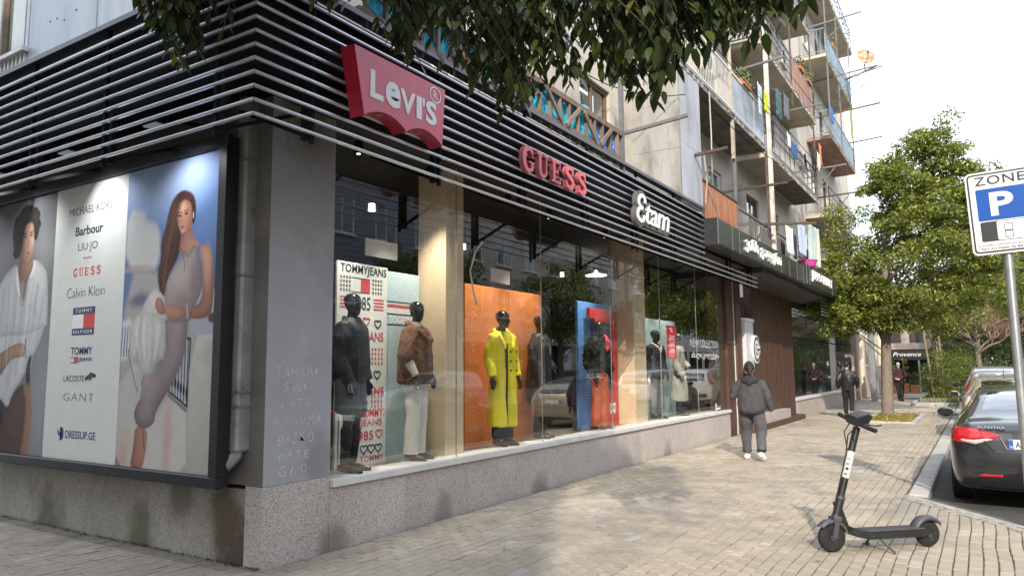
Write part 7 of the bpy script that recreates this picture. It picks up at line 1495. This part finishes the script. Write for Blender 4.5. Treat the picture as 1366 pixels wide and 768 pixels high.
P = np.stack([rs.uniform(2.8, 4.1, 5000), rs.uniform(30.1, 36.8, 5000), rs.uniform(.1, .26, 5000)], 1); V, F, C = leaves(P, .10, rs, ((.06, .10, .02), (.18, .24, .04)), droop=-.8, wid=.14); npmesh('grass', V-np.array([3.3, 33, 0]), F, C, LM, t, 'stuff')
for (a, b, lb) in (((3.28, 31.5, .1), (3.02, 31.9, 3.0), 'left of two thin wooden stakes leaning in the raised bed'), ((3.62, 33.0, .1), (3.52, 33.2, 2.9), 'right of two thin wooden stakes in the raised bed')):
    tag(MB().tube([a, ((a[0]+b[0])/2+.02, (a[1]+b[1])/2, 1.5), b], [.05, .045, .035], 8).build('stake', M['wood'], smooth=True), lb, 'stake')

# leaves hanging into view from the tree behind the camera
lf = thing('overhanging_tree', 'glossy dark-leaved tree whose hanging branches cover the top of the view', 'tree', (3.4, -6.6, 0))
q = MB(); q.tube([(3.4, -6.6, -.1), (3.4, -6.6, .2), (3.3, -6.5, 2.2), (3.3, -6.3, 4.4), (3.0, -6.2, 7)], [.28, .22, .19, .15, .06], 12)
KN = [(0.43, -1.45, 4.06), (0.49, -1.34, 3.82), (0.56, -1.23, 3.54), (0.64, -1.1, 3.79), (0.77, -0.93, 3.88), (0.84, -0.83, 4.13), (1.23, -0.53, 4.19), (1.67, -0.37, 3.98), (1.84, -0.36, 3.67), (2.12, -0.26, 3.56), (2.38, -0.2, 3.34), (2.65, -0.26, 3.13), (2.82, -0.27, 3.35), (3.14, -0.33, 3.21), (3.28, -0.37, 3.28), (3.51, -0.38, 3.07), (3.66, -0.43, 2.97), (3.76, -0.39, 3.25), (3.95, -0.43, 3.23), (4.13, -0.39, 3.22), (4.27, -0.35, 3.22), (4.4, -0.33, 3.41)]
for (a, b, c) in (((3.3, -6.3, 4.2), (2.6, -3.4, 5.3), (1.3, -.7, 4.75)), ((3.3, -6.3, 4.4), (3.2, -3.4, 5.2), (2.9, -.2, 4.3)), ((3.3, -6.35, 4.0), (3.9, -3.4, 4.8), (4.0, -.1, 3.95)), ((2.6, -3.4, 5.3), (1.2, -1.9, 5.0), (.6, -1.2, 4.6)), ((3.2, -3.4, 5.2), (2.4, -1.6, 4.9), (2.1, .3, 4.5))):
    q.tube([a, b, c], [.09, .055, .018], 8)
r_ = random.Random(21); tips = []
for (k0, k1) in zip(KN[:-1], KN[1:]):
    a, b = Vector(k0), Vector(k1); hd = math.hypot(a.x-5.03, a.y+4.08); w = (b-a).length
    for _ in range(int(16+w*185)):
        t_ = r_.random(); p = a.lerp(b, t_); dz = r_.random()**1.0*1.6*(1 if hd > 4.5 else .9); s_ = r_.uniform(-.15, .9)*(.6+dz*.5)
        d = Vector((5.03-p.x, -4.08-p.y, 0)).normalized(); p = p+Vector((0, 0, dz+.02))-d*s_*.8
        if d.length: p.z += (s_*.8)*.30
        if p.x < 1.0 and p.y > -1.0: p.y = -1.05-r_.random()*.3
        tips.append((p, hd))
LB = []      # (position, direction, side, size, colour)
for p, hd in tips:
    n = r_.randint(6, 11); tw_len = r_.uniform(.22, .42); top = p+Vector((r_.uniform(-.12, .12), r_.uniform(-.2, .05), tw_len)); q.tube([top+Vector((r_.uniform(-.1, .1), -.15, .12)), top, p+Vector((0, 0, .05))], [.006, .0045, .003], 4, cap=False)
    base = r_.random(); 
    for k in range(n):
        f = k/n; c = top.lerp(p, f)+Vector((r_.uniform(-.02, .02), r_.uniform(-.02, .02), 0)); a = r_.uniform(0, 2*pi); d = Vector((cos(a)*.55, sin(a)*.55, -1+r_.uniform(-.1, .35))).normalized()
        sd = Vector((-sin(a), cos(a), r_.uniform(-.4, .4))); sd = (sd-d*sd.dot(d)).normalized(); col = [(.03, .046, .018), (.05, .066, .02), (.075, .09, .022), (.15, .14, .03)][min(3, int(abs(r_.gauss(0, 1.1))+base*.8))]
        LB.append((c, d, sd, r_.uniform(.065, .13)*(1.0 if hd > 4.6 else 1.08), col))
def leafgeo(s_):
    V = [(0, 0, 0), (.15, .17, .02), (.42, .215, .03), (.75, .125, .01), (1, 0, -.05), (.75, -.125, .01), (.42, -.215, .03), (.15, -.17, .02), (.42, 0, -.02), (.75, 0, -.03), (.15, 0, -.005)]
    F = [(0, 10, 1), (1, 10, 8, 2), (2, 8, 9, 3), (3, 9, 4), (0, 7, 10), (7, 6, 8, 10), (6, 5, 9, 8), (5, 4, 9)]
    return V, F
LV_, LF_ = leafgeo(1); glossy = leafmat('leaf_glossy', .22, .32)
inview = []
for i, (c, d, sd, s_, col) in enumerate(LB):
    px, py, dd = proj(c)
    if 0 < px < 1366 and -5 < py < 768: inview.append((s_/dd, i))
own = set(i for _, i in sorted(inview, reverse=True)[:298]); variants = {}
vv, ff, cc = [], [], []
for i, (c, d, sd, s_, col) in enumerate(LB):
    n = d.cross(sd)
    if i in own:
        if col not in variants:
            q2 = MB(); q2.add(LV_, LF_, 0, col); variants[col] = q2.mesh('leaf', glossy, smooth=True)
        o = bpy.data.objects.new('leaf', variants[col]); COL.objects.link(o); o.parent = lf
        o.matrix_local = Matrix(((d.x*s_, sd.x*s_, n.x*s_, c.x-3.4), (d.y*s_, sd.y*s_, n.y*s_, c.y+6.6), (d.z*s_, sd.z*s_, n.z*s_, c.z), (0, 0, 0, 1)))
    else:
        b = len(vv); vv += [tuple(c+(d*x+sd*y+n*z)*s_) for x, y, z in LV_]; ff += [tuple(b+k for k in f) for f in LF_]; cc += [col]*len(LV_)
q2 = MB(); q2.v, q2.f, q2.m, q2.c = vv, ff, [0]*len(ff), cc; q2.build('foliage', glossy, lf, smooth=True, kind='stuff'); q.build('trunk', barkd, lf)
# the rest of its crown overhead and behind the camera, which shades the corner
rs = np.random.RandomState(77); cl = []
for (cx, cy, cz, rx, ry, rz, n) in CROWN_BACK:
    v = rs.normal(size=(n, 3)); v /= np.linalg.norm(v, axis=1)[:, None]; cl.append(np.array([cx, cy, cz])+v*np.array([rx, ry, rz])*(rs.uniform(.1, 1, n)**.5)[:, None])
cl = np.concatenate(cl); per = 130; P = np.repeat(cl, per, 0); v = rs.normal(size=P.shape); v /= np.linalg.norm(v, axis=1)[:, None]; P = P+v*rs.uniform(.1, .62, len(P))[:, None]
V, F, C = leaves(P, .15, rs, DRK, droop=.6, wid=.45); npmesh('crown', V-np.array([3.4, -6.6, 0]), F, C, LM, lf, 'stuff')

# ------------------------------------------------------------------ next building, kiosk, opposite side
nb = thing('low_building', 'peach plastered building with pilasters beyond the apartment block', 'building', (-3, 40, 0))
MB().box(-9, -.05, 35.21, 49, -.1, 7.0).build('wall', M['plaster_pink'], nb)
for y in (36.2, 38.6, 41.4, 44.2): MB().box(-.05, .12, y, y+.55, 0, 6.8, b=.01).build('pilaster', M['plaster_pale'], nb)
for y in (36.8, 39.4, 42.2): MB().box(-.05, .06, y, y+1.9, 0, 1.55, b=.01).build('dado_panel', M['plaster_pink'], nb); MB().box(-.06, .10, y-.04, y+1.94, 1.56, 1.66).build('dado_cap', M['plaster_pale'], nb)
for y in (37.2, 39.8, 42.6): MB().box(-.06, -.04, y, y+1.1, 2.4, 4.2).build('window_pane', darkglass('dark_pane'), nb)
MB().box(-9.2, .25, 35.22, 49.2, 7.0, 7.25).build('cornice', M['plaster_pale'], nb)
MB().beam((.16, 44.9, 0), (.16, 44.9, 6.8), .16, .16).build('downpipe', mat('pale_green_pipe', (.42, .52, .46), .6), nb)
kk = thing('kiosk', 'green-posted cafe kiosk with a black sign fascia and plants', 'kiosk', (1.4, 47, 0))
MB().box(.2, 2.6, 47.6, 47.8, 0, 2.5).box(.2, .3, 46, 47.6, 0, 2.5).build('wall', mat('kiosk_dark', (.03, .035, .03), .5), kk); MB().box(.1, 2.75, 45.9, 49, 2.5, 2.58).build('roof', M['black'], kk)
gp = mat('green_post', (.11, .20, .17), .6)
for x in (.35, 1.9, 2.6): MB().box(x-.05, x+.05, 45.95, 46.05, 0, 2.0).build('post', gp, kk)
MB().box(.1, 2.7, 45.88, 45.96, 1.95, 2.52).build('fascia', mat('black_sign', (.012, .012, .014), .5), kk)
text('Provence', white, kk, (.55, 45.876, 2.17), (1, 0, 0), (0, 0, 1), 1.5, .24, .004, bold=.0, shear=.3); text('FLOWERS', white, kk, (.95, 45.876, 2.03), (1, 0, 0), (0, 0, 1), .7, .06, .004) if 0 else None
for i in range(3): tag(MB().box(.35+i*.55, .80+i*.55, 45.2, 45.6, 0, .42+.1*(i % 2), b=.01).box(.32+i*.55, .83+i*.55, 45.17, 45.63, .38+.1*(i % 2), .46+.1*(i % 2)).build('planter', mat('terracotta', (.40, .17, .07), .8, var=.15)), ('leftmost', 'middle', 'rightmost')[i]+' of three orange planters before the kiosk', 'planter', 'planters before the kiosk')
for i, (x, h) in enumerate(((.6, 1.6), (1.1, 2.1), (1.7, .9))): tree(('bushy potted plant left of the kiosk front', 'tall potted plant in the middle planter', 'low potted plant in the right planter')[i], (x, 45.4, .42), h*.8, .02, [(0, 0, h*.55, .22, .22, h*.4, 1)], 12, 70, .09, MID, 50+i, 'potted plants at the kiosk', forks=2, name='potted_plant', clump=(.12, .2), cat='plant')
tag(MB().box(2.85, 3.3, 45.0, 45.4, 0, .62, b=.02).box(2.82, 3.33, 44.97, 45.43, .62, .68).build('litter_bin', mat('bin_dark', (.05, .055, .06), .5)), 'dark litter bin right of the kiosk post', 'bin')
fb = thing('orange_shop', 'warm-coloured shopfront at the far end of the pavement', 'building', (3, 60, 0)); MB().box(-6, 3.5, 60, 66, 0, 7).build('wall', mat('far_wall', (.40, .31, .26), .9, var=.3, scale=.8), fb); MB().box(.2, 3.2, 59.9, 60, .3, 2.4).build('shop_window', mat('far_shop', (.45, .32, .15), .6, var=.5, scale=2), fb)
for k in range(3): MB().box(-1+k*1.5, -.1+k*1.5, 59.93, 60, 3.4, 5.0).build('window', darkglass('dark_pane'), fb)
# opposite side of the street
def opp(label, y0, y1, h, wm, fl, seed, x=18.6, sid=False, wfm=None):
    t = thing('apartment_building', label, 'building', (x+4, (y0+y1)/2, 0)); MB().box(x, x+10, y0, y1, -.1, h).build('wall', wm, t); MB().box(x-.25, x+10, y0-.1, y1+.1, h, h+.3).build('cornice', M['plaster_pale'], t)
    f0 = p0 = None; n = int((y1-y0)/3.0)
    for k in range(n):
        for l in range(fl):
            yy, zz = y0+1.0+k*(y1-y0-1)/n, 4.6+l*3.1
            if zz+1.8 > h: continue
            if f0 is None:
                q = MB(); w, hh = 1.5, 1.7
                for a in ((0, .08, 0, hh), (w-.08, w, 0, hh), (.08, w-.08, 0, .08), (.08, w-.08, hh-.08, hh), (w/2-.04, w/2+.04, .08, hh-.08)): q.box(-.04, .02, *a)
                q.box(-.12, .0, -.1, w+.1, -.08, 0); f0 = q.build('window', wfm or M['whitepaint'], t, local=True); p0 = MB().box(-.012, .01, .08, w-.08, .08, hh-.08).build('pane', darkglass('dark_pane'), f0, local=True); f0.location = (x-t.location.x, yy-t.location.y, zz)
            else: c = link_copy(f0, t, (x-t.location.x, yy-t.location.y, zz)); link_copy(p0, c)
    for k in range(int((y1-y0)/4.5)): MB().box(x-.03, x+.01, y0+.6+k*4.5, y0+4.2+k*4.5, .4, 3.1).build('shop_window', darkglass('dark_pane'), t)
    if sid:
        q = MB()
        for z in np.arange(3.6, h-.2, .28): q.box(x-.035, x, y0, y1, z, z+.25)
        tag(q.build('siding', mat('siding', (.22, .25, .30), .6, var=.1), t), kind='stuff')
    return t
opp('cream three-storey building across the street, mirrored in the shop glass', -20, 11, 12.5, M['plaster_pale'], 3, 1); shade_block = thing('apartment_building', 'unseen pale block added behind the camera to shade the corner', 'building', (-14, -20, 0)); MB().box(-42, 9.4, -30, -14, -.1, 15).build('wall', M['plaster_pale'], shade_block); MB().box(-42.3, 9.7, -30.2, -13.7, 15, 15.3).build('cornice', M['plaster_pale'], shade_block)  # last block is out of view, added and sized to shade the corner
opp('grey-blue boarded building across the street', 11.5, 27, 10.8, mat('grey_wall', (.22, .25, .30), .8, var=.1), 2, 2, sid=True)
opp('tall beige block across the street further up', 27.5, 50, 15, M['plaster_cream'], 4, 3); opp('pale long block at the far right of the street', 51, 85, 12, M['plaster_pale'], 3, 4)
for i, (x, y, h, c) in enumerate(((15.0, -6, 7.5, 0), (15.2, 8.5, 6.5, 1), (15.0, 20.5, 7.5, 2), (15.2, 33, 8, 0), (15, 45, 7, 1))):
    tree('street tree on the opposite pavement, '+('behind the camera', 'before the cream building', 'before the grey-blue building', 'before the beige block', 'farthest up the street')[i], (x, y, 0), h*.7, .17, [(0, 0, h*.68, 2.4, 2.6, h*.3, 3), (-.5, 1, h*.5, 1.8, 1.8, 1.3, 1)], 80, 100, .22, (MID, DRK, MID)[c], 60+i, 'trees on the opposite pavement', clump=(.5, .9))

# small fallen leaves and scraps on the paving
rs = np.random.RandomState(9); n_ = 260; P = np.stack([rs.uniform(-5, 4.1, n_), rs.uniform(-2.5, 16, n_), np.full(n_, .006)], 1); P = P[(P[:, 0] > .1) | (P[:, 1] < -.1)]
V, F, C = leaves(P, .05, rs, ((.20, .13, .05), (.42, .34, .16)), droop=0, wid=.5); V[:, 2] = .005+np.abs(V[:, 2]-.006)*.25; o = npmesh('fallen_leaves', V, F, C, LM, None, 'stuff'); tag(o, 'scattered small dry leaves and scraps lying on the paving', 'leaves')
